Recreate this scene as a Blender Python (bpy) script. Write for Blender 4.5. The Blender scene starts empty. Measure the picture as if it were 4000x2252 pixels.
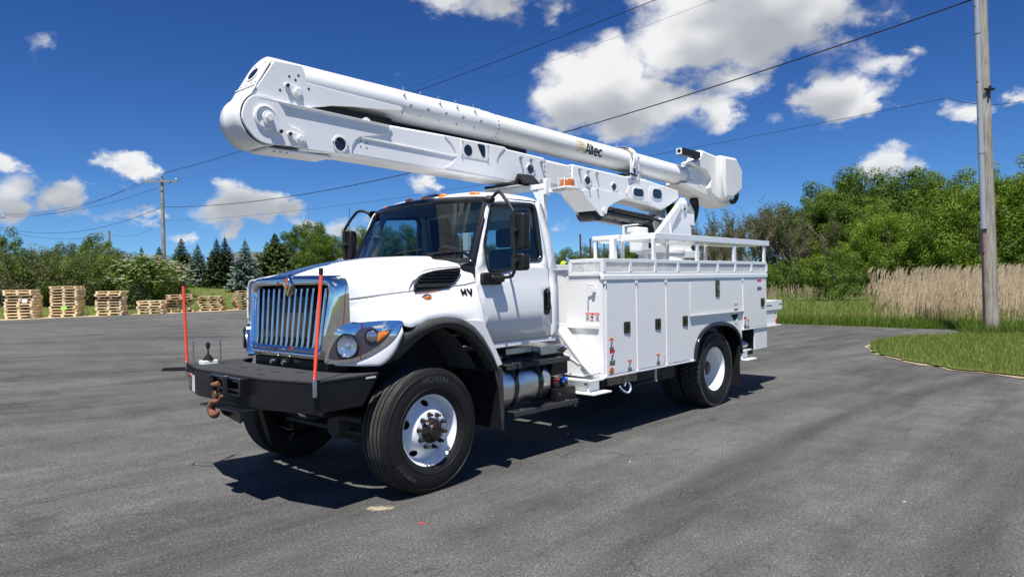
import bpy, bmesh, math, random
from mathutils import Vector, Matrix

sc = bpy.context.scene
col = sc.collection
random.seed(7)
R_ = math.radians
PI = math.pi

# ---------------------------------------------------------------- camera
# world frame: x = truck forward, y = truck's left, z = up, origin under the front axle
cam_d = bpy.data.cameras.new('camera')
cam = bpy.data.objects.new('camera', cam_d)
col.objects.link(cam)
right = Vector((-0.6742, 0.7384, -0.0185)); fwd = Vector((-0.7383, -0.6744, -0.0086))
right.normalize(); fwd = (fwd - right * fwd.dot(right)).normalized(); upv = right.cross(fwd)
cam.matrix_world = Matrix(((right.x, upv.x, -fwd.x, 4.000), (right.y, upv.y, -fwd.y, 5.792), (right.z, upv.z, -fwd.z, 1.795), (0, 0, 0, 1)))
cam_d.sensor_width = 36; cam_d.lens = 24.83; cam_d.clip_start = 0.05; cam_d.clip_end = 3000
sc.camera = cam

# ---------------------------------------------------------------- light
SUN = Vector((0.375, 0.235, 1.03)).normalized()          # towards the sun
sun_d = bpy.data.lights.new('sun', 'SUN'); sun_d.energy = 4.5; sun_d.angle = R_(0.55); sun_d.color = (1.0, 0.955, 0.89)
sun = bpy.data.objects.new('sun', sun_d); col.objects.link(sun)
sun.rotation_euler = SUN.to_track_quat('Z', 'Y').to_euler()
sc.view_settings.view_transform = 'Standard'; sc.view_settings.look = 'None'
sc.view_settings.exposure = 0.78; sc.view_settings.gamma = 1.0; sc.view_settings.use_curve_mapping = False

# ---------------------------------------------------------------- sky with cumulus clouds
W = bpy.data.worlds.new('World'); sc.world = W; W.use_nodes = True
nt = W.node_tree; nt.nodes.clear()

def NN(tree, typ, **kw):
    n = tree.nodes.new(typ)
    for k, v in kw.items(): setattr(n, k, v)
    return n

def link(tree, a, b): tree.links.new(a, b)

def mth(tree, op, a, b=None, c=None, clamp=False):
    n = NN(tree, 'ShaderNodeMath', operation=op); n.use_clamp = clamp
    for i, s in enumerate((a, b, c)):
        if s is None: continue
        if isinstance(s, (int, float)): n.inputs[i].default_value = s
        else: link(tree, s, n.inputs[i])
    return n.outputs[0]

def vmth(tree, op, a, b=None, out=0):
    n = NN(tree, 'ShaderNodeVectorMath', operation=op)
    for i, s in enumerate((a, b)):
        if s is None: continue
        if isinstance(s, (tuple, list, Vector)): n.inputs[i].default_value = tuple(s)
        else: link(tree, s, n.inputs[i])
    return n.outputs[out]

def maprange(tree, v, a, b, c, d, smooth=True):
    n = NN(tree, 'ShaderNodeMapRange'); n.interpolation_type = 'SMOOTHSTEP' if smooth else 'LINEAR'
    link(tree, v, n.inputs[0])
    for i, s in enumerate((a, b, c, d)): n.inputs[i + 1].default_value = s
    return n.outputs[0]

# cloud puffs as directions: azimuth (deg, from the direction x=-1 towards y=-1), elevation (deg), radius, weight
CLOUDS = [
    (-0.8616, -0.3842, 0.3316, 0.1377, 1.2), (-0.8408, -0.4483, 0.3034, 0.0895, 1.05), (-0.8862, -0.3261, 0.3289, 0.0999, 0.95), (-0.8737, -0.4081, 0.2649, 0.0654, 0.85),
    (-0.7855, -0.5561, 0.2714, 0.0758, 1.1), (-0.7692, -0.592, 0.2406, 0.0654, 1.0), (-0.8201, -0.5182, 0.2428, 0.0826, 1.05), (-0.8509, -0.4741, 0.2264, 0.0689, 0.85),
    (-0.878, -0.4289, 0.2127, 0.0379, 0.75), (-0.9244, -0.31, 0.2224, 0.062, 1.0), (-0.9387, -0.2721, 0.2115, 0.0448, 0.85), (-0.9321, -0.2579, 0.2544, 0.0516, 0.6),
    (-0.9617, -0.2415, 0.1295, 0.0448, 0.65), (-0.969, -0.2095, 0.131, 0.0379, 0.55), (-0.9687, -0.1612, 0.189, 0.0293, 0.72), (-0.9731, -0.114, 0.2001, 0.031, 0.6),
    (-0.6186, -0.6909, 0.3741, 0.0689, 0.62), (-0.6891, -0.6198, 0.3755, 0.0861, 0.72), (-0.2194, -0.9702, 0.1028, 0.0448, 0.95), (-0.2531, -0.9623, 0.0999, 0.0379, 0.8),
    (-0.2804, -0.9537, 0.1087, 0.0448, 1.0), (-0.3138, -0.9441, 0.1008, 0.0379, 0.8), (-0.3388, -0.9352, 0.1033, 0.0275, 0.85), (-0.3204, -0.9343, 0.1562, 0.0275, 0.9),
    (-0.2073, -0.9668, 0.1496, 0.031, 0.9), (-0.2432, -0.9623, 0.1217, 0.0327, 0.55), (-0.444, -0.8893, 0.1098, 0.0448, 1.05), (-0.4137, -0.9054, 0.0958, 0.0379, 0.85),
    (-0.4724, -0.8758, 0.0987, 0.0379, 0.75), (-0.5033, -0.8574, 0.1076, 0.0327, 0.8), (-0.5289, -0.8441, 0.0884, 0.031, 0.9), (-0.4406, -0.8951, 0.068, 0.0275, 0.95),
    (-0.4717, -0.8794, 0.0648, 0.0189, 0.85), (-0.6438, -0.7532, 0.1348, 0.0241, 0.9), (-0.6022, -0.7472, 0.2812, 0.0362, 0.52), (-0.2347, -0.9298, 0.2837, 0.031, 0.48),
    (-0.5777, -0.8121, 0.0823, 0.0448, 0.8), (-0.8205, -0.5401, 0.1875, 0.0275, 0.55), (-0.7819, -0.6193, 0.0716, 0.0275, 0.6), (-0.3865, -0.92, 0.0649, 0.0241, 0.6)]
CLOUD_BASES = [
    (-0.8826, -0.3671, 0.2938, 0.0981, 1.0), (-0.8633, -0.4354, 0.2552, 0.0654, 0.8), (-0.9069, -0.3, 0.296, 0.0773, 0.8), (-0.7796, -0.5874, 0.217, 0.0476, 0.75),
    (-0.8194, -0.5305, 0.2172, 0.0654, 0.75), (-0.8617, -0.4652, 0.2026, 0.0505, 0.7), (-0.9307, -0.3062, 0.2002, 0.0446, 0.7), (-0.9431, -0.2646, 0.2014, 0.0267, 0.5),
    (-0.9641, -0.2364, 0.1212, 0.0476, 0.6), (-0.6923, -0.623, 0.364, 0.0892, 0.7), (-0.263, -0.9605, 0.0913, 0.0565, 0.7), (-0.217, -0.9721, 0.0895, 0.0386, 0.6),
    (-0.327, -0.9404, 0.0935, 0.0357, 0.7), (-0.4473, -0.8897, 0.0915, 0.0505, 0.75), (-0.5035, -0.8581, 0.1008, 0.0267, 0.6), (-0.3206, -0.9354, 0.1492, 0.0178, 0.5),
    (-0.2432, -0.9625, 0.1202, 0.0267, 0.7), (-0.5752, -0.8149, 0.0718, 0.0357, 0.7), (-0.4407, -0.8955, 0.0613, 0.0208, 0.6), (-0.5291, -0.8447, 0.0805, 0.0238, 0.6)]
grp = bpy.data.node_groups.new('cloud_density', 'ShaderNodeTree')
grp.interface.new_socket('Dir', in_out='INPUT', socket_type='NodeSocketVector')
grp.interface.new_socket('Density', in_out='OUTPUT', socket_type='NodeSocketFloat')
gi = NN(grp, 'NodeGroupInput'); go = NN(grp, 'NodeGroupOutput')
D = gi.outputs[0]
sq = vmth(grp, 'MULTIPLY', D, (1, 1, 1.55))
na = NN(grp, 'ShaderNodeTexNoise'); na.inputs['Scale'].default_value = 8.0; na.inputs['Detail'].default_value = 6.0; na.inputs['Roughness'].default_value = 0.62
link(grp, sq, na.inputs['Vector'])
wv = vmth(grp, 'ADD', sq, vmth(grp, 'MULTIPLY', vmth(grp, 'SUBTRACT', na.outputs['Color'], (0.5, 0.5, 0.5)), (0.15, 0.15, 0.15)))
total = None
for (dx, dy, dz, r, w) in CLOUDS:
    dist = vmth(grp, 'DISTANCE', wv, (dx, dy, dz * 1.55), out=1)
    m = mth(grp, 'MULTIPLY_ADD', dist, -w / (r * 1.55), w)
    total = m if total is None else mth(grp, 'MAXIMUM', total, m)
total = maprange(grp, total, 0.0, 1.1, 0.0, 1.1)
# small scattered cumulus for the rest of the sky
sep = NN(grp, 'ShaderNodeSeparateXYZ'); link(grp, D, sep.inputs[0])
zz = mth(grp, 'ADD', mth(grp, 'MAXIMUM', sep.outputs[2], 0.0), 0.13)
inv = mth(grp, 'DIVIDE', 1.0, zz)
cmb = NN(grp, 'ShaderNodeCombineXYZ'); link(grp, inv, cmb.inputs[0]); link(grp, inv, cmb.inputs[1]); link(grp, inv, cmb.inputs[2])
plane = vmth(grp, 'MULTIPLY', D, cmb.outputs[0])
plane2 = vmth(grp, 'MULTIPLY', plane, (1, 1, 0))
n0 = NN(grp, 'ShaderNodeTexNoise'); n0.inputs['Scale'].default_value = 1.15; n0.inputs['Detail'].default_value = 1.0
link(grp, plane2, n0.inputs['Vector'])
gen = maprange(grp, n0.outputs[0], 0.55, 0.74, 0.0, 0.95)
ang = vmth(grp, 'DOT_PRODUCT', D, (fwd.x, fwd.y, fwd.z), out=1)
gen = mth(grp, 'MULTIPLY', gen, maprange(grp, ang, 0.62, 0.76, 1.0, 0.0))
total = mth(grp, 'MAXIMUM', total, gen)
def lump(scale, amp):
    v = NN(grp, 'ShaderNodeTexVoronoi'); v.feature = 'F1'; v.inputs['Scale'].default_value = scale; link(grp, wv, v.inputs['Vector'])
    return mth(grp, 'MULTIPLY', mth(grp, 'SUBTRACT', 0.42, v.outputs['Distance']), amp)
nz = mth(grp, 'ADD', mth(grp, 'MULTIPLY', mth(grp, 'SUBTRACT', na.outputs[0], 0.5), 1.75), lump(19.0, 0.5))
dens = mth(grp, 'ADD', total, mth(grp, 'MULTIPLY', nz, maprange(grp, total, 0.0, 0.22, 0.0, 1.0)))
link(grp, dens, go.inputs[0])

tc = NN(nt, 'ShaderNodeTexCoord')
dirv = vmth(nt, 'NORMALIZE', tc.outputs['Generated'])
g1 = NN(nt, 'ShaderNodeGroup'); g1.node_tree = grp; link(nt, dirv, g1.inputs[0])
d1 = g1.outputs[0]
# grey undersides of the larger clouds
sq2 = vmth(nt, 'MULTIPLY', dirv, (1, 1, 1.7)); d2 = None
for (dx, dy, dz, r, w) in CLOUD_BASES:
    m = mth(nt, 'MULTIPLY_ADD', vmth(nt, 'DISTANCE', sq2, (dx, dy, dz * 1.7), out=1), -w / (r * 1.7), w)
    d2 = m if d2 is None else mth(nt, 'MAXIMUM', d2, m)
ns = NN(nt, 'ShaderNodeTexNoise'); ns.inputs['Scale'].default_value = 11.0; ns.inputs['Detail'].default_value = 2.0
link(nt, vmth(nt, 'ADD', sq2, (0.02, 0.013, 0.06)), ns.inputs['Vector'])
d2 = mth(nt, 'ADD', mth(nt, 'MAXIMUM', d2, 0.0), mth(nt, 'MULTIPLY_ADD', ns.outputs[0], 1.3, -0.60))
alpha = maprange(nt, d1, 0.16, 0.70, 0.0, 1.0)
thick = maprange(nt, d1, 0.5, 1.5, 0.0, 1.0)
above = maprange(nt, d2, 0.02, 0.85, 0.0, 1.0)
shade = mth(nt, 'SUBTRACT', 1.0, mth(nt, 'ADD', mth(nt, 'MULTIPLY', above, 0.80), mth(nt, 'MULTIPLY', thick, 0.10)), clamp=True)
cr = NN(nt, 'ShaderNodeValToRGB'); link(nt, shade, cr.inputs[0])
e = cr.color_ramp.elements
e[0].position = 0.1; e[0].color = (0.40, 0.43, 0.48, 1)
e[1].position = 0.95; e[1].color = (0.90, 0.905, 0.91, 1)
x = cr.color_ramp.elements.new(0.5); x.color = (0.58, 0.60, 0.64, 1)
sky = NN(nt, 'ShaderNodeTexSky'); sky.sky_type = 'NISHITA'; sky.sun_disc = False
sky.sun_elevation = math.asin(SUN.z); sky.sun_rotation = math.atan2(SUN.x, SUN.y)
sky.altitude = 200; sky.air_density = 1.0; sky.dust_density = 0.1; sky.ozone_density = 3.0
link(nt, vmth(nt, 'NORMALIZE', vmth(nt, 'ADD', dirv, (0, 0, 0.07))), sky.inputs[0])
# deepen the clear-air gradient (phone-camera blue): per-channel contrast on the physical sky
sp_ = NN(nt, 'ShaderNodeSeparateColor'); link(nt, sky.outputs[0], sp_.inputs[0]); cb_ = NN(nt, 'ShaderNodeCombineColor')
for ch, (pw, mu) in enumerate(((2.0, 1.19), (1.8, 1.08), (1.6, 1.04))):
    link(nt, mth(nt, 'MULTIPLY', mth(nt, 'POWER', mth(nt, 'MULTIPLY', sp_.outputs[ch], 0.1), pw), mu * 10.0), cb_.inputs[ch])
bg_sky = NN(nt, 'ShaderNodeBackground'); link(nt, cb_.outputs[0], bg_sky.inputs[0]); bg_sky.inputs[1].default_value = 0.093
bg_cl = NN(nt, 'ShaderNodeBackground'); link(nt, cr.outputs[0], bg_cl.inputs[0]); bg_cl.inputs[1].default_value = 0.58
mixb = NN(nt, 'ShaderNodeMixShader'); link(nt, alpha, mixb.inputs[0]); link(nt, bg_sky.outputs[0], mixb.inputs[1]); link(nt, bg_cl.outputs[0], mixb.inputs[2])
wo = NN(nt, 'ShaderNodeOutputWorld'); link(nt, mixb.outputs[0], wo.inputs[0])
W.cycles.sampling_method = 'NONE'

# ---------------------------------------------------------------- materials
MAT = {}
def new_mat(name):
    m = bpy.data.materials.new(name); m.use_nodes = True; MAT[name] = m
    return m, m.node_tree, m.node_tree.nodes['Principled BSDF']

def pmat(name, c, rough=0.5, metal=0.0, coat=0.0, var=0.0, vscale=3.0, bump=0.0, bscale=40.0, spec=0.5, c2=None, dirt=0.0):
    m, t, b = new_mat(name)
    b.inputs['Base Color'].default_value = (*c, 1); b.inputs['Roughness'].default_value = rough
    b.inputs['Metallic'].default_value = metal; b.inputs['Coat Weight'].default_value = coat
    b.inputs['Coat Roughness'].default_value = 0.08; b.inputs['Specular IOR Level'].default_value = spec
    if var or c2:
        g = NN(t, 'ShaderNodeTexCoord'); n = NN(t, 'ShaderNodeTexNoise'); n.inputs['Scale'].default_value = vscale; n.inputs['Detail'].default_value = 6
        n.inputs['Roughness'].default_value = 0.65
        link(t, g.outputs['Object'], n.inputs['Vector'])
        r = NN(t, 'ShaderNodeValToRGB'); link(t, n.outputs[0], r.inputs[0])
        lo = c2 if c2 else tuple(v * (1 - var) for v in c); hi = c if c2 else tuple(min(1, v * (1 + var)) for v in c)
        r.color_ramp.elements[0].position = 0.32; r.color_ramp.elements[1].position = 0.68
        r.color_ramp.elements[0].color = (*lo, 1); r.color_ramp.elements[1].color = (*hi, 1)
        link(t, r.outputs[0], b.inputs['Base Color'])
        link(t, maprange(t, n.outputs[0], 0.3, 0.7, min(1, rough * 1.25), rough * 0.85), b.inputs['Roughness'])
    if bump:
        g = NN(t, 'ShaderNodeTexCoord'); n = NN(t, 'ShaderNodeTexNoise'); n.inputs['Scale'].default_value = bscale; n.inputs['Detail'].default_value = 5
        link(t, g.outputs['Object'], n.inputs['Vector'])
        bp = NN(t, 'ShaderNodeBump'); bp.inputs['Strength'].default_value = bump; bp.inputs['Distance'].default_value = 0.02
        link(t, n.outputs[0], bp.inputs['Height']); link(t, bp.outputs[0], b.inputs['Normal'])
    return m

pmat('white_paint', (0.78, 0.785, 0.78), 0.30, coat=0.5, var=0.025, vscale=1.6)
pmat('boom_white', (0.785, 0.79, 0.785), 0.38, coat=0.25, var=0.035, vscale=2.2)
pmat('fiberglass', (0.74, 0.735, 0.70), 0.42, coat=0.15, var=0.05, vscale=2.5)
pmat('used_white', (0.76, 0.77, 0.75), 0.5, var=0.08, vscale=7)
pmat('chrome', (0.74, 0.725, 0.70), 0.035, metal=1.0)
pmat('satin_metal', (0.55, 0.56, 0.57), 0.32, metal=1.0, var=0.12, vscale=9)
pmat('tank_alu', (0.66, 0.67, 0.69), 0.27, metal=1.0, var=0.03, vscale=2)
pmat('black_plastic', (0.011, 0.011, 0.012), 0.5, var=0.2, vscale=9, spec=0.4)
pmat('flare_plastic', (0.030, 0.030, 0.032), 0.62, c2=(0.045, 0.043, 0.041), vscale=6, bump=0.1, bscale=220)
pmat('black_gloss', (0.010, 0.010, 0.012), 0.16, coat=0.4)
pmat('black_paint', (0.007, 0.007, 0.008), 0.38, var=0.3, vscale=5, spec=0.35)
pmat('black_grit', (0.022, 0.023, 0.026), 0.82, c2=(0.036, 0.037, 0.040), vscale=5, bump=0.55, bscale=260)
pmat('rubber', (0.006, 0.006, 0.0065), 0.6, c2=(0.011, 0.0105, 0.010), vscale=5, bump=0.1, bscale=90, spec=0.35)
pmat('tread_rubber', (0.020, 0.020, 0.020), 0.85, c2=(0.06, 0.057, 0.053), vscale=9, bump=0.25, bscale=70)
pmat('letter_rubber', (0.032, 0.032, 0.033), 0.5)
pmat('wheel_white', (0.78, 0.80, 0.81), 0.35, coat=0.3, var=0.04, vscale=6)
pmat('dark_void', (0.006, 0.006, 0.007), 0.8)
pmat('hub_black', (0.010, 0.010, 0.011), 0.3, c2=(0.03, 0.018, 0.012), vscale=14)
pmat('nut_steel', (0.042, 0.040, 0.038), 0.45, metal=0.6, c2=(0.065, 0.045, 0.034), vscale=40)
pmat('rust', (0.24, 0.095, 0.045), 0.8, c2=(0.09, 0.035, 0.022), vscale=22, bump=0.4, bscale=70)
pmat('axle_dirt', (0.05, 0.042, 0.034), 0.85, c2=(0.10, 0.085, 0.065), vscale=6, bump=0.3)
pmat('zinc_bolt', (0.55, 0.55, 0.52), 0.35, metal=1.0)
pmat('orange_rod', (0.90, 0.085, 0.035), 0.4, coat=0.2)
pmat('amber', (0.80, 0.24, 0.01), 0.15, coat=0.6, c2=(0.55, 0.13, 0.005), vscale=40)
pmat('amber_dark', (0.42, 0.12, 0.02), 0.2, coat=0.5)
pmat('reflector_orange', (0.42, 0.12, 0.02), 0.35)
pmat('tail_red', (0.40, 0.03, 0.015), 0.3)
pmat('gold', (0.62, 0.40, 0.13), 0.4)
pmat('ink', (0.008, 0.008, 0.010), 0.4)
pmat('decal_white', (0.78, 0.78, 0.78), 0.4)
pmat('decal_red', (0.60, 0.04, 0.035), 0.4)
pmat('decal_orange', (0.72, 0.17, 0.03), 0.4)
pmat('decal_yellow', (0.80, 0.55, 0.04), 0.4)
pmat('decal_blue', (0.02, 0.07, 0.30), 0.4)
pmat('decal_grey', (0.35, 0.36, 0.38), 0.5)
pmat('bowl_purple', (0.085, 0.075, 0.095), 0.22, metal=0.55, coat=0.6)
pmat('emblem_red', (0.70, 0.10, 0.03), 0.3, coat=0.5)
pmat('lens_core', (0.85, 0.87, 0.90), 0.22, metal=0.85, c2=(0.40, 0.43, 0.47), vscale=30)
pmat('fins', (0.20, 0.17, 0.13), 0.55)
pmat('interior', (0.020, 0.021, 0.024), 0.7, var=0.2)
pmat('interior_grey', (0.075, 0.075, 0.08), 0.75, var=0.15)
pmat('headliner', (0.22, 0.215, 0.20), 0.85)
pmat('wood_block', (0.36, 0.27, 0.17), 0.8, c2=(0.20, 0.14, 0.085), vscale=8)
pmat('blue_cap', (0.03, 0.19, 0.62), 0.4)
pmat('red_cap', (0.22, 0.02, 0.02), 0.45)
pmat('rope_white', (0.62, 0.63, 0.65), 0.8, c2=(0.08, 0.22, 0.48), vscale=28)
pmat('port_lens', (0.008, 0.009, 0.012), 0.08, coat=0.8)
pmat('pole_post', (0.07, 0.035, 0.028), 0.85)
pmat('wire', (0.012, 0.012, 0.015), 0.6)
pmat('clear_plastic', (0.55, 0.54, 0.50), 0.25)

def glass_mat(name, tint, refl=1.0):
    m, t, b = new_mat(name); t.nodes.remove(b)
    tr = NN(t, 'ShaderNodeBsdfTransparent'); tr.inputs[0].default_value = (*tint, 1)
    gl = NN(t, 'ShaderNodeBsdfGlossy'); gl.inputs['Roughness'].default_value = 0.015; gl.inputs[0].default_value = (0.95, 0.97, 1, 1)
    fr = NN(t, 'ShaderNodeFresnel'); ge = NN(t, 'ShaderNodeNewGeometry'); link(t, mth(t, 'ADD', 1.52, mth(t, 'MULTIPLY', ge.outputs['Backfacing'], 1 / 1.52 - 1.52)), fr.inputs[0])
    mx = NN(t, 'ShaderNodeMixShader'); link(t, mth(t, 'MULTIPLY', fr.outputs[0], refl), mx.inputs[0])
    link(t, tr.outputs[0], mx.inputs[1]); link(t, gl.outputs[0], mx.inputs[2])
    link(t, mx.outputs[0], t.nodes['Material Output'].inputs[0])
    return m
glass_mat('windshield_glass', (0.55, 0.70, 0.73), 1.3)
glass_mat('side_glass', (0.52, 0.68, 0.72), 1.3)
glass_mat('lamp_glass', (0.92, 0.94, 0.96), 1.6)

def stripe_mat(name, c1, c2, axis, period, duty, metal=0.0, rough=0.5):
    """flat print: hard stripes along an object axis"""
    m, t, b = new_mat(name); b.inputs['Roughness'].default_value = rough; b.inputs['Metallic'].default_value = metal
    g = NN(t, 'ShaderNodeTexCoord'); d = vmth(t, 'DOT_PRODUCT', g.outputs['Object'], axis, out=1)
    f = mth(t, 'FRACT', mth(t, 'DIVIDE', d, period)); s = mth(t, 'GREATER_THAN', f, duty)
    mx = NN(t, 'ShaderNodeMix', data_type='RGBA'); link(t, s, mx.inputs[0])
    mx.inputs[6].default_value = (*c1, 1); mx.inputs[7].default_value = (*c2, 1)
    link(t, mx.outputs[2], b.inputs['Base Color'])
    return m
stripe_mat('radiator', (0.26, 0.22, 0.17), (0.03, 0.028, 0.025), (0, 0, 1), 0.022, 0.55)
stripe_mat('hazard', (0.80, 0.56, 0.10), (0.012, 0.012, 0.012), (0.7, 0, 0.7), 0.075, 0.55)
stripe_mat('fog_lens', (0.55, 0.58, 0.6), (0.20, 0.22, 0.25), (0.585, -0.811, 0), 0.011, 0.6, metal=0.9, rough=0.15)

# ---------------------------------------------------------------- mesh helpers
class MB:
    def __init__(s): s.v = []; s.f = []
    def add(s, vs, fs):
        o = len(s.v); s.v += [tuple(p) for p in vs]; s.f += [tuple(i + o for i in f) for f in fs]; return s
    def box(s, x0, x1, y0, y1, z0, z1):
        if x0 > x1: x0, x1 = x1, x0
        if y0 > y1: y0, y1 = y1, y0
        if z0 > z1: z0, z1 = z1, z0
        return s.add([(x0, y0, z0), (x1, y0, z0), (x1, y1, z0), (x0, y1, z0), (x0, y0, z1), (x1, y0, z1), (x1, y1, z1), (x0, y1, z1)],
                     [(0, 3, 2, 1), (4, 5, 6, 7), (0, 1, 5, 4), (1, 2, 6, 5), (2, 3, 7, 6), (3, 0, 4, 7)])
    def bar(s, p0, p1, w, h=None, up=(0, 0, 1)):
        p0 = Vector(p0); p1 = Vector(p1); h = w if h is None else h
        d = (p1 - p0).normalized(); u = Vector(up)
        if abs(d.dot(u)) > 0.98: u = Vector((1, 0, 0))
        a = d.cross(u).normalized(); b = a.cross(d).normalized()
        q = [a * (w / 2 * i) + b * (h / 2 * j) for i, j in ((-1, -1), (1, -1), (1, 1), (-1, 1))]
        return s.add([p0 + k for k in q] + [p1 + k for k in q], [(3, 2, 1, 0), (4, 5, 6, 7), (0, 1, 5, 4), (1, 2, 6, 5), (2, 3, 7, 6), (3, 0, 4, 7)])
    def prism(s, pts, axis, a, b):
        def P(p, h):
            if axis == 'y': return (p[0], h, p[1])
            if axis == 'x': return (h, p[0], p[1])
            return (p[0], p[1], h)
        n = len(pts)
        vs = [P(p, a) for p in pts] + [P(p, b) for p in pts]
        return s.add(vs, [tuple(range(n))[::-1], tuple(range(n, 2 * n))] + [(i, (i + 1) % n, n + (i + 1) % n, n + i) for i in range(n)])
    def hull(s, A, B):
        """two matching 3d loops joined and capped"""
        n = len(A)
        return s.add(list(A) + list(B), [tuple(range(n))[::-1], tuple(range(n, 2 * n))] + [(i, (i + 1) % n, n + (i + 1) % n, n + i) for i in range(n)])
    def cyl(s, p0, p1, r0, r1=None, n=20, caps=True):
        return s.tube([p0, p1], [r0, r0 if r1 is None else r1], n, caps)
    def tube(s, path, r, n=10, caps=True, closed=False):
        P = [Vector(p) for p in path]; m = len(P)
        rr = r if isinstance(r, (list, tuple)) else [r] * m
        fr = None; rings = []
        for i in range(m):
            if closed: d = P[(i + 1) % m] - P[i - 1]
            else: d = P[min(i + 1, m - 1)] - P[max(i - 1, 0)]
            d.normalize()
            if fr is None:
                u = Vector((0, 0, 1)) if abs(d.z) < 0.9 else Vector((1, 0, 0))
                fr = (u - d * u.dot(d)).normalized()
            else:
                fr = (fr - d * fr.dot(d)).normalized()
            b = d.cross(fr)
            rings.append([P[i] + (fr * math.cos(2 * PI * k / n) + b * math.sin(2 * PI * k / n)) * rr[i] for k in range(n)])
        vs = [v for ring in rings for v in ring]; fs = []
        for i in range(m if closed else m - 1):
            j = (i + 1) % m
            for k in range(n): fs.append((i * n + k, i * n + (k + 1) % n, j * n + (k + 1) % n, j * n + k))
        if caps and not closed: fs += [tuple(range(n))[::-1], tuple(range((m - 1) * n, m * n))]
        return s.add(vs, fs)
    def lathe(s, prof, n=48, axis='y', o=(0, 0, 0), close=False):
        """prof: list of (radius, height along axis)"""
        vs = []; m = len(prof)
        for (r, h) in prof:
            for k in range(n):
                a = 2 * PI * k / n; c, q = r * math.cos(a), r * math.sin(a)
                p = (c, h, q) if axis == 'y' else ((h, c, q) if axis == 'x' else (c, q, h))
                vs.append((p[0] + o[0], p[1] + o[1], p[2] + o[2]))
        fs = []
        for i in range(m if close else m - 1):
            j = (i + 1) % m
            for k in range(n): fs.append((i * n + k, i * n + (k + 1) % n, j * n + (k + 1) % n, j * n + k))
        return s.add(vs, fs)
    def grid(s, rows, closed=False):
        m = len(rows); n = len(rows[0]); vs = [p for r in rows for p in r]; fs = []
        for i in range(m - 1):
            for k in range(n if closed else n - 1):
                fs.append((i * n + k, i * n + (k + 1) % n, (i + 1) * n + (k + 1) % n, (i + 1) * n + k))
        return s.add(vs, fs)
    def xf(s, M):
        s.v = [tuple(M @ Vector(p)) for p in s.v]; return s
    def mirror_y(s):
        s.v = [(p[0], -p[1], p[2]) for p in s.v]; s.f = [f[::-1] for f in s.f]; return s
    def mesh(s, name, mat, smooth=35, recalc=True):
        me = bpy.data.meshes.new(name); me.from_pydata(s.v, [], s.f)
        if recalc:
            b = bmesh.new(); b.from_mesh(me); bmesh.ops.recalc_face_normals(b, faces=b.faces); b.to_mesh(me); b.free()
        if smooth:
            me.polygons.foreach_set('use_smooth', [True] * len(me.polygons)); me.set_sharp_from_angle(angle=R_(smooth))
        me.materials.append(MAT[mat] if isinstance(mat, str) else mat); me.update()
        return me
    def build(s, name, mat, parent=None, bevel=0.0, seg=2, smooth=35, recalc=True, kind=None):
        o = bpy.data.objects.new(name, s.mesh(name, mat, smooth, recalc)); col.objects.link(o)
        if parent is not None: o.parent = parent
        if bevel:
            md = o.modifiers.new('bevel', 'BEVEL'); md.width = bevel; md.segments = seg; md.limit_method = 'ANGLE'; md.angle_limit = R_(40)
            md.harden_normals = False
        if kind: o['kind'] = kind
        return o

def empty(name, parent=None, loc=(0, 0, 0), rot=(0, 0, 0)):
    o = bpy.data.objects.new(name, None); col.objects.link(o); o.location = loc; o.rotation_euler = rot
    o.empty_display_size = 0.2
    if parent is not None: o.parent = parent
    return o

def tag(o, label, cat, group=None, kind=None):
    o['label'] = label; o['category'] = cat
    if group: o['group'] = group
    if kind: o['kind'] = kind
    return o

def copy_tree(o, parent=None):
    c = o.copy(); col.objects.link(c); c.parent = parent
    for ch in list(o.children): copy_tree(ch, c)
    return c

def interp(xs, ys, x):
    if x <= xs[0]: return ys[0]
    for i in range(len(xs) - 1):
        if x <= xs[i + 1]:
            t = (x - xs[i]) / (xs[i + 1] - xs[i]); return ys[i] + (ys[i + 1] - ys[i]) * t
    return ys[-1]

def spline(pts, n, closed=False):
    """Catmull-Rom through pts, n samples per span"""
    P = [Vector(p) for p in pts]; m = len(P); out = []
    for i in range(m if closed else m - 1):
        if closed: a, b, c, d = P[i - 1], P[i], P[(i + 1) % m], P[(i + 2) % m]
        else: a, b, c, d = P[max(i - 1, 0)], P[i], P[i + 1], P[min(i + 2, m - 1)]
        for k in range(n):
            t = k / n
            out.append(0.5 * ((2 * b) + (c - a) * t + (2 * a - 5 * b + 4 * c - d) * t * t + (3 * b - a - 3 * c + d) * t ** 3))
    if not closed: out.append(P[-1])
    return out

def rrect(x0, x1, z0, z1, r, n=5):
    pts = []
    for cx, cz, a0 in ((x1 - r, z1 - r, 0), (x0 + r, z1 - r, 90), (x0 + r, z0 + r, 180), (x1 - r, z0 + r, 270)):
        for k in range(n + 1):
            a = R_(a0 + 90 * k / n); pts.append((cx + r * math.cos(a), cz + r * math.sin(a)))
    return pts

def roundpoly(pts, r, n=4):
    """polygon with rounded corners"""
    out = []; m = len(pts)
    for i in range(m):
        p = Vector(pts[i]); a = Vector(pts[i - 1]) - p; b = Vector(pts[(i + 1) % m]) - p
        rr = min(r, a.length * 0.45, b.length * 0.45); A = p + a.normalized() * rr; B = p + b.normalized() * rr
        for k in range(n + 1):
            t = k / n; q = A * (1 - t) ** 2 + p * 2 * t * (1 - t) + B * t * t; out.append((q.x, q.y))
    return out

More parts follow.
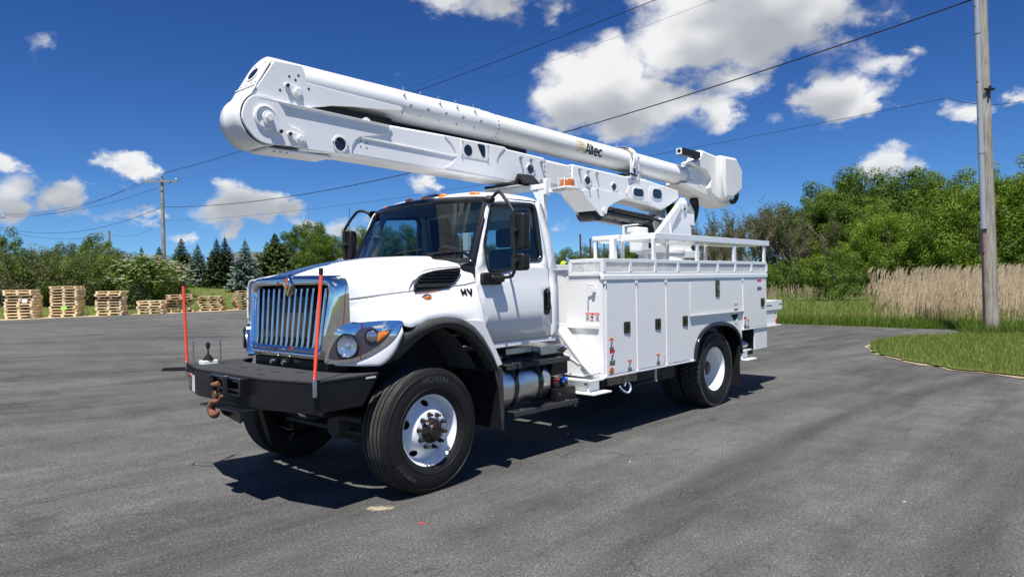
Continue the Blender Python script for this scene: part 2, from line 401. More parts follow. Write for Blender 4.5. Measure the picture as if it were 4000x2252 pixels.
def text_mesh(txt, size, mat, name, parent, place, extrude=0.001, shear=0.0, bold=0.0, align='CENTER', depth=0.0, sx=1.0):
    """flat lettering as real thin geometry; place(u, v, w) maps text plane to world"""
    cu = bpy.data.curves.new('lettering', 'FONT'); cu.body = txt; cu.size = size; cu.extrude = extrude; cu.shear = shear; cu.offset = bold
    cu.align_x = align; cu.align_y = 'CENTER'; cu.resolution_u = 3
    to = bpy.data.objects.new('lettering', cu); col.objects.link(to)
    dg = bpy.context.evaluated_depsgraph_get(); ev = to.evaluated_get(dg); me = bpy.data.meshes.new_from_object(ev)
    bpy.data.objects.remove(to)
    for v in me.vertices: v.co = Vector(place(v.co.x * sx, v.co.y, v.co.z))
    me.materials.clear(); me.materials.append(MAT[mat])
    o = bpy.data.objects.new(name, me); col.objects.link(o)
    if parent is not None: o.parent = parent
    return o

def stroke_text(glyphs, width, mat, name, parent, place, thick=.0016):
    """block lettering from strokes: glyphs = list of polylines in the text plane, mapped by place(u, v, w)"""
    m = MB()
    for pl in glyphs:
        P = []
        for q, p in enumerate(pl):
            a = Vector(p)
            if q:
                b0 = Vector(pl[q - 1]); k = max(1, int((a - b0).length / .014)); P += [b0.lerp(a, (j + 1) / k) for j in range(k - 1)]
            P.append(a)
        n = len(P); L = []; R = []
        for i in range(n):
            d0 = (P[i] - P[i - 1]).normalized() if i else (P[1] - P[0]).normalized(); d1 = (P[i + 1] - P[i]).normalized() if i < n - 1 else d0
            n0 = Vector((-d0.y, d0.x)); n1 = Vector((-d1.y, d1.x)); b = (n0 + n1); b = b.normalized() if b.length > 1e-6 else n0
            k = width / 2 / max(.45, b.dot(n0)); L.append(P[i] + b * k); R.append(P[i] - b * k)
        for w in (0, thick):
            rows = [[place(a.x, a.y, w) for a in L], [place(a.x, a.y, w) for a in R]]
            m.grid(rows)
        loop = L + R[::-1]; m.grid([[place(a.x, a.y, 0) for a in loop], [place(a.x, a.y, thick) for a in loop]], closed=True)
    return m.build(name, mat, parent, smooth=0)
def arcp(cx, cy, rx, ry, a0, a1, n=10): return [(cx + rx * math.cos(R_(a0 + (a1 - a0) * k / n)), cy + ry * math.sin(R_(a0 + (a1 - a0) * k / n))) for k in range(n + 1)]

# ================================================================ THE TRUCK
truck = empty('bucket_truck')
tag(truck, 'white bucket truck with folded boom parked on the asphalt lot', 'truck')
T = truck

# ---------------------------------------------------------------- wheels
def tyre_profile(R, half, bead=0.298, groove=True):
    p = [(bead, half * 0.70), (bead + 0.03, half * 0.90), (bead + 0.085, half * 1.0), (R - 0.09, half * 0.985), (R - 0.05, half * 0.93), (R - 0.018, half * 0.86), (R - 0.004, half * 0.80), (R, half * 0.74)]
    q = []
    if groove:
        for g in (0.50, 0.17, -0.17, -0.50):
            q += [(R, half * (g + 0.05)), (R - 0.014, half * (g + 0.035)), (R - 0.014, half * (g - 0.035)), (R, half * (g - 0.05))]
    return p + q + [(r, -h) for r, h in p[::-1]]

def disc_with_holes(mb, prof, r_in, r_out, nh, r_h, ra, rb, segs=40):
    """steel disc between r_in and r_out following prof(r) with nh oval hand holes of half sizes (ra radial, rb tangential)"""
    for h in range(nh):
        a0 = 2 * PI * h / nh + PI / 2; half = PI / nh
        bound = []; hole = []
        for k in range(segs):
            t = 2 * PI * k / segs; c, s_ = math.cos(t), math.sin(t)
            m = max(abs(c), abs(s_)); u, w = c / m, s_ / m
            r = (r_in + r_out) / 2 + u * (r_out - r_in) / 2; a = a0 + w * half; bound.append((r, a))
            hole.append((r_h + ra * c, a0 + rb * s_ / r_h))
        rings = []
        for q in (0, 0.35, 0.7, 1.0):
            rings.append([(b[0] * (1 - q) + o[0] * q, b[1] * (1 - q) + o[1] * q) for b, o in zip(bound, hole)])
        rows = [[(r * math.cos(a), prof(r), r * math.sin(a)) for r, a in ring] for ring in rings]
        rows.append([(r * math.cos(a), prof(r) - 0.014, r * math.sin(a)) for r, a in rings[-1]])
        mb.grid(rows, closed=True)

def arc_text(txt, size, r, a_mid, y, parent, name, mat='letter_rubber', spread=1.0, sx=1.0):
    """raised letters round the outer sidewall, read from outside; tops towards the tread"""
    def place(u, v, w):
        a = a_mid + u * spread / r; rr = r + v
        return (rr * math.cos(a), y + w, rr * math.sin(a))
    return text_mesh(txt, size, mat, name, parent, place, extrude=0.0015, bold=0.003, sx=sx)

def front_wheel(name):
    w = empty(name, T)
    R = 0.538; half = 0.158
    MB().lathe(tyre_profile(R, half), 96, close=False).build('tyre', 'rubber', w, smooth=50)
    sip = MB()                                                    # fine shoulder blocks and tread face
    sip.lathe([(R + 0.0012, half * 0.72), (R + 0.0012, half * 0.56)], 96); sip.lathe([(R + 0.0012, -half * 0.56), (R + 0.0012, -half * 0.72)], 96)
    for a, b in ((0.45, 0.22), (0.12, -0.12), (-0.22, -0.45)): sip.lathe([(R + 0.0012, half * a), (R + 0.0012, half * b)], 96)
    sip.build('tread_face', 'tread_rubber', w, recalc=False)
    for rr in (0.365, 0.49): MB().lathe([(rr, half * 0.985), (rr + 0.002, half * 1.012), (rr + 0.005, half * 0.985)], 96).build('sidewall_rib', 'rubber', w)
    xs = [0.10, 0.150, 0.165, 0.185, 0.215, 0.25, 0.268]; ys = [0.128, 0.128, 0.124, 0.106, 0.070, 0.030, 0.016]
    pr = lambda r: interp(xs, ys, r)
    rim = MB()
    rim.lathe([(0.296, 0.086), (0.308, 0.108), (0.312, 0.118), (0.306, 0.124), (0.298, 0.119), (0.289, 0.100), (0.284, 0.06), (0.277, 0.022), (0.270, 0.012)], 80)
    disc_with_holes(rim, pr, 0.186, 0.270, 5, 0.228, 0.026, 0.040)
    rim.lathe([(0.186, pr(0.186)), (0.176, 0.115), (0.166, 0.1235), (0.158, 0.127), (0.10, 0.128), (0.06, 0.128)], 80)
    rim.build('rim', 'wheel_white', w, smooth=45)
    MB().lathe([(0.0, 0.0), (0.262, 0.0), (0.262, -0.12), (0.0, -0.12)], 40).build('brake_drum', 'dark_void', w)
    hub = MB()
    hub.lathe([(0.108, 0.127), (0.108, 0.138), (0.098, 0.146), (0.094, 0.168), (0.070, 0.176), (0.068, 0.196), (0.060, 0.203), (0.0, 0.204)], 40)
    for k in range(10):
        a = 2 * PI * k / 10; hub.cyl((0.083 * math.cos(a), 0.165, 0.083 * math.sin(a)), (0.083 * math.cos(a), 0.184, 0.083 * math.sin(a)), 0.009, n=8)
    for k in range(8):
        a = 2 * PI * k / 8 + 0.2; hub.cyl((0.044 * math.cos(a), 0.203, 0.044 * math.sin(a)), (0.044 * math.cos(a), 0.211, 0.044 * math.sin(a)), 0.007, n=8)
    hub.build('hub', 'hub_black', w, bevel=0.002)
    for k in range(10):
        a = 2 * PI * k / 10 + 0.17; c, s_ = 0.1415 * math.cos(a), 0.1415 * math.sin(a)
        n = MB(); n.cyl((c, 0.125, s_), (c, 0.133, s_), 0.021, n=16); n.cyl((c, 0.133, s_), (c, 0.156, s_), 0.0175, n=6); n.cyl((c, 0.156, s_), (c, 0.180, s_), 0.0105, n=10)
        n.build('lug_nut', 'nut_steel', w, bevel=0.0015)
    ys_ = half * 1.0
    arc_text('MICHELIN', 0.066, 0.440, R_(95), ys_ - 0.002, w, 'tyre_lettering')
    arc_text('315/80 R 22.5', 0.042, 0.440, R_(313), ys_ - 0.002, w, 'tyre_lettering')
    return w

fw = front_wheel('front_wheel'); fw.location = (0, 1.035, 0.535)
fw2 = copy_tree(fw, T); fw2.location = (0, -1.035, 0.535); fw2.rotation_euler = (0, R_(25), PI)

def lug_tyre(parent, yc, name='tyre'):
    R = 0.527; half = 0.142; m = MB()
    prof = [(0.298, half * .70), (0.33, half * .92), (0.38, half), (R - 0.10, half * .99), (R - 0.05, half * .95), (R - 0.024, half * .90), (R - 0.022, 0)]
    prof = prof + [(r, -h) for r, h in prof[-2::-1]]
    m.lathe([(r, h + yc) for r, h in prof], 80)
    o = m.build(name, 'rubber', parent, smooth=50)
    t = MB(); n = 46
    for k in range(n):
        for row, (y0, y1, ph, sk) in enumerate(((0.50, 0.97, 0.0, 0.10), (0.04, 0.46, 0.5, -0.12), (-0.46, -0.04, 0.0, 0.12), (-0.97, -0.50, 0.5, -0.10))):
            a = 2 * PI * (k + ph) / n; da = 2 * PI / n * 0.40
            out = 1 if y1 > 0 and row == 0 else (-1 if row == 3 else 0)
            c = []
            for rr, yk in ((R - 0.03, 0), (R, 0)):
                for sy in (0, 1):
                    yy = (y0 + (y1 - y0) * sy) * half + yc
                    rad = rr - (0.010 if (out == 1 and sy == 1) or (out == -1 and sy == 0) else 0) * (rr == R)
                    if rr != R and ((out == 1 and sy == 1) or (out == -1 and sy == 0)): rad = R - 0.055
                    for sa in (-1, 1):
                        aa = a + sa * da + sk * (sy - .5) * 0.5
                        c.append((rad * math.cos(aa), yy, rad * math.sin(aa)))
            t.add(c, [(0, 1, 3, 2), (4, 6, 7, 5), (0, 2, 6, 4), (1, 5, 7, 3), (0, 4, 5, 1), (2, 3, 7, 6)])
    t.build('tread_block_rows', 'tread_rubber', parent, bevel=0, smooth=0, kind='stuff')
    for rr in (0.40, 0.455): MB().lathe([(rr, yc + half * .985), (rr + .003, yc + half * 1.02), (rr + .006, yc + half * .985)], 80).build('sidewall_rib', 'rubber', parent)
    return o

def rear_wheel(name):
    w = empty(name, T)
    lug_tyre(w, 0.0); lug_tyre(w, -0.335)
    MB().lathe([(0.290, 0.088), (0.305, 0.104), (0.309, 0.113), (0.304, 0.120), (0.296, 0.115), (0.284, 0.095), (0.272, 0.06), (0.268, 0.02), (0.272, -0.02), (0.262, -0.05), (0.266, -0.09), (0.255, -0.115),
                (0.225, -0.128), (0.19, -0.120), (0.165, -0.112), (0.10, -0.112), (0.0, -0.112)], 80).build('rim', 'wheel_white', w, smooth=40)
    hb = MB(); hb.lathe([(0.118, -0.112), (0.112, -0.07), (0.10, -0.045), (0.085, 0.0), (0.080, 0.02), (0.0, 0.025)], 40)
    for k in range(10):
        a = 2 * PI * k / 10; hb.cyl((.095 * math.cos(a), -.05, .095 * math.sin(a)), (.095 * math.cos(a), .0, .095 * math.sin(a)), .009, n=8)
    hb.build('hub', 'hub_black', w, bevel=0.002)
    for k in range(10):
        a = 2 * PI * k / 10 + 0.1; c, s_ = 0.1425 * math.cos(a), 0.1425 * math.sin(a)
        n = MB(); n.cyl((c, -0.114, s_), (c, -0.085, s_), 0.019, n=6); n.cyl((c, -0.085, s_), (c, -0.04, s_), 0.0105, n=10)
        n.build('lug_nut', 'nut_steel', w)
    return w
rw = rear_wheel('rear_wheel'); rw.location = (-5.27, 1.055, 0.525)
rw2 = copy_tree(rw, T); rw2.location = (-5.27, -1.055, 0.525); rw2.rotation_euler = (0, 0.3, PI)

# ---------------------------------------------------------------- chassis
for s in (-1, 1):
    MB().box(-7.6, 0.62, s * 0.40, s * 0.48, 0.72, 1.0).build('frame_rail', 'black_paint', T, bevel=0.006)
ax = MB(); ax.cyl((0, -0.86, 0.53), (0, 0.86, 0.53), 0.075, n=20); ax.lathe([(0.0, -0.17), (0.12, -0.15), (0.19, -0.06), (0.20, 0.0), (0.19, 0.06), (0.12, 0.15), (0.0, 0.17)], 28, 'y', (0.02, 0.18, 0.50))
ax.lathe([(0.0, 0.34), (0.10, 0.33), (0.13, 0.2), (0.12, 0.0)], 24, 'x', (0.0, 0.18, 0.5))
ax.build('front_axle', 'axle_dirt', T, smooth=50)
ax = MB(); ax.cyl((-5.27, -0.6, 0.525), (-5.27, 0.6, 0.525), 0.10, n=20); ax.lathe([(0, -.24), (.16, -.2), (.23, -.08), (.23, .08), (.16, .2), (0, .24)], 28, 'y', (-5.27, 0, .525))
ax.build('rear_axle', 'axle_dirt', T, smooth=50)
for x in (0.0, -5.27):
    for s in (-1, 1):
        sp = MB()
        for k in range(4): sp.grid([[(x - 0.62 + 0.155 * i, s * 0.44 - 0.045, 0.69 - 0.018 * k + 0.10 * ((i - 4) / 4) ** 2) for i in range(9)], [(x - 0.62 + 0.155 * i, s * 0.44 + 0.045, 0.69 - 0.018 * k + 0.10 * ((i - 4) / 4) ** 2) for i in range(9)]])
        o = sp.build('leaf_spring', 'black_paint', T); md = o.modifiers.new('thickness', 'SOLIDIFY'); md.thickness = 0.012
tr = MB(); tr.tube([(0.25, -0.75, 0.46), (0.25, 0.75, 0.46)], 0.02, 10); tr.tube([(0.32, -.5, .62), (0.35, 0.0, 0.60), (0.30, .6, .60)], 0.028, 10)
tr.build('tie_rod', 'axle_dirt', T)
ho = MB(); ho.tube(spline([(0.75, -0.25, 0.82), (0.62, -0.12, 0.66), (0.5, 0.1, 0.60), (0.45, 0.35, 0.68), (0.3, 0.5, 0.75)], 6), 0.022, 8)
ho.tube(spline([(0.8, -0.45, 0.84), (0.6, -0.5, 0.72), (0.35, -0.55, 0.70)], 6), 0.016, 8)
ho.build('air_hose', 'black_plastic', T)
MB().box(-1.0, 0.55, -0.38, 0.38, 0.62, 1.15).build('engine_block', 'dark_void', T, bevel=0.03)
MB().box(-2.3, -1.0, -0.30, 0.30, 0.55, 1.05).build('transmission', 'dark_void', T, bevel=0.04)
sh = MB(); sh.cyl((-2.3, 0, 0.72), (-5.0, 0, 0.60), 0.05, n=14); sh.build('drive_shaft', 'axle_dirt', T)

# ---------------------------------------------------------------- front bumper deck with winch
outer = [(0.50, 1.07), (1.10, 1.095), (1.23, 0.59), (1.23, -0.59), (1.10, -1.095), (0.50, -1.07)]
inner = [(0.46, -1.05), (0.56, -0.99), (0.66, -0.88), (0.71, -0.72), (0.73, -0.4), (0.735, 0.0), (0.73, 0.4), (0.71, 0.72), (0.66, 0.88), (0.56, 0.99), (0.46, 1.05)]
bump = empty('front_bumper', T)
MB().prism(outer + inner, 'z', 1.058, 1.078).build('deck_plate', 'black_grit', bump, bevel=0.004)
fb = MB(); z0, z1 = 0.828, 1.056
seq = [(0.63, 1.065, z0), (1.095, 1.09, z0), (1.225, 0.585, z0), (1.225, -0.585, z0), (1.095, -1.09, z0), (0.63, -1.065, z0)]
top = [(0.47, 1.065, z1), (1.095, 1.09, z1), (1.225, 0.585, z1), (1.225, -0.585, z1), (1.095, -1.09, z1), (0.47, -1.065, z1)]
inn = lambda L: [(max(p[0] - 0.02, 0.47) if abs(p[1]) < 1.0 else p[0] - 0.014, p[1] * 0.985, p[2]) for p in L]
fb.grid([seq, top, inn(top), inn(seq), seq]); fb.build('apron', 'black_paint', bump, smooth=20)
MB().box(0.80, 1.20, -0.5, 0.5, 0.84, 0.86).build('floor_pan', 'black_paint', bump)
slots = ((0.96, -0.25), (0.96, 0.02), (0.96, 0.30), (0.86, 0.5), (1.12, 0.35))
for (x, y) in slots: MB().box(x - 0.012, x + 0.012, y - 0.05, y + 0.05, 1.0775, 1.0815).build('deck_slot', 'dark_void', bump)
for (y0, y1, mt) in ((-0.26, -0.135, 'decal_yellow'), (-0.125, -0.055, 'decal_red')): MB().box(1.2255, 1.2275, y0, y1, 1.015, 1.05).build('warning_decal', mt, bump)
dn = (Vector((1.225, -0.585, 0)) - Vector((1.095, -1.09, 0))).normalized(); nn = Vector((dn.y, -dn.x, 0))
def on_corner(t, z, off): p = Vector((1.095, -1.09, 0)) + dn * t + nn * off; return (p.x, p.y, z)
def corner_decal(t0, t1, za, zb, mt, off):
    MB().hull([on_corner(t0, za, off), on_corner(t1, za, off), on_corner(t1, zb, off), on_corner(t0, zb, off)], [on_corner(t0, za, off + .0015), on_corner(t1, za, off + .0015), on_corner(t1, zb, off + .0015), on_corner(t0, zb, off + .0015)]).build('winch_decal', mt, bump)
corner_decal(0.05, 0.33, 0.838, 0.99, 'decal_white', 0.001); corner_decal(0.06, 0.19, 0.845, 0.962, 'ink', 0.003); corner_decal(0.06, 0.19, 0.965, 0.985, 'decal_red', 0.003)
for k in range(5): corner_decal(0.075, 0.175, 0.868 + 0.018 * k, 0.873 + 0.018 * k, 'decal_grey', 0.005)
hd = MB(); hd.tube([(1.10, -1.02, 1.035), (1.14, -1.10, 1.035), (1.27, -1.24, 1.03), (1.33, -1.12, 1.03), (1.20, -0.92, 1.035), (1.16, -0.84, 1.035)], 0.009, 8); hd.build('side_handle', 'black_paint', bump)
st = MB(); st.box(0.50, 0.60, 1.0665, 1.0725, 1.036, 1.052); st.build('side_light_strip', 'clear_plastic', bump, bevel=0.003)
# orange marker rods
for (x, y, zt, lean, nm) in ((1.09, 1.105, 1.93, -0.075, 1), (1.12, -1.065, 1.87, 0.02, -1)):
    r = empty('marker_rod', T)
    m = MB(); m.cyl((x, y, 1.085), (x + lean, y, zt - 0.045), 0.0135, n=14); m.build('rod', 'orange_rod', r)
    MB().cyl((x + lean * 0.98, y, zt - 0.05), (x + lean * 1.0, y, zt), 0.0165, n=14).build('end_cap', 'black_plastic', r, bevel=0.004)
    MB().box(x - 0.016, x + 0.016, y - 0.008, y + 0.008, 0.955, 1.105).build('clamp_strap', 'satin_metal', r, bevel=0.004)
    if nm == 1:
        for z in (0.985, 1.03): MB().cyl((x, y + .007, z), (x, y + .016, z), 0.009, n=8).build('bolt', 'zinc_bolt', r)
# control lever on the bumper deck
lv = empty('control_lever', T)
MB().box(0.96, 1.10, -0.87, -0.76, 1.078, 1.118).build('valve_box', 'used_white', lv, bevel=0.006)
m = MB(); m.lathe([(0.055, 1.118)] + [p for k in range(5) for p in ((0.055 - 0.008 * k, 1.122 + 0.011 * k), (0.044 - 0.008 * k, 1.128 + 0.011 * k))] + [(0.012, 1.18)], 24, 'z', (1.03, -0.81, 0)); m.build('rubber_boot', 'black_plastic', lv)
m = MB(); m.cyl((1.03, -0.81, 1.17), (1.03, -0.81, 1.24), 0.007, n=10); m.lathe([(0.009, 1.222), (0.017, 1.238), (0.020, 1.268), (0.015, 1.284), (0, 1.287)], 18, 'z', (1.03, -0.81, 0)); m.build('shift_stick', 'black_plastic', lv)
g = MB()
g.bar((1.16, -0.83, 1.08), (1.16, -0.83, 1.30), 0.026, 0.006); g.bar((0.92, -0.79, 1.08), (0.92, -0.79, 1.30), 0.026, 0.006); g.bar((1.163, -0.83, 1.30), (0.917, -0.79, 1.30), 0.026, 0.006)
g.build('lever_guard', 'satin_metal', lv)
# winch fairlead and hook
wn = empty('winch', T)
fr = MB()
for y in (-0.21, 0.36): fr.box(1.226, 1.315, y - 0.012, y + 0.012, 0.92, 1.06)
fr.box(1.226, 1.31, -0.21, 0.36, 1.048, 1.06); fr.box(1.226, 1.31, -0.21, 0.36, 0.918, 0.93)
fr.build('fairlead_frame', 'black_gloss', wn, bevel=0.004)
for y in (-0.155, 0.10): MB().cyl((1.295, y, 0.925), (1.295, y, 1.066), 0.030, n=20).build('vertical_roller', 'black_gloss', wn, bevel=0.003)
for z in (0.955, 1.03): MB().cyl((1.262, -0.19, z), (1.262, 0.34, z), 0.022, n=16).build('horizontal_roller', 'black_gloss', wn)
MB().box(1.2265, 1.228, -0.15, 0.32, 0.94, 1.04).build('rope_opening', 'dark_void', wn)
m = MB(); m.cyl((1.25, -0.055, 1.0), (1.335, -0.045, 0.985), 0.022, n=12); m.cyl((1.335, -0.07, 0.985), (1.335, 0.05, 0.995), 0.018, n=12); m.build('rope_thimble', 'rust', wn)
m = MB()
for d in (-1, 1): m.tube(spline([(1.335, 0.06, 0.99), (1.345, 0.06 + d * 0.012, 0.95), (1.345, 0.06 + d * 0.02, 0.92), (1.35, 0.12 + d * 0.01, 0.905)], 5), 0.009, 8)
m.build('wire_rope', 'black_paint', wn)
m = MB(); m.lathe([(0, -0.012), (0.032, -0.01), (0.036, 0), (0.032, 0.01), (0, 0.012)], 20, 'x', (1.345, 0.0, 0.905)); m.build('rope_clip', 'rust', wn)
hk = spline([(1.352, 0.135, 0.915), (1.355, 0.115, 0.885), (1.358, 0.075, 0.862), (1.36, 0.005, 0.850), (1.36, -0.045, 0.812), (1.36, -0.040, 0.770), (1.36, 0.010, 0.747), (1.36, 0.065, 0.757), (1.36, 0.090, 0.785)], 6)
n_ = len(hk); m = MB(); m.tube(hk, [interp([0, .25, .5, .75, 1], [0.014, 0.017, 0.032, 0.034, 0.010], i / (n_ - 1)) for i in range(n_)], 12); m.build('hook', 'rust', wn, smooth=60)
m = MB(); m.box(1.15, 1.36, -0.26, 0.42, 0.800, 0.814); m.build('hook_shelf', 'black_gloss', wn, bevel=0.002)
MB().prism([(-0.05, 0.80), (0.34, 0.80), (0.34, 0.70), (0.02, 0.745)], 'x', 1.29, 1.30).build('hook_bracket', 'black_gloss', wn, bevel=0.002)
MB().box(1.26, 1.288, 0.30, 0.335, 0.71, 0.795).build('bracket_end', 'axle_dirt', wn)

# ---------------------------------------------------------------- hood and fenders (lofted skin)
FO = [(0.452, 1.143), (0.401, 1.253), (0.316, 1.359), (0.207, 1.431), (0.039, 1.489), (-0.128, 1.503), (-0.284, 1.49), (-0.397, 1.455), (-0.495, 1.395), (-0.612, 1.29), (-0.731, 1.127), (-0.79, 1.01)]
FI = [(0.317, 1.131), (0.253, 1.186), (0.165, 1.294), (0.063, 1.371), (-0.050, 1.405), (-0.20, 1.412), (-0.32, 1.380), (-0.42, 1.330), (-0.50, 1.270), (-0.609, 1.165), (-0.70, 1.05), (-0.755, 0.965)]
FOY = [1.0, 1.08, 1.15, 1.19] + [1.2] * 8
fo = sorted(FO)
def z_lip(x):
    if x > 0.22: return interp([0.22, 0.30, 0.36, 0.62], [1.427, 1.455, 1.485, 1.49], x)
    return interp([p[0] for p in fo], [p[1] for p in fo], x)
HX = [0.60, 0.55, 0.45, 0.35, 0.25, 0.15, 0.05, -0.05, -0.15, -0.25, -0.35, -0.45, -0.55, -0.62, -0.70]
def hood_section(x):
    zc = interp([-0.70, -0.5, -0.18, 0.1, 0.35, 0.5, 0.60], [2.070, 2.072, 2.058, 2.02, 1.965, 1.925, 1.885], x)
    ys = interp([-0.70, -0.3, 0.2, 0.45, 0.60], [0.93, 0.925, 0.90, 0.875, 0.84], x)             # shoulder
    zs = interp([-0.70, -0.3, 0.2, 0.45, 0.60], [1.975, 1.962, 1.925, 1.890, 1.862], x)
    seam_z = interp([-0.70, -0.55, 0.08, 0.30, 0.60], [1.80, 1.775, 1.730, 1.708, 1.675], x)
    ysm = interp([-0.70, 0.1, 0.45, 0.60], [1.035, 1.02, 0.93, 0.865], x)
    bul = interp([-0.70, 0.0, 0.5], [0.50, 0.43, 0.30], x)
    top = [(0, zc), (bul * 0.6, zc - 0.002), (bul, zc - 0.012), (bul + 0.06, zc - 0.042 * interp([-.7, .55], [1, 0.2], x)), (0.5 * (bul + 0.06 + ys - 0.06), 0.5 * (zc - 0.03 + zs) + 0.004), (ys - 0.06, zs - 0.004), (ys - 0.012, zs - 0.022), (ys + 0.012, zs - 0.065), (0.55 * ysm + 0.45 * ys + .005, 0.5 * (zs + seam_z) - 0.01), (ysm, seam_z)]
    yf = interp([-0.75, -0.3, 0.25, 0.33, 0.45, 0.60], [1.17, 1.20, 1.20, 1.16, 1.00, 0.87], x)
    zl = z_lip(x)
    k = max(0.02, min(1, (x + 0.75) / 0.3))
    fen = [(ysm + 0.002, seam_z - 0.006), (ysm + (yf - ysm) * 0.22, seam_z - 0.045 - (seam_z - zl) * 0.06), (ysm + (yf - ysm) * 0.58, seam_z - (seam_z - zl) * 0.36 - 0.012), (ysm + (yf - ysm) * 0.86, seam_z - (seam_z - zl) * 0.62), (yf, seam_z - (seam_z - zl) * 0.84), (yf, zl)]
    return top, fen
def smooth_rows(rows, n=3):
    """Catmull-Rom along both directions"""
    R1 = [spline(r, n) for r in rows]
    cols = list(zip(*R1)); C = [spline(c, n) for c in cols]
    return [list(r) for r in zip(*C)]
hood = empty('hood', T)
rows = []; frow = []
for x in HX:
    tp, fn = hood_section(x)
    full = [(x, -y, z) for y, z in tp[:0:-1]] + [(x, y, z) for y, z in tp]
    rows.append(full); frow.append([(x, y, z) for y, z in fn])
rs = smooth_rows(rows, 4)
hp = MB().grid(rs)
o = hp.build('hood_panel', 'white_paint', hood, smooth=60, recalc=False); md = o.modifiers.new('thickness', 'SOLIDIFY'); md.thickness = 0.012; md.offset = -1 if False else 0
fs = smooth_rows(frow, 4)
for s in (1, -1):
    m = MB().grid([[(p[0], p[1] * s, p[2]) for p in r] for r in fs])
    o = m.build('front_fender', 'white_paint', hood, smooth=60, recalc=False); md = o.modifiers.new('thickness', 'SOLIDIFY'); md.thickness = 0.012; md.offset = 0
    # rear lower fender panel behind the wheel
    q = [(-0.36, 1.475), (-0.62, 1.450), (-0.655, 1.40), (-0.76, 1.22), (-0.875, 1.02), (-0.80, 1.005), (-0.741, 1.127), (-0.622, 1.29), (-0.505, 1.395)]
    MB().prism(q, 'y', s * 1.172, s * 1.204).build('fender_rear_panel', 'white_paint', hood, bevel=0.006)
    MB().box(-0.60, 0.30, s * 1.198, s * 1.212, 1.4425, 1.4475) if False else None
    # black arch flare
    fl = []
    N = len(FO)
    for i in range(N):
        a = Vector(FO[i]); b = Vector(FI[i])
        sec = [(0.0, 1.196), (0.06, 1.214), (0.32, 1.236), (0.62, 1.240), (0.72, 1.222), (0.92, 1.216), (1.0, 1.200), (1.0, 1.10)]
        fl.append([(a.x + (b.x - a.x) * t, s * (y + FOY[i] - 1.2), a.y + (b.y - a.y) * t) for t, y in sec])
    fl = smooth_rows(fl, 3)
    o = MB().grid(fl).build('wheel_arch_flare', 'flare_plastic', hood, smooth=50, recalc=False); md = o.modifiers.new('thickness', 'SOLIDIFY'); md.thickness = 0.006
    # inner wheel liner
    ln = MB().grid([[(x, s * y, z) for x, z in [(p[0] * 0.97, p[1] + 0.005) for p in FI]] for y in (1.0, 0.62)])
    ln.build('wheel_liner', 'interior_grey', hood, smooth=60, recalc=False)
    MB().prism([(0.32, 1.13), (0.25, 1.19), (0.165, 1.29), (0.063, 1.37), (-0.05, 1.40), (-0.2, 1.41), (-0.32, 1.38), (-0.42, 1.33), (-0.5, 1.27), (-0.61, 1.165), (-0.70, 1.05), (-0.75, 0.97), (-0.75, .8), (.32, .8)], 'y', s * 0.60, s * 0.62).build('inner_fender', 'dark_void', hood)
    # mud flap behind the front wheel
    mf = [(-0.755, 0.97), (-0.80, 1.005), (-0.825, 0.80), (-0.845, 0.55), (-0.85, 0.40), (-0.865, 0.40), (-0.868, 0.58), (-0.855, 0.80), (-0.83, 0.985)]
    MB().grid([[(-0.775, s * 0.62, 1.0), (-0.775, s * 1.20, 1.0)], [(-0.815, s * 0.62, 0.78), (-0.815, s * 1.205, 0.78)], [(-0.84, s * 0.64, 0.55), (-0.84, s * 1.205, 0.55)], [(-0.848, s * 0.70, 0.42), (-0.85, s * 1.20, 0.40)]]).build('mud_flap', 'black_plastic', hood)
    MB().prism([(-0.755, 0.97), (-0.80, 1.005), (-0.845, 0.995), (-0.865, 0.8), (-0.868, 0.58), (-0.86, 0.395), (-0.845, 0.40), (-0.835, 0.55), (-0.81, 0.78)], 'y', s * 1.195, s * 1.222).build('mud_flap_edge', 'flare_plastic', hood, bevel=0.006)
    # louvred side vent
    vt = [(0.052, 1.739), (0.028, 1.79), (-0.015, 1.832), (-0.07, 1.868), (-0.13, 1.890), (-0.243, 1.911), (-0.40, 1.926), (-0.545, 1.935), (-0.538, 1.91), (-0.515, 1.88), (-0.469, 1.838), (-0.41, 1.795), (-0.336, 1.763), (-0.22, 1.750), (-0.083, 1.742)]
    def vy(x, z): return 1.046 - (z - 1.74) * 0.36 + interp([-0.55, 0.05], [0.006, -0.006], x)
    va = [(x, s * (vy(x, z) + 0.004), z) for x, z in vt]; vb = [(x, s * (vy(x, z) - 0.04), z) for x, z in vt]
    MB().hull(va, vb).build('vent_recess', 'dark_void', hood, smooth=0)
    rim = MB(); rim.tube([(x, s * (vy(x, z) + 0.004), z) for x, z in vt], 0.007, 8, closed=True); rim.build('vent_rim', 'black_plastic', hood)
    for k, z in enumerate((1.768, 1.795, 1.822, 1.850, 1.878, 1.904)):
        xs_ = [vt[i][0] + (vt[(i + 1) % len(vt)][0] - vt[i][0]) * (z - vt[i][1]) / (vt[(i + 1) % len(vt)][1] - vt[i][1]) for i in range(len(vt)) if (vt[i][1] - z) * (vt[(i + 1) % len(vt)][1] - z) < 0]
        if len(xs_) < 2: continue
        a, b = max(xs_), min(xs_)
        P = [(a, s * (vy(a, z) + 0.010), z), (b, s * (vy(b, z) + 0.010), z + 0.004)]
        MB().bar(P[0], P[1], 0.016, 0.007).build('vent_louvre', 'black_plastic', hood, bevel=0.002)
    lip = MB(); lip.tube(spline([(0.110, s * 1.022, 1.732), (0.085, s * 1.012, 1.782), (0.01, s * 0.992, 1.850), (-0.11, s * 0.968, 1.912), (-0.30, s * 0.955, 1.940), (-0.56, s * 0.955, 1.952)], 5), 0.008, 8); lip.build('vent_lip', 'white_paint', hood)
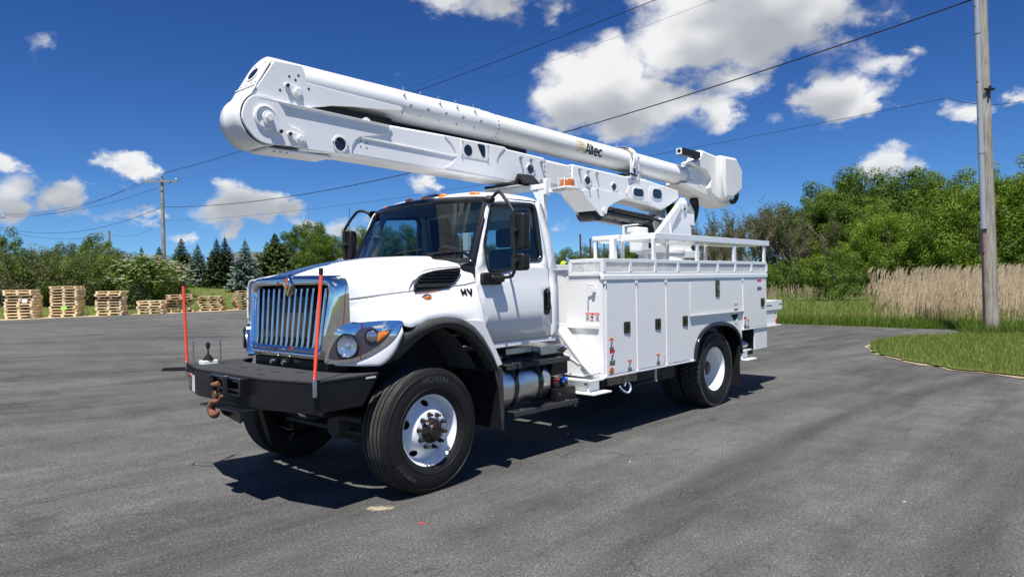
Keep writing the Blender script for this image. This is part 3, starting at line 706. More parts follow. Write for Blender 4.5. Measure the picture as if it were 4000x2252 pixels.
    # side marker lamp and badge
    mk = MB(); mk.lathe([(0.052, 0.0), (0.047, 0.012), (0.036, 0.016)], 28, 'y', (0, 0, 0)); M4 = Matrix.Translation((-0.045, s * 1.088, 1.678)) @ Matrix.Rotation(s * R_(-22), 4, 'X') @ Matrix.Diagonal((1.15, s, 0.62, 1))
    mk.xf(M4).build('side_marker_bezel', 'chrome', hood, smooth=60)
    MB().lathe([(0.039, 0.012), (0.030, 0.026), (0.015, 0.032), (0, 0.033)], 28, 'y').xf(M4).build('side_marker_lens', 'amber', hood, smooth=60)
# chrome badge lettering
def hv_place(u, v, w): return (-0.470 - u, 1.086 - v * 0.40 + w, 1.682 + v)
stroke_text([[(0.010, 0), (0.010, .062)], [(0.055, 0), (0.055, .062)], [(0.010, .031), (0.055, .031)]], .018, 'black_gloss', 'badge_lettering', hood, hv_place, .008)
stroke_text([[(0.085, .062), (0.113, .004), (0.141, .062)]], .018, 'black_gloss', 'badge_lettering', hood, hv_place, .008)
MB().box(-0.625, -0.465, 1.075, 1.083, 1.664, 1.672).build('badge_underline', 'black_gloss', hood)
MB().hull([(0.01, 1.048, 1.722), (-0.22, 1.053, 1.732), (-0.22, 1.053, 1.726), (0.01, 1.048, 1.716)], [(0.01, 1.05, 1.722), (-0.22, 1.055, 1.732), (-0.22, 1.055, 1.726), (0.01, 1.05, 1.716)]).build('fender_decal', 'decal_orange', hood)

# ---------------------------------------------------------------- grille
gr = empty('grille', T)
def gx(z): return 0.645 + (1.80 - z) * 0.105
def loop(hw_top, hw_bot, zt, zb, r, n=7, crown=0.0):
    pts = []
    for cx, cz, a0 in ((1, 1, 0), (-1, 1, 90), (-1, -1, 180), (1, -1, 270)):
        hw = hw_top if cz > 0 else hw_bot; z = zt if cz > 0 else zb
        for k in range(n + 1):
            a = R_(a0 + 90 * k / n); pts.append((cx * (hw - r) + r * math.cos(a), (z - cz * r) + r * math.sin(a)))
        if a0 == 0:
            for k in range(1, 12): y = (hw - r) * (1 - 2 * k / 12); pts.append((y, z + crown * (1 - (y / hw) ** 2)))
        elif a0 == 180:
            for k in range(1, 12): y = -(hw - r) * (1 - 2 * k / 12); pts.append((y, z))
        else:
            h2, z2 = (hw_bot, zb) if a0 == 90 else (hw_top, zt)
            for k in range(1, 8):
                t = k / 8; za = z - cz * r; zb_ = z2 + (r if cz > 0 else -r)
                pts.append((cx * (hw + (h2 - hw) * t), za + (zb_ - za) * t))
    return pts
Lback = loop(0.855, 0.80, 1.872, 1.150, 0.06, crown=0.012)
Lmid = loop(0.835, 0.775, 1.876, 1.152, 0.085, crown=0.016)
Lf = loop(0.725, 0.635, 1.868, 1.165, 0.115, crown=0.022)
Lf2 = loop(0.675, 0.615, 1.835, 1.192, 0.090, crown=0.016)
Lin = loop(0.640, 0.590, 1.803, 1.222, 0.075, crown=.006)
Lin2 = loop(0.632, 0.582, 1.797, 1.228, 0.07, crown=.006)
def ring3(L, xf): return [(xf(z), y, z) for y, z in L]
m = MB().grid([ring3(Lback, lambda z: gx(z) - 0.150 + 0.035 * (1.87 - z)), ring3(Lmid, lambda z: gx(z) - 0.095 + 0.03 * (1.87 - z)), ring3(Lf, lambda z: gx(z) - 0.012), ring3(Lf2, lambda z: gx(z) + 0.012), ring3(Lin, lambda z: gx(z) - 0.002), ring3(Lin2, lambda z: gx(z) - 0.07)], closed=True)
o = m.build('chrome_surround', 'chrome', gr, smooth=70, recalc=False)
MB().prism(loop(0.63, 0.58, 1.80, 1.23, 0.05), 'x', 0.535, 0.548).build('radiator_core', 'radiator', gr, smooth=0)
MB().box(0.552, 0.562, -0.62, 0.62, 1.70, 1.80).build('upper_shroud', 'dark_void', gr); MB().box(0.575, 0.60, -0.60, 0.60, 1.23, 1.33).build('lower_shroud', 'dark_void', gr)
for s in (-1, 1): MB().box(0.552, 0.562, s * 0.40, s * 0.62, 1.23, 1.80).build('side_shroud', 'dark_void', gr)
nb = 13
for i in range(nb):
    t = i / (nb - 1); yt = -0.575 + 1.15 * t; yb = -0.530 + 1.06 * t
    rows = []
    for z, w in ((1.775, 0.8), (1.70, 1.0), (1.5, 1.0), (1.32, 1.0), (1.262, 0.9)):
        k = (1.80 - z) / 0.56; y = yt + (yb - yt) * k; x = gx(z) - 0.012
        if z < 1.3: x += 0.004
        rows.append([(x - 0.055, y + 0.004, z), (x - 0.02, y - 0.018 * w, z), (x, y - 0.012 * w, z), (x + 0.004, y, z), (x, y + 0.012 * w, z), (x - 0.02, y + 0.018 * w, z)])
    if abs(yt) < 0.055: rows = rows[1:]
    MB().grid(rows, closed=True).build('grille_bar', 'chrome', gr, smooth=40)
lb = MB(); lb.grid([[(gx(1.255) - 0.012, y, 1.262) for y in (-.57, 0, .57)], [(gx(1.24) + 0.0, y, 1.238) for y in (-.57, 0, .57)], [(gx(1.22) - 0.03, y, 1.222) for y in (-.57, 0, .57)]]); lb.build('lower_lip', 'chrome', gr, recalc=False)
# diamond emblem
def diamond(zc, hz, hy, x, scale=1.0): return [(x, 0, zc + hz * scale), (x, hy * scale, zc + hz * .12 * scale), (x, 0, zc - hz * scale * 1.0), (x, -hy * scale, zc + hz * .12 * scale)]
em = empty('grille_emblem', T)
MB().hull(diamond(1.800, 0.112, 0.085, gx(1.8) - 0.03), diamond(1.800, 0.100, 0.066, gx(1.8) + 0.022)).build('chrome_diamond', 'chrome', em, bevel=0.004)
MB().hull(diamond(1.822, 0.070, 0.043, gx(1.8) + 0.018), diamond(1.822, 0.070, 0.043, gx(1.8) + 0.0245)).build('black_field', 'ink', em)
for s in (-1, 1):
    for (za, zb) in ((1.875, 1.832), (1.815, 1.765)):
        zt = max(za, zb)
        q = [(0.004 * s, za), (0.004 * s, zb), (0.030 * s if za > 1.83 else 0.029 * s, zb if za > 1.83 else za)]
        A = [(gx(1.8) + 0.023, y, z) for y, z in q]; B = [(gx(1.8) + 0.0275, y, z) for y, z in q]
        MB().hull(A, B).build('red_facet', 'emblem_red', em)
MB().bar((gx(1.8) + 0.027, -0.040, 1.823), (gx(1.8) + 0.027, 0.040, 1.823), 0.004, 0.010).build('cross_bar', 'chrome', em)

# ---------------------------------------------------------------- headlights
HA = Vector((0.70, 0.66)); HT = Vector((-0.585, 0.811)); HN = Vector((0.811, 0.585))
def hlp(s, u, z, off=0.0):
    bulge = 0.050 * math.sin(max(0, min(1, u / 0.66)) * PI) - 0.02 * max(0, z - 1.40) / 0.1
    p = HA + HT * u + HN * (off + bulge); return (p.x, s * p.y, z)
CH = [(-0.012, 1.157), (0.026, 1.282), (0.078, 1.392), (0.156, 1.465), (0.296, 1.484), (0.384, 1.495), (0.504, 1.501), (0.634, 1.499), (0.665, 1.481), (0.652, 1.452), (0.576, 1.333), (0.442, 1.242), (0.328, 1.188), (0.214, 1.155), (0.061, 1.146)]
BW = [(0.030, 1.190), (0.080, 1.317), (0.135, 1.375), (0.181, 1.403), (0.226, 1.390), (0.268, 1.387), (0.326, 1.439), (0.402, 1.452), (0.443, 1.438), (0.465, 1.414), (0.578, 1.425), (0.570, 1.400), (0.512, 1.333), (0.443, 1.278), (0.329, 1.218), (0.176, 1.184)]
AM = [(0.474, 1.408), (0.562, 1.416), (0.543, 1.382), (0.500, 1.345), (0.470, 1.328), (0.462, 1.335), (0.473, 1.37)]
def fan(s, pts, off, back, name, mat, parent, centre=None, dome=0.0):
    pts = [(p.x, p.y) for p in spline([Vector((a, b, 0)) for a, b in pts], 3, closed=True)] if len(pts) > 8 else pts
    cx = sum(p[0] for p in pts) / len(pts); cz = sum(p[1] for p in pts) / len(pts)
    if centre: cx, cz = centre
    rows = [[hlp(s, u, z, back) for u, z in pts], [hlp(s, u, z, off) for u, z in pts]]
    for q, dd in ((0.75, 0.6), (0.45, 0.9), (0.2, 1.0), (0.001, 1.0)): rows.append([hlp(s, cx + (u - cx) * q, cz + (z - cz) * q, off + dome * dd) for u, z in pts])
    return MB().grid(rows, closed=True).build(name, mat, parent, smooth=50)
def disc(s, u, z, r, off, name, mat, parent, prof, n=32):
    rows = [[hlp(s, u + (r * q) * math.cos(2 * PI * k / n) * 0.98, z + (r * q) * math.sin(2 * PI * k / n), off + h) for k in range(n)] for q, h in prof]
    return MB().grid(rows, closed=True).build(name, mat, parent, smooth=60)
for s in (1, -1):
    h = empty('headlight', T)
    fan(s, CH, 0.012, -0.06, 'chrome_bezel', 'chrome', h, dome=0.0)
    fan(s, BW, 0.019, 0.0, 'lamp_bowl', 'bowl_purple', h, dome=0.0)
    disc(s, 0.207, 1.296, 0.104, 0.026, 'lamp_ring', 'black_gloss', h, [(1.0, -0.01), (1.0, 0.012), (0.92, 0.016), (0.86, 0.008)])
    disc(s, 0.210, 1.296, 0.091, 0.0215, 'reflector', 'lens_core', h, [(1.0, 0.016), (0.8, 0.009), (0.5, 0.003), (0.26, 0.001), (0.24, 0.014), (0.001, 0.016)])
    disc(s, 0.210, 1.296, 0.091, 0.039, 'lens', 'lamp_glass', h, [(1.0, 0.0), (0.8, 0.010), (0.45, 0.018), (0.001, 0.021)])
    disc(s, 0.420, 1.376, 0.062, 0.022, 'fog_ring', 'black_gloss', h, [(1.0, -0.005), (1.0, 0.008), (0.88, 0.010), (0.84, 0.0)])
    disc(s, 0.420, 1.376, 0.054, 0.022, 'fog_lamp', 'fog_lens', h, [(1.0, 0.0), (0.7, 0.008), (0.3, 0.012), (0.001, 0.013)])
    fan(s, AM, 0.032, 0.0, 'turn_signal', 'amber', h, dome=0.006)
    # white filler strip under the lamp
    up_ = [(0.061, 1.146), (0.214, 1.156), (0.328, 1.189), (0.442, 1.243), (0.576, 1.334), (0.655, 1.455)]; lo_ = [(0.10, 1.128), (0.27, 1.126), (0.40, 1.128), (0.49, 1.140), (0.585, 1.235), (0.665, 1.40)]
    g_ = [[hlp(s, u, z, o_) for u, z in L_] for L_, o_ in ((up_, -.030), (up_, .0), ([((a[0] + b[0]) / 2, (a[1] + b[1]) / 2) for a, b in zip(up_, lo_)], .004), (lo_, -.008), (lo_, -.05))]
    MB().grid(smooth_rows(g_, 4)).build('lower_filler', 'white_paint', h, smooth=60, recalc=False)
MB().box(0.45, 0.66, -0.62, 0.62, 1.05, 1.15).build('front_crossmember', 'black_paint', T, bevel=0.01)
for y in (-0.2, 0.0): MB().cyl((0.67, y, 1.115), (0.73, y, 1.115), 0.02, n=12).build('tow_pin', 'satin_metal', T)

# ---------------------------------------------------------------- cab
def yside(z):
    return interp([1.2, 1.745, 1.79, 1.93, 2.3, 2.64, 2.72], [1.028, 1.030, 1.018, 1.016, 0.985, 0.945, 0.935], z)

def poly_ring(outer, hole):
    """match two polygons by rays from the hole's centre -> two loops of equal length"""
    cx = sum(p[0] for p in hole) / len(hole); cz = sum(p[1] for p in hole) / len(hole)
    angs = sorted(set(round(math.atan2(p[1] - cz, p[0] - cx), 4) for p in list(outer) + list(hole)))
    def cast(poly, a):
        d = (math.cos(a), math.sin(a)); best = None
        for i in range(len(poly)):
            p = poly[i]; q = poly[(i + 1) % len(poly)]; e = (q[0] - p[0], q[1] - p[1]); den = d[0] * e[1] - d[1] * e[0]
            if abs(den) < 1e-9: continue
            wx, wz = p[0] - cx, p[1] - cz
            t = (wx * e[1] - wz * e[0]) / den; u = (wx * d[1] - wz * d[0]) / den
            if t > 0 and -1e-4 <= u <= 1.0001 and (best is None or t > best): best = t
        best = best or 0.1
        return (cx + d[0] * best, cz + d[1] * best)
    return [cast(outer, a) for a in angs], [cast(hole, a) for a in angs]

def side_panel(name, outer, hole, mat, parent, s, ymap, thick=0.03, cuts=(1.5, 1.745, 1.79, 1.93, 2.1, 2.3, 2.5), off=0.0, smooth=30):
    bm = bmesh.new()
    if hole:
        A, B = poly_ring(outer, hole); va = [bm.verts.new((p[0], 0, p[1])) for p in A]; vb = [bm.verts.new((p[0], 0, p[1])) for p in B]
        n = len(A)
        for i in range(n): 
            try: bm.faces.new((va[i], va[(i + 1) % n], vb[(i + 1) % n], vb[i]))
            except ValueError: pass
    else:
        bm.faces.new([bm.verts.new((p[0], 0, p[1])) for p in outer])
    bmesh.ops.remove_doubles(bm, verts=bm.verts, dist=0.0005)
    for z in cuts:
        bmesh.ops.bisect_plane(bm, geom=bm.verts[:] + bm.edges[:] + bm.faces[:], plane_co=(0, 0, z), plane_no=(0, 0, 1))
    for v in bm.verts: v.co.y = s * (ymap(v.co.z) + off)
    bmesh.ops.recalc_face_normals(bm, faces=bm.faces)
    me = bpy.data.meshes.new(name); bm.to_mesh(me); bm.free()
    me.materials.append(MAT[mat]); me.polygons.foreach_set('use_smooth', [True] * len(me.polygons)); me.set_sharp_from_angle(angle=R_(smooth))
    # outward normals
    if sum(p.normal.y for p in me.polygons) * s < 0: me.flip_normals()
    o = bpy.data.objects.new(name, me); col.objects.link(o); o.parent = parent
    if thick: md = o.modifiers.new('thickness', 'SOLIDIFY'); md.thickness = thick; md.offset = -1
    return o

WIN = roundpoly([(-0.905, 1.925), (-0.888, 2.17), (-1.022, 2.545), (-1.665, 2.588), (-1.700, 2.045), (-1.40, 2.035), (-1.25, 1.965), (-1.12, 1.926)], 0.055)
def grow(poly, d):
    n = len(poly); out = []
    for i in range(n):
        p = Vector(poly[i]); e = (Vector(poly[(i + 1) % n]) - Vector(poly[i - 1])).normalized(); nrm = Vector((e.y, -e.x)); out.append(tuple(p + nrm * d))
    return out
if (Vector(grow(WIN, 0.02)[0]) - Vector((-1.3, 2.25))).length < (Vector(WIN[0]) - Vector((-1.3, 2.25))).length: WIN = WIN[::-1]
DOOR = roundpoly([(-0.735, 1.215), (-0.712, 1.60), (-0.735, 1.990), (-0.885, 2.30), (-1.008, 2.595), (-1.10, 2.635), (-1.69, 2.635), (-1.775, 2.2), (-1.815, 1.95), (-1.815, 1.30), (-1.78, 1.215)], 0.03)
cab = empty('cab', T)
for s in (1, -1):
    d = empty('cab_door', T)
    side_panel('door_panel', DOOR, grow(WIN, 0.030), 'white_paint', d, s, yside)
    side_panel('window_gasket', grow(WIN, 0.034), WIN, 'black_gloss', d, s, yside, thick=0.05, off=0.006, smooth=60)
    side_panel('door_window', grow(WIN, 0.010), None, 'side_glass', d, s, lambda z: 1.006 - (z - 1.93) * 0.098, thick=0.0, off=-0.010, cuts=(), smooth=0)
    inn = MB(); inn.box(-1.78, -0.74, s * 0.955, s * 0.965, 1.25, 1.93); inn.build('door_trim', 'interior', d)
    h = MB(); h.prism(rrect(-1.805, -1.700, 1.445, 1.725, 0.05, 6), 'y', s * 1.0285, s * 1.036); h.build('handle_recess', 'black_gloss', d, bevel=0.003)
    h = MB(); h.prism(rrect(-1.783, -1.738, 1.50, 1.700, 0.02, 4), 'y', s * 1.050, s * 1.066); h.prism(rrect(-1.783, -1.738, 1.655, 1.700, 0.015, 4), 'y', s * 1.034, s * 1.056); h.prism(rrect(-1.783, -1.738, 1.50, 1.54, 0.015, 4), 'y', s * 1.034, s * 1.056)
    h.build('door_handle', 'black_plastic', d, bevel=0.006)
    MB().cyl((-1.745, s * 1.036, 1.475), (-1.745, s * 1.042, 1.475), 0.012, n=14).build('door_lock', 'black_gloss', d)
    # rear corner post and sill
    Q = roundpoly([(-1.822, 1.215), (-1.823, 1.95), (-1.783, 2.2), (-1.698, 2.64), (-1.765, 2.66), (-1.87, 2.32), (-1.95, 1.93), (-1.96, 1.30), (-1.93, 1.215)], 0.02)
    side_panel('corner_post', Q, None, 'white_paint', cab, s, yside)
    g = [[(x, s * y, z) for x, y in ((xx, yside(z)), (xx - 0.02, yside(z) - 0.01), (xx - 0.038, yside(z) - 0.035), (xx - 0.045, yside(z) - 0.075))] for z, xx in ((1.215, -1.93), (1.30, -1.958), (1.93, -1.948), (2.32, -1.868), (2.66, -1.765))]
    MB().grid(g).build('rear_corner', 'white_paint', cab, smooth=60, recalc=False)
    MB().prism([(-0.76, 1.175), (-0.76, 1.21), (-1.93, 1.21), (-1.90, 1.165), (-0.80, 1.15)], 'y', s * 0.90, s * 1.022).build('sill', 'white_paint', cab, bevel=0.006)
    # A pillar
    A1 = [(-0.728, 1.992), (-0.878, 2.302), (-1.000, 2.598), (-1.09, 2.645)]
    ws = [(-0.722, 0.990, 1.985), (-0.862, 0.958, 2.30), (-0.985, 0.925, 2.585), (-1.04, 0.905, 2.635)]
    g = []
    for (x, z), w in zip(A1, ws):
        a = Vector((x, yside(z) - 0.001, z)); b = Vector(w); mid = (a + b) / 2 + Vector((0.004, 0.006, 0.002))
        g.append([(p.x, s * p.y, p.z) for p in (a, mid, b)])
    MB().grid(smooth_rows(g, 4)).build('a_pillar', 'white_paint', cab, smooth=60, recalc=False)
    MB().grid([[(-0.60, s * 0.93, 1.965), (-0.72, s * 1.01, 1.965)], [(-0.60, s * 1.0, 1.3), (-0.715, s * 1.01, 1.25)]]).build('cowl_side', 'black_plastic', cab)
    # inner pillar
    MB().bar((-0.80, s * 0.90, 1.98), (-1.10, s * 0.84, 2.60), 0.07, 0.05).build('pillar_trim', 'interior_grey', cab, bevel=0.01)
    gh = MB(); gh.tube(spline([(-0.92, s * 0.86, 2.33), (-0.96, s * 0.80, 2.34), (-0.99, s * 0.79, 2.28), (-0.93, s * 0.80, 2.12), (-0.86, s * 0.83, 2.06)], 6), 0.018, 8); gh.build('grab_handle', 'interior_grey', cab)

# windshield (curved) -------------------------------------------------
def ws_pt(u, v):
    """u -1..1 across, v 0..1 up"""
    yb, yt = 0.985, 0.912
    y = u * (yb + (yt - yb) * v); c = 1 - abs(u) ** 2.4
    xb = -0.722 + 0.155 * c; xt = -1.028 + 0.125 * c
    zb = 1.985 + 0.045 * c; zt = 2.622 + 0.038 * c
    return (xb + (xt - xb) * v + 0.012 * math.sin(PI * v), y, zb + (zt - zb) * v)
wsd = empty('windshield', T)
MB().grid([[ws_pt(-1 + 2 * i / 28, j / 12) for i in range(29)] for j in range(13)]).build('windshield_pane', 'windshield_glass', wsd, smooth=80, recalc=False)
def band(us, vs, off=0.006):
    def q(u, v): p = Vector(ws_pt(u, v)); return (p.x + off, p.y * 1.002, p.z + off * 0.5)
    return [[q(u, v) for u in us] for v in vs]
U = [-1.02 + 2.04 * i / 30 for i in range(31)]
m = MB(); m.grid(band(U, (0.945, 1.03))); m.grid(band(U, (-0.03, 0.06))); m.grid(band((-1.03, -0.945), [k / 12 for k in range(13)])); m.grid(band((0.945, 1.03), [k / 12 for k in range(13)]))
o = m.build('windshield_frame', 'black_gloss', wsd, smooth=60, recalc=False); md = o.modifiers.new('thickness', 'SOLIDIFY'); md.thickness = 0.016; md.offset = 0
for s in (0.35, -0.25):
    w = MB(); a = Vector(ws_pt(s, 0.01)); b = Vector(ws_pt(s + 0.42, 0.14)); off = Vector((0.03, 0, 0.02)); w.tube([a + off, (a + b) / 2 + off * 1.2, b + off], 0.006, 6); w.build('wiper_arm', 'black_plastic', wsd)
    p = Vector(ws_pt(s + .45, 0.16)); w = MB(); w.tube([Vector(ws_pt(s + 0.12, 0.10)) + Vector((.016, 0, .01)), Vector(ws_pt(s + 0.42, 0.14)) + Vector((.016, 0, .01)), Vector(ws_pt(s + 0.62, 0.17)) + Vector((.016, 0, .01))], 0.006, 6); w.build('wiper_blade', 'black_plastic', wsd)
# cowl
MB().grid([[(-0.66, y, 1.955 + 0.02 * (1 - abs(y))) for y in (-.95, -.5, 0, .5, .95)], [(-0.545 - 0.17 * (abs(y) / .95) ** 2.4, y, 1.99 + 0.05 * (1 - (abs(y) / .95) ** 2)) for y in (-.95, -.5, 0, .5, .95)]]).build('cowl_panel', 'black_plastic', cab, recalc=False)
# roof ---------------------------------------------------------------
def roof_pt(u, t):
    e = abs(u) ** 4
    edge = Vector(ws_pt(max(-1, min(1, u)), 1.025))
    x = edge.x + (-1.80 - edge.x) * t
    y = u * (0.918 + (0.945 - 0.918) * min(1, t * 3))
    zc = interp([0, 0.04, 0.12, 0.3, 0.55, 0.85, 0.95, 1.0], [2.668, 2.692, 2.722, 2.752, 2.765, 2.755, 2.73, 2.68], t)
    ze = interp([0, 0.1, 0.5, 0.9, 1.0], [2.630, 2.640, 2.648, 2.648, 2.62], t)
    z = ze + (zc - ze) * (1 - e) ** 0.75
    return (x, y, z)
TT = [0, .02, .05, .09, .14, .2, .3, .4, .5, .6, .7, .78, .85, .9, .94, .97, 1.0]
UU = [-1 + 2 * i / 40 for i in range(41)]
rf = MB().grid([[roof_pt(u, t) for u in UU] for t in TT])
rf.grid([[roof_pt(u, 1.0) for u in UU], [(-1.835, roof_pt(u, 1)[1], roof_pt(u, 1)[2] - 0.06) for u in UU], [(-1.90, u * 0.95, 2.40) for u in UU]])
rf.build('roof', 'white_paint', cab, smooth=50, recalc=False)
MB().grid([[(p[0], p[1] * .97, p[2] - 0.035) for p in [roof_pt(u, t) for u in UU[::4]]] for t in TT[1::3]]).build('headliner', 'headliner', cab)
for u, t in ((-0.90, 0.10), (-0.30, 0.085), (0.0, 0.085), (0.30, 0.085), (0.74, 0.10)):
    p = Vector(roof_pt(u, t)); q = Vector(roof_pt(u, t + 0.03)); du = (Vector(roof_pt(u + 0.02, t)) - p).normalized(); dt = (p - q).normalized(); n = du.cross(dt)
    if n.z < 0: n = -n
    Mx = Matrix((( du.x, n.x, dt.x, p.x), (du.y, n.y, dt.y, p.y), (du.z, n.z, dt.z, p.z), (0, 0, 0, 1)))
    MB().lathe([(0.062, -0.004), (0.060, 0.006), (0.05, 0.016), (0.03, 0.024), (0, 0.027)], 24).xf(Mx @ Matrix.Diagonal((1, 1, 0.58, 1))).build('roof_marker_light', 'amber', cab, smooth=60)
MB().prism([(-1.02, 2.725), (-1.10, 2.765), (-1.22, 2.765), (-1.27, 2.74)], 'y', -0.10, 0.06).build('roof_antenna_dome', 'black_gloss', cab, bevel=0.015)
# back wall with window, floor, interior -------------------------------
bw = MB()
A, B = poly_ring([(-0.93, 1.22), (0.93, 1.22), (0.93, 2.44), (0.86, 2.60), (-0.86, 2.60), (-0.93, 2.44)], roundpoly([(-0.52, 2.06), (0.52, 2.06), (0.52, 2.50), (-0.52, 2.50)], 0.06))
bw.grid([[(-1.955 if p[1] < 2.0 else -1.955 + (p[1] - 2.0) * 0.18, p[0], p[1]) for p in A], [(-1.955 + max(0, p[1] - 2.0) * 0.18, p[0], p[1]) for p in B]], closed=True)
o = bw.build('back_wall', 'white_paint', cab, smooth=0); md = o.modifiers.new('thickness', 'SOLIDIFY'); md.thickness = 0.03; md.offset = 0
MB().grid([[(-1.944, -0.53, 2.05), (-1.944, 0.53, 2.05)], [(-1.862, -0.53, 2.51), (-1.862, 0.53, 2.51)]]).build('rear_window', 'side_glass', cab)
MB().box(-1.93, -0.72, -0.95, 0.95, 1.19, 1.22).build('cab_floor', 'interior', cab)
MB().grid([[(-1.90, y, 1.22) for y in (-.92, -.53)], [(-1.90, y, 2.0) for y in (-.92, -.53)], [(-1.80, y, 2.58) for y in (-.88, -.53)]]).build('rear_trim', 'interior', cab); MB().grid([[(-1.90, y, 1.22) for y in (.53, .92)], [(-1.90, y, 2.0) for y in (.53, .92)], [(-1.80, y, 2.58) for y in (.53, .88)]]).build('rear_trim', 'interior', cab)
MB().grid([[(-1.90, y, 1.22) for y in (-.53, .53)], [(-1.89, y, 2.05) for y in (-.53, .53)]]).build('rear_trim', 'interior', cab)
ds = MB(); ds.grid([[(-0.62, y, 1.97), (-0.80, y, 2.035), (-0.98, y, 2.02), (-1.06, y, 1.93), (-1.04, y, 1.6), (-0.95, y, 1.3)] for y in (-0.94, -0.5, 0, 0.5, 0.94)]); ds.build('dashboard', 'interior_grey', cab, smooth=40, recalc=False)
def seat(y):
    s_ = empty('seat', T)
    c = MB(); c.box(-1.66, -1.16, y - 0.25, y + 0.25, 1.46, 1.62); c.build('cushion', 'interior', s_, bevel=0.05, seg=3)
    b = MB(); b.hull([(-1.60, y - .24, 1.58), (-1.60, y + .24, 1.58), (-1.70, y + .22, 2.17), (-1.70, y - .22, 2.17)], [(-1.72, y - .24, 1.58), (-1.72, y + .24, 1.58), (-1.80, y + .22, 2.17), (-1.80, y - .22, 2.17)]); b.build('backrest', 'interior', s_, bevel=0.04, seg=3)
    h = MB(); h.box(-1.80, -1.70, y - 0.14, y + 0.14, 2.18, 2.39); h.build('headrest', 'interior', s_, bevel=0.04, seg=3)
    MB().box(-1.62, -1.2, y - 0.2, y + 0.2, 1.22, 1.46).build('pedestal', 'interior', s_)
seat(0.47); seat(-0.47)
sw = empty('steering_wheel', T)
Mw = Matrix.Translation((-1.02, 0.47, 2.02)) @ Matrix.Rotation(R_(-38), 4, 'Y')
m = MB(); m.tube([(0.23 * math.cos(2 * PI * k / 32), 0.23 * math.sin(2 * PI * k / 32), 0) for k in range(32)], 0.016, 8, closed=True); m.xf(Mw).build('rim', 'interior', sw)
m = MB(); m.box(-0.07, 0.07, -0.06, 0.06, -0.02, 0.02)
for a in (0.3, PI - 0.3, -PI / 2): m.bar((0, 0, 0), (0.22 * math.cos(a), 0.22 * math.sin(a), 0), 0.03, 0.015)
m.xf(Mw).build('spokes', 'interior', sw); MB().cyl((-1.02, 0.47, 2.0), (-0.85, 0.47, 1.75), 0.035, n=12).build('column', 'interior', sw)

# mirrors --------------------------------------------------------------
for s in (1, -1):
    mr = empty('mirror_assembly', T)
    y = lambda v: s * v
    arm = MB(); arm.tube(spline([(-0.985, y(1.00), 2.628), (-0.955, y(1.10), 2.665), (-0.925, y(1.18), 2.640), (-0.895, y(1.335), 2.49), (-0.890, y(1.365), 2.42), (-0.888, y(1.368), 2.2), (-0.885, y(1.365), 1.93), (-0.885, y(1.345), 1.872), (-0.885, y(1.30), 1.848), (-0.885, y(1.08), 1.838)], 6), 0.0165, 10); arm.build('arm_tube', 'black_plastic', mr, smooth=60)
    b = MB(); b.lathe([(0.052, 0), (0.046, 0.03), (0.024, 0.06), (0, 0.065)], 20, 'y', (0, 0, 0)); b.xf(Matrix.Translation((-1.00, y(0.935), 2.612)) @ Matrix.Diagonal((1.2, s, .85, 1))); b.build('upper_bracket', 'black_plastic', mr)
    b = MB(); b.prism(rrect(-1.045, -0.775, 1.775, 1.895, 0.03), 'y', y(1.012), y(1.062)); b.prism(rrect(-1.045, -0.87, 1.80, 1.87, 0.02), 'y', y(1.062), y(1.10)); b.build('lower_bracket', 'black_plastic', mr, bevel=0.012)
    for zz in ((2.100, 2.445, 1.285, 1.462), (1.905, 2.068, 1.290, 1.455)):
        hb = MB(); hb.prism(rrect(y(zz[2]) if s > 0 else y(zz[3]), y(zz[3]) if s > 0 else y(zz[2]), zz[0], zz[1], 0.035), 'x', -1.01, -0.915); hb.build('mirror_housing', 'black_plastic', mr, bevel=0.016, seg=3)
        MB().prism(rrect(min(y(zz[2]), y(zz[3])) + .012, max(y(zz[2]), y(zz[3])) - .012, zz[0] + .012, zz[1] - .012, 0.025), 'x', -1.016, -1.0115).build('mirror_pane', 'chrome', mr)
        zc = (zz[0] + zz[1]) / 2 + (0.0 if zz[0] > 2 else 0.0)
        MB().lathe([(0, -0.03), (0.03, -0.022), (0.034, 0), (0.03, 0.022), (0, 0.03)], 16, 'x', (-0.892, y(1.368), zc)).build('pivot_clamp', 'black_plastic', mr)
an = MB(); an.tube([(-0.80, -1.16, 1.92), (-0.83, -1.17, 2.70)], [0.006, 0.003], 6); an.build('whip_antenna', 'black_plastic', T)

# ---------------------------------------------------------------- fuel tank, steps, valves on the driver side
tk = empty('fuel_tank', T)
MB().lathe([(0.0, -0.90), (0.20, -0.905), (0.255, -0.915), (0.268, -0.935), (0.268, -1.745), (0.255, -1.765), (0.20, -1.775), (0, -1.78)], 56, 'x', (0, 0.80, 0.755)).build('tank_shell', 'tank_alu', tk, smooth=40)
for x in (-1.22, -1.60):
    MB().lathe([(0.270, x - 0.03), (0.275, x - 0.03), (0.275, x + 0.03), (0.270, x + 0.03)], 56, 'x', (0, 0.80, 0.755)).build('tank_strap', 'black_gloss', tk)
    MB().bar((x, 1.045, 0.82), (x - 0.07, 1.06, 0.955), 0.03, 0.012).build('step_bracket', 'black_paint', tk); MB().bar((x, 1.055, 0.80), (x + 0.06, 1.06, 0.955), 0.03, 0.012).build('step_bracket', 'black_paint', tk)
MB().lathe([(0.055, 0.0), (0.06, 0.012), (0.05, 0.035), (0.0, 0.04)], 20, 'z', (-1.22, 0.80, 1.018)).build('fuel_cap', 'zinc_bolt', tk, bevel=0.003)
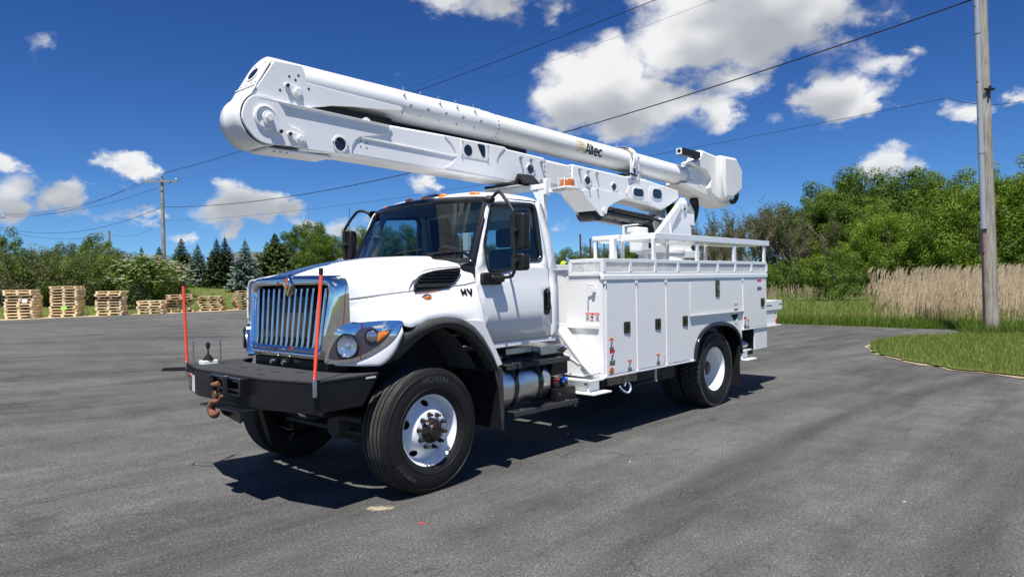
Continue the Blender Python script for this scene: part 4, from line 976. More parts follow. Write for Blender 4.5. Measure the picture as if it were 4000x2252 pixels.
def tread_plate(name, x0, x1, y0, y1, z, parent):
    e_ = empty(name, parent)
    m = MB(); m.box(x0, x1, y0, y1, z - 0.012, z); m.box(x0, x1, y1 - 0.012, y1, z - 0.05, z - 0.012); m.box(x0, x1, y0, y0 + 0.012, z - 0.04, z + 0.03)
    m.build('step_pan', 'black_grit', e_, bevel=0.003)
    b = MB(); nx = int((x1 - x0) / 0.045)
    for i in range(nx):
        for j in range(3): 
            xx = x0 + 0.03 + i * 0.045 + (j % 2) * 0.02; yy = y0 + 0.035 + j * (y1 - y0 - 0.06) / 2
            b.lathe([(0.013, z), (0.010, z + 0.007), (0.005, z + 0.008)], 8, 'z', (xx, yy, 0))
    b.build('grip_studs', 'black_paint', e_, kind='stuff')
    for xx in (x0 + 0.14, x0 + 0.17, x1 - 0.16, x1 - 0.12):
        MB().lathe([(0.014, z), (0.011, z + 0.010), (0, z + 0.011)], 10, 'z', (xx, y1 - 0.035, 0)).build('step_bolt', 'zinc_bolt', e_)
    return e_
tread_plate('upper_step', -2.06, -1.06, 0.955, 1.09, 0.985, T)
tread_plate('lower_step', -2.14, -1.12, 1.00, 1.13, 0.520, T)
MB().prism([(-1.80, 0.96), (-2.05, 0.96), (-2.05, 0.80), (-1.76, 0.80)], 'y', 0.62, 1.062).build('step_side_box', 'black_paint', T, bevel=0.004)
MB().prism([(-1.80, 0.66), (-2.14, 0.66), (-2.14, 0.43), (-1.80, 0.47)], 'y', 0.62, 1.10).build('battery_box', 'black_paint', T, bevel=0.005)
MB().prism([(-1.0, 0.99), (-1.78, 0.99), (-1.78, 0.5), (-1.0, 0.5)], 'y', 0.50, 0.53).build('tank_back_plate', 'dark_void', T)
bx = MB(); bx.box(-2.07, -1.66, 0.55, 1.02, 1.025, 1.115); bx.build('alloy_box', 'satin_metal', T, bevel=0.006)
bx = MB(); bx.box(-1.655, -1.25, 0.50, 0.90, 1.055, 1.120); bx.build('alloy_cover', 'satin_metal', T, bevel=0.006)
nd = empty('notice_decal', T)
MB().box(-2.065, -1.975, 1.0205, 1.0220, 1.085, 1.113).build('blue_band', 'decal_blue', nd); MB().box(-2.065, -1.975, 1.0205, 1.0220, 1.030, 1.083).build('black_field', 'ink', nd)
text_mesh('NOTICE', 0.022, 'decal_white', 'lettering', nd, lambda u, v, w: (-2.02 - u, 1.0225 + w, 1.099 + v), extrude=0.0004, bold=0.0008)
for k in range(2): MB().box(-2.055, -1.985, 1.0220, 1.0226, 1.045 + 0.016 * k, 1.051 + 0.016 * k).build('text_line', 'decal_white', nd)
va = empty('air_couplings', T)
for x, mt in ((-1.865, 'red_cap'), (-2.01, 'blue_cap')):
    m = MB(); m.cyl((x, 0.98, 0.70), (x, 1.04, 0.735), 0.035, n=14); m.cyl((x + 0.02, 1.0, 0.755), (x - 0.04, 1.06, 0.74), 0.028, 0.020, n=12); m.cyl((x, 1.0, 0.72), (x, 1.0, 0.78), 0.022, n=10)
    m.build('coupling_cap', mt, va, bevel=0.006)
    MB().cyl((x - 0.01, 1.02, 0.71), (x - 0.02, 1.04, 0.67), 0.045, n=16).build('coupling_body', 'black_plastic', va, bevel=0.006)
for (x, z) in ((-1.82, .765), (-1.90, .775), (-1.93, .775), (-2.09, .79), (-1.85, .60), (-2.12, .645), (-2.12, .445)): MB().cyl((x, 1.098 if z < .7 else 1.06, z), (x, 1.112 if z < .7 else 1.075, z), .010, n=8).build('panel_bolt', 'zinc_bolt', T)
lk = MB(); lk.tube([(-1.95, 1.03, 1.06), (-1.98, 1.05, 1.06), (-2.05, 1.05, 1.065)], .012, 8); lk.tube([(-1.985, 1.045, 1.06), (-1.985, 1.05, 1.0)], .011, 8); lk.build('toggle_latch', 'black_plastic', T)

# ---------------------------------------------------------------- service body
SB = empty('service_body', T)
XF, XR, YB, ZB, ZT = -2.515, -6.995, 1.212, 0.702, 1.800
def arch(n, cx=-5.325, hw=0.735, zb=0.685, h=0.50, top=None, grow_=0.0):
    pts = []
    for k in range(n + 1):
        a = PI * k / n; c = math.cos(a); s_ = math.sin(a)
        pts.append((cx + (hw + grow_) * (abs(c) ** 0.85) * (1 if c > 0 else -1), zb + (h + grow_) * s_ ** 0.8))
    return pts                                             # from front (+x) to rear
for s in (1, -1):
    face = [(XF, ZB), (XF, ZT), (XR, ZT), (XR, 0.693), (-6.535, 0.693), (-6.535, 1.015), (-6.083, 1.015), (-6.083, 0.685)] + arch(28)[::-1] + [(-4.585, ZB)]
    MB().prism(face, 'y', s * 0.70, s * YB).build('compartment_shell', 'white_paint', SB, smooth=20)
    # trim rail above the doors
    MB().box(XF - 0.02 + 0.035, XR - 0.01, s * (YB - 0.02), s * (YB + 0.022), ZT + 0.002, 1.858).build('drip_rail', 'white_paint', SB, bevel=0.006)
    MB().box(XF, XR, s * 0.70, s * (YB - .022), ZT + 0.002, 1.852).build('compartment_top', 'white_paint', SB, bevel=0.004)
    # black wheel arch flare
    A = arch(30, grow_=0.0); B = arch(30, grow_=-0.055)
    fl = []
    for p, q in zip(A, B):
        fl.append([(p[0], s * 1.205, p[1]), (p[0] * .75 + q[0] * .25, s * 1.245, p[1] * .75 + q[1] * .25), (p[0] * .4 + q[0] * .6, s * 1.250, p[1] * .4 + q[1] * .6), (q[0], s * 1.232, q[1]), (q[0], s * 0.95, q[1])])
    o = MB().grid(fl).build('wheel_arch_flare', 'black_gloss', SB, smooth=50, recalc=False); md = o.modifiers.new('thickness', 'SOLIDIFY'); md.thickness = 0.005
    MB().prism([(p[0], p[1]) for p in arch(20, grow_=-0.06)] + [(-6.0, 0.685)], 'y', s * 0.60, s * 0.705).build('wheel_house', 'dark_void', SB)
    MB().box(-6.0, -5.985, s * 0.66, s * 1.215, 0.18, 0.80).build('mud_flap', 'black_plastic', SB, bevel=0.006)
    MB().box(-6.03, -5.99, s * 0.66, s * 1.21, 0.60, 0.72).build('flap_bracket', 'black_paint', SB)
    # compartment doors -------------------------------------------------
    doors = [[(-2.575, .735), (-3.168, .735), (-3.168, 1.775), (-2.575, 1.775)],
             [(-3.200, .735), (-3.850, .735), (-3.850, 1.775), (-3.200, 1.775)],
             [(-3.882, .735), (-4.478, .735), (-4.478, 1.775), (-3.882, 1.775)],
             [(-4.500, 1.325), (-6.085, 1.325), (-6.085, 1.775), (-4.500, 1.775)],
             [(-6.118, 1.045), (-6.972, 1.045), (-6.972, 1.780), (-6.118, 1.780)]]
    hps = [(-2.975, 1.246, 0), (-3.668, 1.246, 0), (-4.350, 1.248, 0), (-5.285, 1.656, 1), (-6.815, 1.412, 0)]
    for q, (hx, hz, tall) in zip(doors, hps):
        d = empty('compartment_door', T)
        MB().prism(q, 'y', s * (YB + .002), s * (YB + 0.012)).build('door_panel', 'white_paint', d, bevel=0.003)
        w, h = (0.062, 0.118) if tall else (0.068, 0.068)
        MB().prism(rrect(hx - w, hx + w, hz - h, hz + h, 0.02), 'y', s * (YB + .0125), s * (YB + 0.020)).build('latch_frame', 'black_gloss', d, bevel=0.003)
        MB().prism(rrect(hx - w + .014, hx + w - .014, hz - h + .014, hz + h - .014, 0.012), 'y', s * (YB + .0205), s * (YB + 0.0215)).build('latch_pocket', 'port_lens', d)
        MB().prism([(hx - 0.024, hz - 0.030), (hx + 0.010, hz - 0.036), (hx + 0.012, hz + 0.038), (hx - 0.014, hz + 0.042)], 'y', s * (YB + .022), s * (YB + 0.032)).build('latch_paddle', 'satin_metal' if tall else 'black_plastic', d, bevel=0.004)
        MB().cyl((hx - .03, s * (YB + .022), hz - h + .03), (hx - .03, s * (YB + .028), hz - h + .03), .010, n=12).build('latch_lock', 'zinc_bolt', d)
    # hinge rods and lower rail
    for x, za, zb in ((-2.545, 0.71, 1.79), (-3.184, 0.71, 1.79), (-3.866, 0.71, 1.79), (-6.102, 1.02, 1.79)):
        m = MB(); m.cyl((x, s * (YB + .014), za), (x, s * (YB + .014), zb), 0.0095, n=10)
        for zz in (za + .01, zb - .02): m.box(x - .022, x + .022, s * (YB + .002), s * (YB + .026), zz - .012, zz + .012)
        m.build('hinge_rod', 'white_paint', SB, bevel=0.002)
    MB().box(-4.49, -6.10, s * (YB + .002), s * (YB + .030), 1.300, 1.318).build('door_ledge', 'white_paint', SB, bevel=0.003)
    MB().box(-4.483, -4.491, s * (YB + .002), s * (YB + .012), 1.32, 1.79).build('door_stile', 'white_paint', SB)
    MB().box(XF, -4.60, s * (YB + .001), s * (YB + .016), 0.700, 0.716).build('bottom_rail', 'white_paint', SB, bevel=0.002)
    MB().box(-6.11, -6.99, s * (YB + .001), s * (YB + .016), 1.018, 1.034).build('bottom_rail', 'white_paint', SB, bevel=0.002)
    tri = [(-5.72, 1.268), (-5.975, 1.268), (-5.865, 1.15)]
    MB().prism(tri, 'y', s * (YB + .0008), s * (YB + .003)).build('step_opening', 'dark_void', SB)
    MB().hull([(-5.85, s * (YB + .003), 1.15), (-5.905, s * (YB + .003), 1.12), (-5.975, s * (YB + .003), 1.255), (-5.965, s * (YB + .003), 1.262)], [(-5.85, s * (YB + .006), 1.15), (-5.905, s * (YB + .006), 1.12), (-5.975, s * (YB + .006), 1.255), (-5.965, s * (YB + .006), 1.262)]).build('step_pocket_edge', 'white_paint', SB)
    m = MB(); m.box(-6.533, -6.525, s * 0.72, s * 1.195, 0.70, 1.012); m.box(-6.524, -6.085, s * 0.72, s * 1.195, 1.004, 1.012); m.box(-6.524, -6.09, s * 0.60, s * 0.719, 0.70, 1.01); m.build('outrigger_bay', 'dark_void', SB)
    # expanded-metal basket side ----------------------------------------
    bk = empty('mesh_basket', T)
    Z0, Z1 = 1.868, 2.045
    fr = MB()
    ys = s * (YB - 0.004)
    fr.box(XF, XR, ys - .018, ys + .018, Z1 - .042, Z1); fr.box(XF, XR, ys - .018, ys + .018, 1.855, 1.892)
    fr.build('basket_rail', 'white_paint', bk, bevel=0.003)
    npan = 8; L = (XR - XF) / npan
    for i in range(npan + 1):
        x = XF + L * i; wd = 0.032 if i in (0,) else 0.024
        MB().box(x - wd if i else x - .05, x + wd if i else x, ys - .021, ys + .021, 1.893, Z1 - .043).build('basket_post', 'white_paint', bk, bevel=0.002)
    def lattice(p0, p1, z0, z1, step, name):
        m = MB(); P0 = Vector(p0); P1 = Vector(p1); Ln = (P1 - P0).length; d = (P1 - P0).normalized(); H = z1 - z0; run = H * 1.9
        t = -run
        while t < Ln:
            for sg in (1, -1):
                a, za, b, zb = t, (z0 if sg > 0 else z1), t + run, (z1 if sg > 0 else z0)
                if a < 0: k = -a / run; za = za + (zb - za) * k; a = 0
                if b > Ln: k = (Ln - a) / (b - a); zb = za + (zb - za) * k; b = Ln
                if b - a > 0.01: m.bar(P0 + d * a + Vector((0, 0, za)), P0 + d * b + Vector((0, 0, zb)), 0.004, 0.015, up=d.cross(Vector((0, 0, 1))))
            t += step
        m.build(name, 'white_paint', bk, smooth=0, kind='stuff')
    lattice((XF - .05, ys, 0), (XR, ys, 0), 1.892, Z1 - .042, 0.052, 'expanded_mesh')
    fr = MB(); y0, y1 = s * 0.745, s * (YB - .02)
    fr.box(XF - .012, XF + .016, y0, y1, Z1 - .042, Z1); fr.box(XF - .012, XF + .016, y0, y1, 1.855, 1.892); fr.box(XF - .012, XF + .016, y0, y0 + s * .05, 1.892, Z1 - .042)
    fr.build('basket_front_frame', 'white_paint', bk, bevel=0.003)
    lattice((XF + .002, y0 if s > 0 else y1, 0), (XF + .002, y1 if s > 0 else y0, 0), 1.892, Z1 - .042, 0.052, 'expanded_mesh')
    fr = MB(); fr.box(XF, XR, s * .735, s * .755, Z1 - .03, Z1); fr.box(XF, XR, s * .735, s * .755, 1.855, 1.885); fr.build('basket_inner_rail', 'white_paint', bk)
    lattice((XF, s * .745, 0), (XR, s * .745, 0), 1.885, Z1 - .03, 0.052, 'expanded_mesh')
# wheel side curtain under body, bed, bulkhead ---------------------------
MB().box(XF - .04, XR, -0.70, 0.70, 1.08, 1.14).build('bed_floor', 'used_white', SB)
MB().box(-2.60, -2.57, -0.70, 0.70, 0.95, 1.93).build('bulkhead', 'white_paint', SB, bevel=0.004)
MB().box(XR, XR + .03, -0.70, 0.70, 0.9, 1.5).build('tail_bulkhead', 'white_paint', SB)
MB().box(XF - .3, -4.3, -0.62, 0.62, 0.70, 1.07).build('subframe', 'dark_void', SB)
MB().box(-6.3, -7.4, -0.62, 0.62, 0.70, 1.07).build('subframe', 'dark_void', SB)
# front face fittings -----------------------------------------------------
MB().box(XF, XF + .028, 0.60, 1.16, 1.252, 1.305).build('front_ledge', 'white_paint', SB, bevel=0.008)
hk = MB(); hk.tube(spline([(XF + .01, 1.105, 1.752), (XF + .05, 1.10, 1.755), (XF + .055, 1.055, 1.752), (XF + .055, 1.045, 1.72), (XF + .055, 1.045, 1.61)], 5), 0.008, 8); hk.build('cable_hook', 'white_paint', SB)
MB().box(XF + .002, XF + .04, 1.085, 1.125, 1.665, 1.72).build('hook_bracket', 'white_paint', SB, bevel=0.004)
MB().lathe([(.012, 0), (.010, .008), (0, .010)], 12, 'x', (XF + .004, 1.185, 1.826)).build('front_stud', 'ink', SB)
# underbody wheel chocks, steps and rope
MB().box(-2.62, -3.25, 0.80, 1.10, 0.58, 0.70).build('under_tray', 'black_paint', SB)
for k in range(3): MB().box(-2.72, -3.32, 1.03 + .0 * k, 1.13, 0.585 + .036 * k, 0.617 + .036 * k).build('wood_chock', 'wood_block', SB, bevel=0.003)
MB().box(-3.35, -4.35, 0.86, 1.06, 0.50, 0.70).build('under_toolbox', 'black_paint', SB, bevel=0.004)
MB().bar((-3.38, 1.08, 0.525), (-4.05, 1.08, 0.535), 0.02).build('under_rail', 'black_paint', SB)
MB().bar((-3.02, 1.18, 0.70), (-2.94, 1.20, 0.565), 0.03, 0.010).build('pull_handle', 'satin_metal', SB); MB().bar((-3.67, 1.18, 0.70), (-3.67, 1.18, 0.535), 0.03, 0.008).build('hanger_strap', 'used_white', SB)
rp = MB(); rp.tube(spline([(-2.84, 1.20, 0.575), (-2.87, 1.21, 0.535), (-2.92, 1.22, 0.500), (-2.99, 1.22, 0.485), (-3.05, 1.21, 0.51), (-3.06, 1.20, 0.56), (-3.03, 1.19, 0.60)], 5), 0.0115, 8); rp.build('rope_loop', 'rope_white', SB)
# stickers on the doors: header band, picture, text block ------------------
def sticker(x, z, w, h, head, pic=True):
    d = empty('warning_sticker', T); y = YB + 0.0125
    MB().box(x - w, x + w, y, y + .0010, z - h, z + h).build('backing', 'decal_white', d)
    MB().box(x - w, x + w, y + .0012, y + .0020, z + h * .55, z + h).build('header_band', head, d)
    MB().box(x - w, x + w, y + .0012, y + .0020, z - h, z - h * .40).build('text_block', 'ink', d)
    if pic:
        MB().prism([(x + w * .5, z - h * .3), (x + w * .1, z + h * .35), (x - w * .5, z + h * .42), (x - w * .45, z + h * .1), (x - w * .05, z + h * .05), (x - w * .2, z - h * .3)], 'y', y + .0012, y + .0020).build('pictogram', 'ink', d)
    for k in range(3): MB().box(x - w * .8, x + w * .8, y + .0022, y + .0026, z - h * (.52 + .16 * k), z - h * (.46 + .16 * k)).build('text_line', 'decal_grey', d)
sticker(-2.655, 1.075, .040, .072, 'decal_orange'); sticker(-2.665, 0.925, .052, .085, 'decal_red'); sticker(-3.02, 0.800, .040, .066, 'decal_orange')
sticker(-3.66, 0.815, .040, .066, 'decal_orange'); sticker(-5.865, 1.372, .062, .050, 'decal_orange', False); sticker(-6.175, 1.130, .045, .085, 'decal_red'); sticker(-6.275, 1.105, .035, .072, 'decal_orange'); sticker(-6.70, 1.690, .080, .082, 'decal_red', False)
MB().box(-6.80, -6.92, YB + .0125, YB + .0135, 1.62, 1.76).build('clear_decal', 'decal_white', T)
fd = empty('fire_decal', T); MB().box(-3.775, -3.865 + .02, YB + .0125, YB + .0132, 0.755, 0.885).build('backing', 'decal_white', fd)
MAT['decal_pink'] = pmat('decal_pink', (0.72, 0.45, 0.44), .5)
text_mesh('FIRE', 0.034, 'decal_pink', 'lettering', fd, lambda u, v, w: (-3.81 - u, YB + .0136 + w, 0.83 + v), extrude=0.0003, bold=.0005)
for k in range(2): MB().box(-3.785, -3.835, YB + .0134, YB + .0138, 0.775 + .018 * k, 0.781 + .018 * k).build('text_line', 'decal_pink', fd)
MB().lathe([(.042, 0), (.040, .006), (0, .007)], 24, 'y', (-2.645, YB + .0125, 0.775)).build('side_reflector', 'reflector_orange', T, smooth=60)
dg = empty('danger_decal', T); xd = XF + .0012
MB().box(XF + .0004, xd, 0.975, 1.165, 1.335, 1.435).build('backing', 'decal_white', dg); MB().box(xd + .0002, xd + .001, 0.975, 1.165, 1.408, 1.435).build('header_band', 'decal_red', dg)
text_mesh('DANGER', 0.018, 'decal_white', 'lettering', dg, lambda u, v, w: (xd + .0014 + w, 1.022 + u, 1.421 + v), extrude=.0002, bold=.0004); text_mesh('PELIGRO', 0.018, 'decal_white', 'lettering', dg, lambda u, v, w: (xd + .0014 + w, 1.118 + u, 1.421 + v), extrude=.0002, bold=.0004)
for k in range(5):
    for ya in (.98, 1.115): MB().box(xd + .0002, xd + .0008, ya, ya + .045 - .006 * (k % 2), 1.343 + .012 * k, 1.349 + .012 * k).build('text_line', 'ink', dg)
MB().prism([(1.04, 1.365), (1.045, 1.395), (1.075, 1.40), (1.085, 1.38), (1.08, 1.362), (1.06, 1.38)], 'x', xd + .0002, xd + .0008).build('pictogram', 'ink', dg); MB().prism(rrect(1.04, 1.085, 1.34, 1.358, .009), 'x', xd + .0002, xd + .0008).build('red_seal', 'decal_red', dg)
# upper tray rails ---------------------------------------------------------
tr_ = empty('tray_rack', T)
m = MB(); m.box(-3.66, -7.13, 1.195, 1.225, 2.300, 2.378); m.box(-3.64, -3.67, 0.655, 1.225, 2.302, 2.376); m.box(-3.66, -7.13, 0.650, 0.672, 2.300, 2.374); m.box(-7.10, -7.13, 0.655, 1.225, 2.304, 2.374)
m.build('tray_rail', 'white_paint', tr_, bevel=0.004)
MB().box(-3.68, -7.10, 0.68, 1.19, 2.306, 2.312).build('tray_pan', 'white_paint', tr_)
for x in (-3.64, -4.75, -5.88, -6.95): MB().box(x - .033, x + .033, 1.185, 1.215, 2.046, 2.300).build('tray_post', 'white_paint', tr_, bevel=0.003)
for x in (-3.76, -4.90, -6.05, -7.08): MB().box(x - .030, x + .030, 0.648, 0.675, 2.046, 2.300).build('tray_post', 'white_paint', tr_, bevel=0.003)
m = MB(); m.bar((-4.05, 1.21, 2.378), (-4.05, 1.21, 2.56), .022, .022); m.bar((-4.05, 1.21, 2.555), (-3.93, 1.10, 2.575), .022, .014); m.build('rail_hook', 'white_paint', tr_); m = MB(); m.bar((-3.66, 0.75, 2.378), (-3.66, 0.75, 2.50), .022, .022); m.bar((-3.66, 0.75, 2.495), (-3.70, 0.95, 2.50), .022, .014); m.build('rail_hook', 'white_paint', tr_)
# small step frame at the front of the deck
sf = empty('step_frame', T)
m = MB(); m.box(-3.27, -3.33, 0.535, 0.935, 2.300, 2.352); m.box(-3.28, -3.32, 0.545, 0.575, 2.062, 2.30); m.box(-3.26, -3.34, 0.80, 0.862, 2.062, 2.30); m.box(-3.0, -3.33, 0.50, 0.80, 2.046, 2.066)
m.build('frame', 'white_paint', sf, bevel=0.005)
for k in range(7): MB().bar((-3.33 - 0.0, 0.58 + .03 * k, 2.296), (-3.42, 0.60 + .03 * k, 2.27), .006, .02).build('grip_tooth', 'white_paint', sf)
for k in range(7): MB().bar((-3.345, 0.79 - .004 * abs(k - 3), 2.08 + .03 * k), (-3.42, 0.775, 2.10 + .03 * k), .006, .02).build('grip_tooth', 'white_paint', sf)
MB().box(-3.40, -3.43, 0.55, 0.80, 2.07, 2.29).build('rear_grating', 'used_white', sf) if False else None
# rear deck shelf ------------------------------------------------------------
ts = empty('tail_shelf', T)
m = MB(); m.box(-7.0, -8.17, 0.95, 1.0, 1.246, 1.404); m.box(-7.0, -8.17, -0.95, -1.0, 1.246, 1.404); m.box(-8.12, -8.17, -.95, .95, 1.246, 1.404); m.box(-7.0, -8.12, -.95, .95, 1.25, 1.28); m.build('shelf_side', 'white_paint', ts, bevel=0.004)
MB().box(-7.0, -7.98, -0.985, 0.985, 0.995, 1.242).build('shelf_box', 'white_paint', ts, bevel=0.006)
MB().box(-7.0, -8.08, -1.0, 1.02, 0.975, 0.993).build('shelf_lip', 'white_paint', ts, bevel=0.003)
MB().box(-7.0, -7.97, .986, .989, 1.0, 1.10).build('lower_plate', 'used_white', ts)
MB().lathe([(.045, 0), (.043, .008), (0, .010)], 24, 'y', (-7.93, 0.990, 1.062)).build('tail_lamp', 'tail_red', ts)
for x0, x1, z in ((-7.03, -7.14, 1.318), (-7.48, -7.72, 1.328), (-8.03, -8.15, 1.338)): MB().box(x0, x1, 1.0005, 1.0025, z - .006, z + .008).build('shelf_slot', 'ink', ts)
MB().prism(rrect(-7.44, -7.23, 1.185, 1.21, .012), 'y', .9855, .988).build('hand_slot', 'ink', ts); MB().lathe([(.018, 0), (0, .002)], 16, 'y', (-7.89, .9855, 1.185)).build('round_hole', 'ink', ts)
MB().box(-7.1, -7.75, -0.45, 0.62, 0.74, 0.93).build('hitch_box', 'black_paint', ts, bevel=0.01); MB().box(-7.70, -7.78, 0.50, 0.66, 0.72, 0.97).build('hitch_plate', 'satin_metal', ts, bevel=0.004)
# outriggers -----------------------------------------------------------------
def outrigger(x, full):
    o = empty('outrigger', T)
    if full:
        P = [(0.66, 1.28), (0.735, 1.275), (1.105, 0.875), (1.215, 0.775), (1.08, 0.735), (0.815, 0.745), (0.80, 0.985), (0.64, 1.16)]
        MB().prism(P, 'x', x - .10, x + .07).build('leg', 'white_paint', o, bevel=0.006)
        MB().hull([(x + .0705, .74, 1.262), (x + .0705, 1.105, .866), (x + .0705, 1.09, .85), (x + .0705, .70, 1.262)], [(x + .078, .74, 1.262), (x + .078, 1.105, .866), (x + .078, 1.09, .85), (x + .078, .70, 1.262)]).build('leg_rib', 'white_paint', o)
        MB().prism([(.80, .985), (1.03, .87), (1.05, .875), (.80, 1.0)], 'x', x + .071, x + .078).build('leg_seam', 'white_paint', o)
        d0 = Vector((x, 1.105, .868)); d1 = Vector((x, 1.222, .772))
        pl = MB(); pl.hull([(x - .09, 1.085, .905), (x + .10, 1.085, .905), (x + .10, 1.232, .782), (x - .09, 1.232, .782)], [(x - .09, 1.070, .885), (x + .10, 1.070, .885), (x + .10, 1.217, .762), (x - .09, 1.217, .762)]); pl.build('bolt_plate', 'white_paint', o, bevel=0.004)
        for a in (.2, .5, .8):
            for b in (-.045, .05):
                p = Vector((x + b, 1.085 + .147 * a, .905 - .123 * a)); n = Vector((0, .64, .77)); MB().cyl(p, p + n * .012, .010, n=8).build('bolt', 'zinc_bolt', o)
        ya, yb = 0.825, 1.235
    else:
        ya, yb = 0.80, 1.19
        P = [(0.78, 0.98), (0.9, 0.95), (1.17, 0.78), (1.10, 0.71), (0.78, 0.78)]
        MB().prism(P, 'x', x - .10, x + .10).build('leg', 'white_paint', o, bevel=0.006)
        for b in (-.05, .05):
            for a in (.25, .7): p = Vector((x + b, .9 + .27 * a, .952 - .17 * a)); MB().cyl(p, p + Vector((0, .006, .010)), .011, n=8).build('bolt', 'ink', o)
    MB().box(x - .13, x + .13, ya, yb, .690, .712).build('swivel_flange', 'white_paint', o, bevel=0.004)
    m = MB(); m.box(x - .10, x + .10, ya + .05, ya + .07, .575, .69); m.box(x - .10, x + .10, yb - .07, yb - .05, .575, .69); m.box(x - .075, x - .06, ya + .07, yb - .07, .575, .69); m.box(x + .06, x + .075, ya + .07, yb - .07, .575, .69); m.build('foot_post', 'used_white', o, bevel=0.003)
    MB().hull([(x - .17, ya + .0, .556), (x + .17, ya + .0, .556), (x + .17, yb + .07, .556), (x - .17, yb + .07, .556)], [(x - .17, ya + .0, .574), (x + .17, ya + .0, .574), (x + .17, yb + .07, .574), (x - .17, yb + .07, .574)]).build('foot_plate', 'used_white', o, bevel=0.004)
    for y in (1.165,): MB().cyl((x + .1005, y - .02, .66), (x + .102, y - .02, .66), .014, n=12).build('pin_hole', 'ink', o)
    return o
outrigger(-2.36, True); outrigger(-6.33, False)
MB().box(-6.40, -6.72, 0.95, 1.10, 0.61, 0.66).build('bay_bracket', 'black_paint', SB)

# ---------------------------------------------------------------- boom
YN = 0.230; YC = 0.065; HW = 0.165                    # near face of the lower boom, its centre plane and half width
LB = empty('lower_boom', T)
MB().prism([(0.62, 3.36), (-1.05, 3.372), (-2.02, 3.366), (-2.06, 3.345), (-2.735, 3.322), (-2.735, 2.988), (-2.02, 2.962), (-1.0, 2.982), (0.10, 3.008), (0.66, 2.985)], 'y', YC - HW, YN).build('front_section', 'boom_white', LB, bevel=0.022, seg=3)
MB().prism([(-2.70, 3.312), (-3.32, 3.290), (-3.32, 2.985), (-2.70, 2.995)], 'y', YC - HW + .018, YN - .018).build('insulating_section', 'fiberglass', LB, bevel=0.03, seg=3)
MB().prism([(-3.285, 3.306), (-4.63, 3.268), (-5.15, 3.268), (-6.02, 3.190), (-6.04, 3.06), (-5.52, 2.852), (-5.17, 2.900), (-4.50, 2.945), (-3.285, 2.972)], 'y', YC - HW, YN).build('rear_section', 'boom_white', LB, bevel=0.018, seg=3)
# welded doublers and ribs on the near side
def plate(name, pts, y0, y1, mat='boom_white', parent=LB, bevel=0.003): return MB().prism(pts, 'y', y0, y1).build(name, mat, parent, bevel=bevel)
plate('splice_doubler', [(-1.063, 3.360), (-1.15, 3.30), (-1.205, 3.24), (-1.232, 3.19), (-1.236, 3.15), (-1.18, 3.09), (-1.074, 3.025), (-2.01, 2.985), (-1.92, 3.03), (-1.885, 3.09), (-1.868, 3.187), (-1.90, 3.26), (-2.01, 3.352)], YN, YN + .010)
plate('side_rib', [(-0.01, 3.200), (-1.24, 3.165), (-1.24, 3.152), (-0.01, 3.185)], YN, YN + .012)
plate('elbow_doubler', [(1.05, 3.375), (0.5, 3.378), (-0.324, 3.352), (-0.372, 3.322), (-0.321, 3.270), (-0.15, 3.228), (0.008, 3.196), (0.06, 3.165), (0.10, 3.10), (0.112, 3.012), (0.60, 3.008), (1.05, 3.02)], YN, YN + .012)
MB().hull([(1.035, YN + .012, 3.385), (-0.322, YN + .012, 3.352), (-0.322, YN + .012, 3.330), (1.035, YN + .012, 3.360)], [(1.035, YN + .036, 3.385), (-0.322, YN + .036, 3.352), (-0.322, YN + .036, 3.345), (1.035, YN + .036, 3.376)]).build('top_flange', 'boom_white', LB, bevel=0.003)
EP = [(1.102, 3.378), (1.054, 3.395), (0.991, 3.402), (0.92, 3.395), (0.86, 3.36), (0.807, 3.295), (0.772, 3.206), (0.736, 3.178), (0.691, 3.171), (0.623, 3.14), (0.601, 3.102), (0.618, 3.045), (0.664, 3.016), (0.85, 3.004), (0.986, 3.003), (1.069, 3.031), (1.136, 3.093), (1.181, 3.163), (1.186, 3.226), (1.165, 3.3), (1.137, 3.346)]
EPs = [(p.x, p.y) for p in spline([Vector((a, b, 0)) for a, b in EP], 3, closed=True)]
for s in (1, -1): MB().prism(EPs, 'y', YC + s * (HW + .0125), YC + s * (HW + .034)).build('elbow_plate', 'boom_white', LB, bevel=0.004)
for s in (-1,): MB().prism([(1.05, 3.375), (-0.324, 3.352), (0.112, 3.012), (1.05, 3.02)], 'y', YC + s * HW, YC + s * (HW + .012)).build('elbow_doubler', 'boom_white', LB)
bt = MB(); bt.box(0.30, 0.95, YC - HW + .02, YN - .02, 2.965, 2.985); bt.build('elbow_belly_plate', 'boom_white', LB, bevel=0.004)
# pins with keeper plates
def keeper(x, z, dx, dz, y, r, rk, mat='boom_white', parent=LB):
    pk = empty('pivot_pin', T)
    d = Vector((dx, dz)); L = d.length; a = math.atan2(dz, dx); pts = []
    for k in range(13): t = a + PI / 2 + PI * k / 12; pts.append((x + rk * math.cos(t), z + rk * math.sin(t)))
    for k in range(9): t = a - PI / 2 + PI * k / 8; pts.append((x + dx + .022 * math.cos(t), z + dz + .022 * math.sin(t)))
    MB().prism(pts, 'y', y, y + .014).build('keeper_plate', mat, pk, bevel=0.003)
    MB().cyl((x, y + .014, z), (x, y + .040, z), r, n=28).build('pin_head', mat, pk, bevel=0.006)
    MB().cyl((x + dx, y + .014, z + dz), (x + dx, y + .034, z + dz), .017, n=6).build('keeper_bolt', 'nut_steel', pk, bevel=0.003)
yp = YN + .034
MB().lathe([(.105, yp), (.103, yp + .016), (.088, yp + .020), (.086, yp + .004)], 40, 'y', (0.985, 0, 3.222)).build('pivot_boss', 'boom_white', LB, smooth=40)
keeper(0.965, 3.218, -0.105, -0.102, yp + .012, .034, .058)
keeper(0.672, 3.082, 0.095, 0.028, yp, .030, .045)
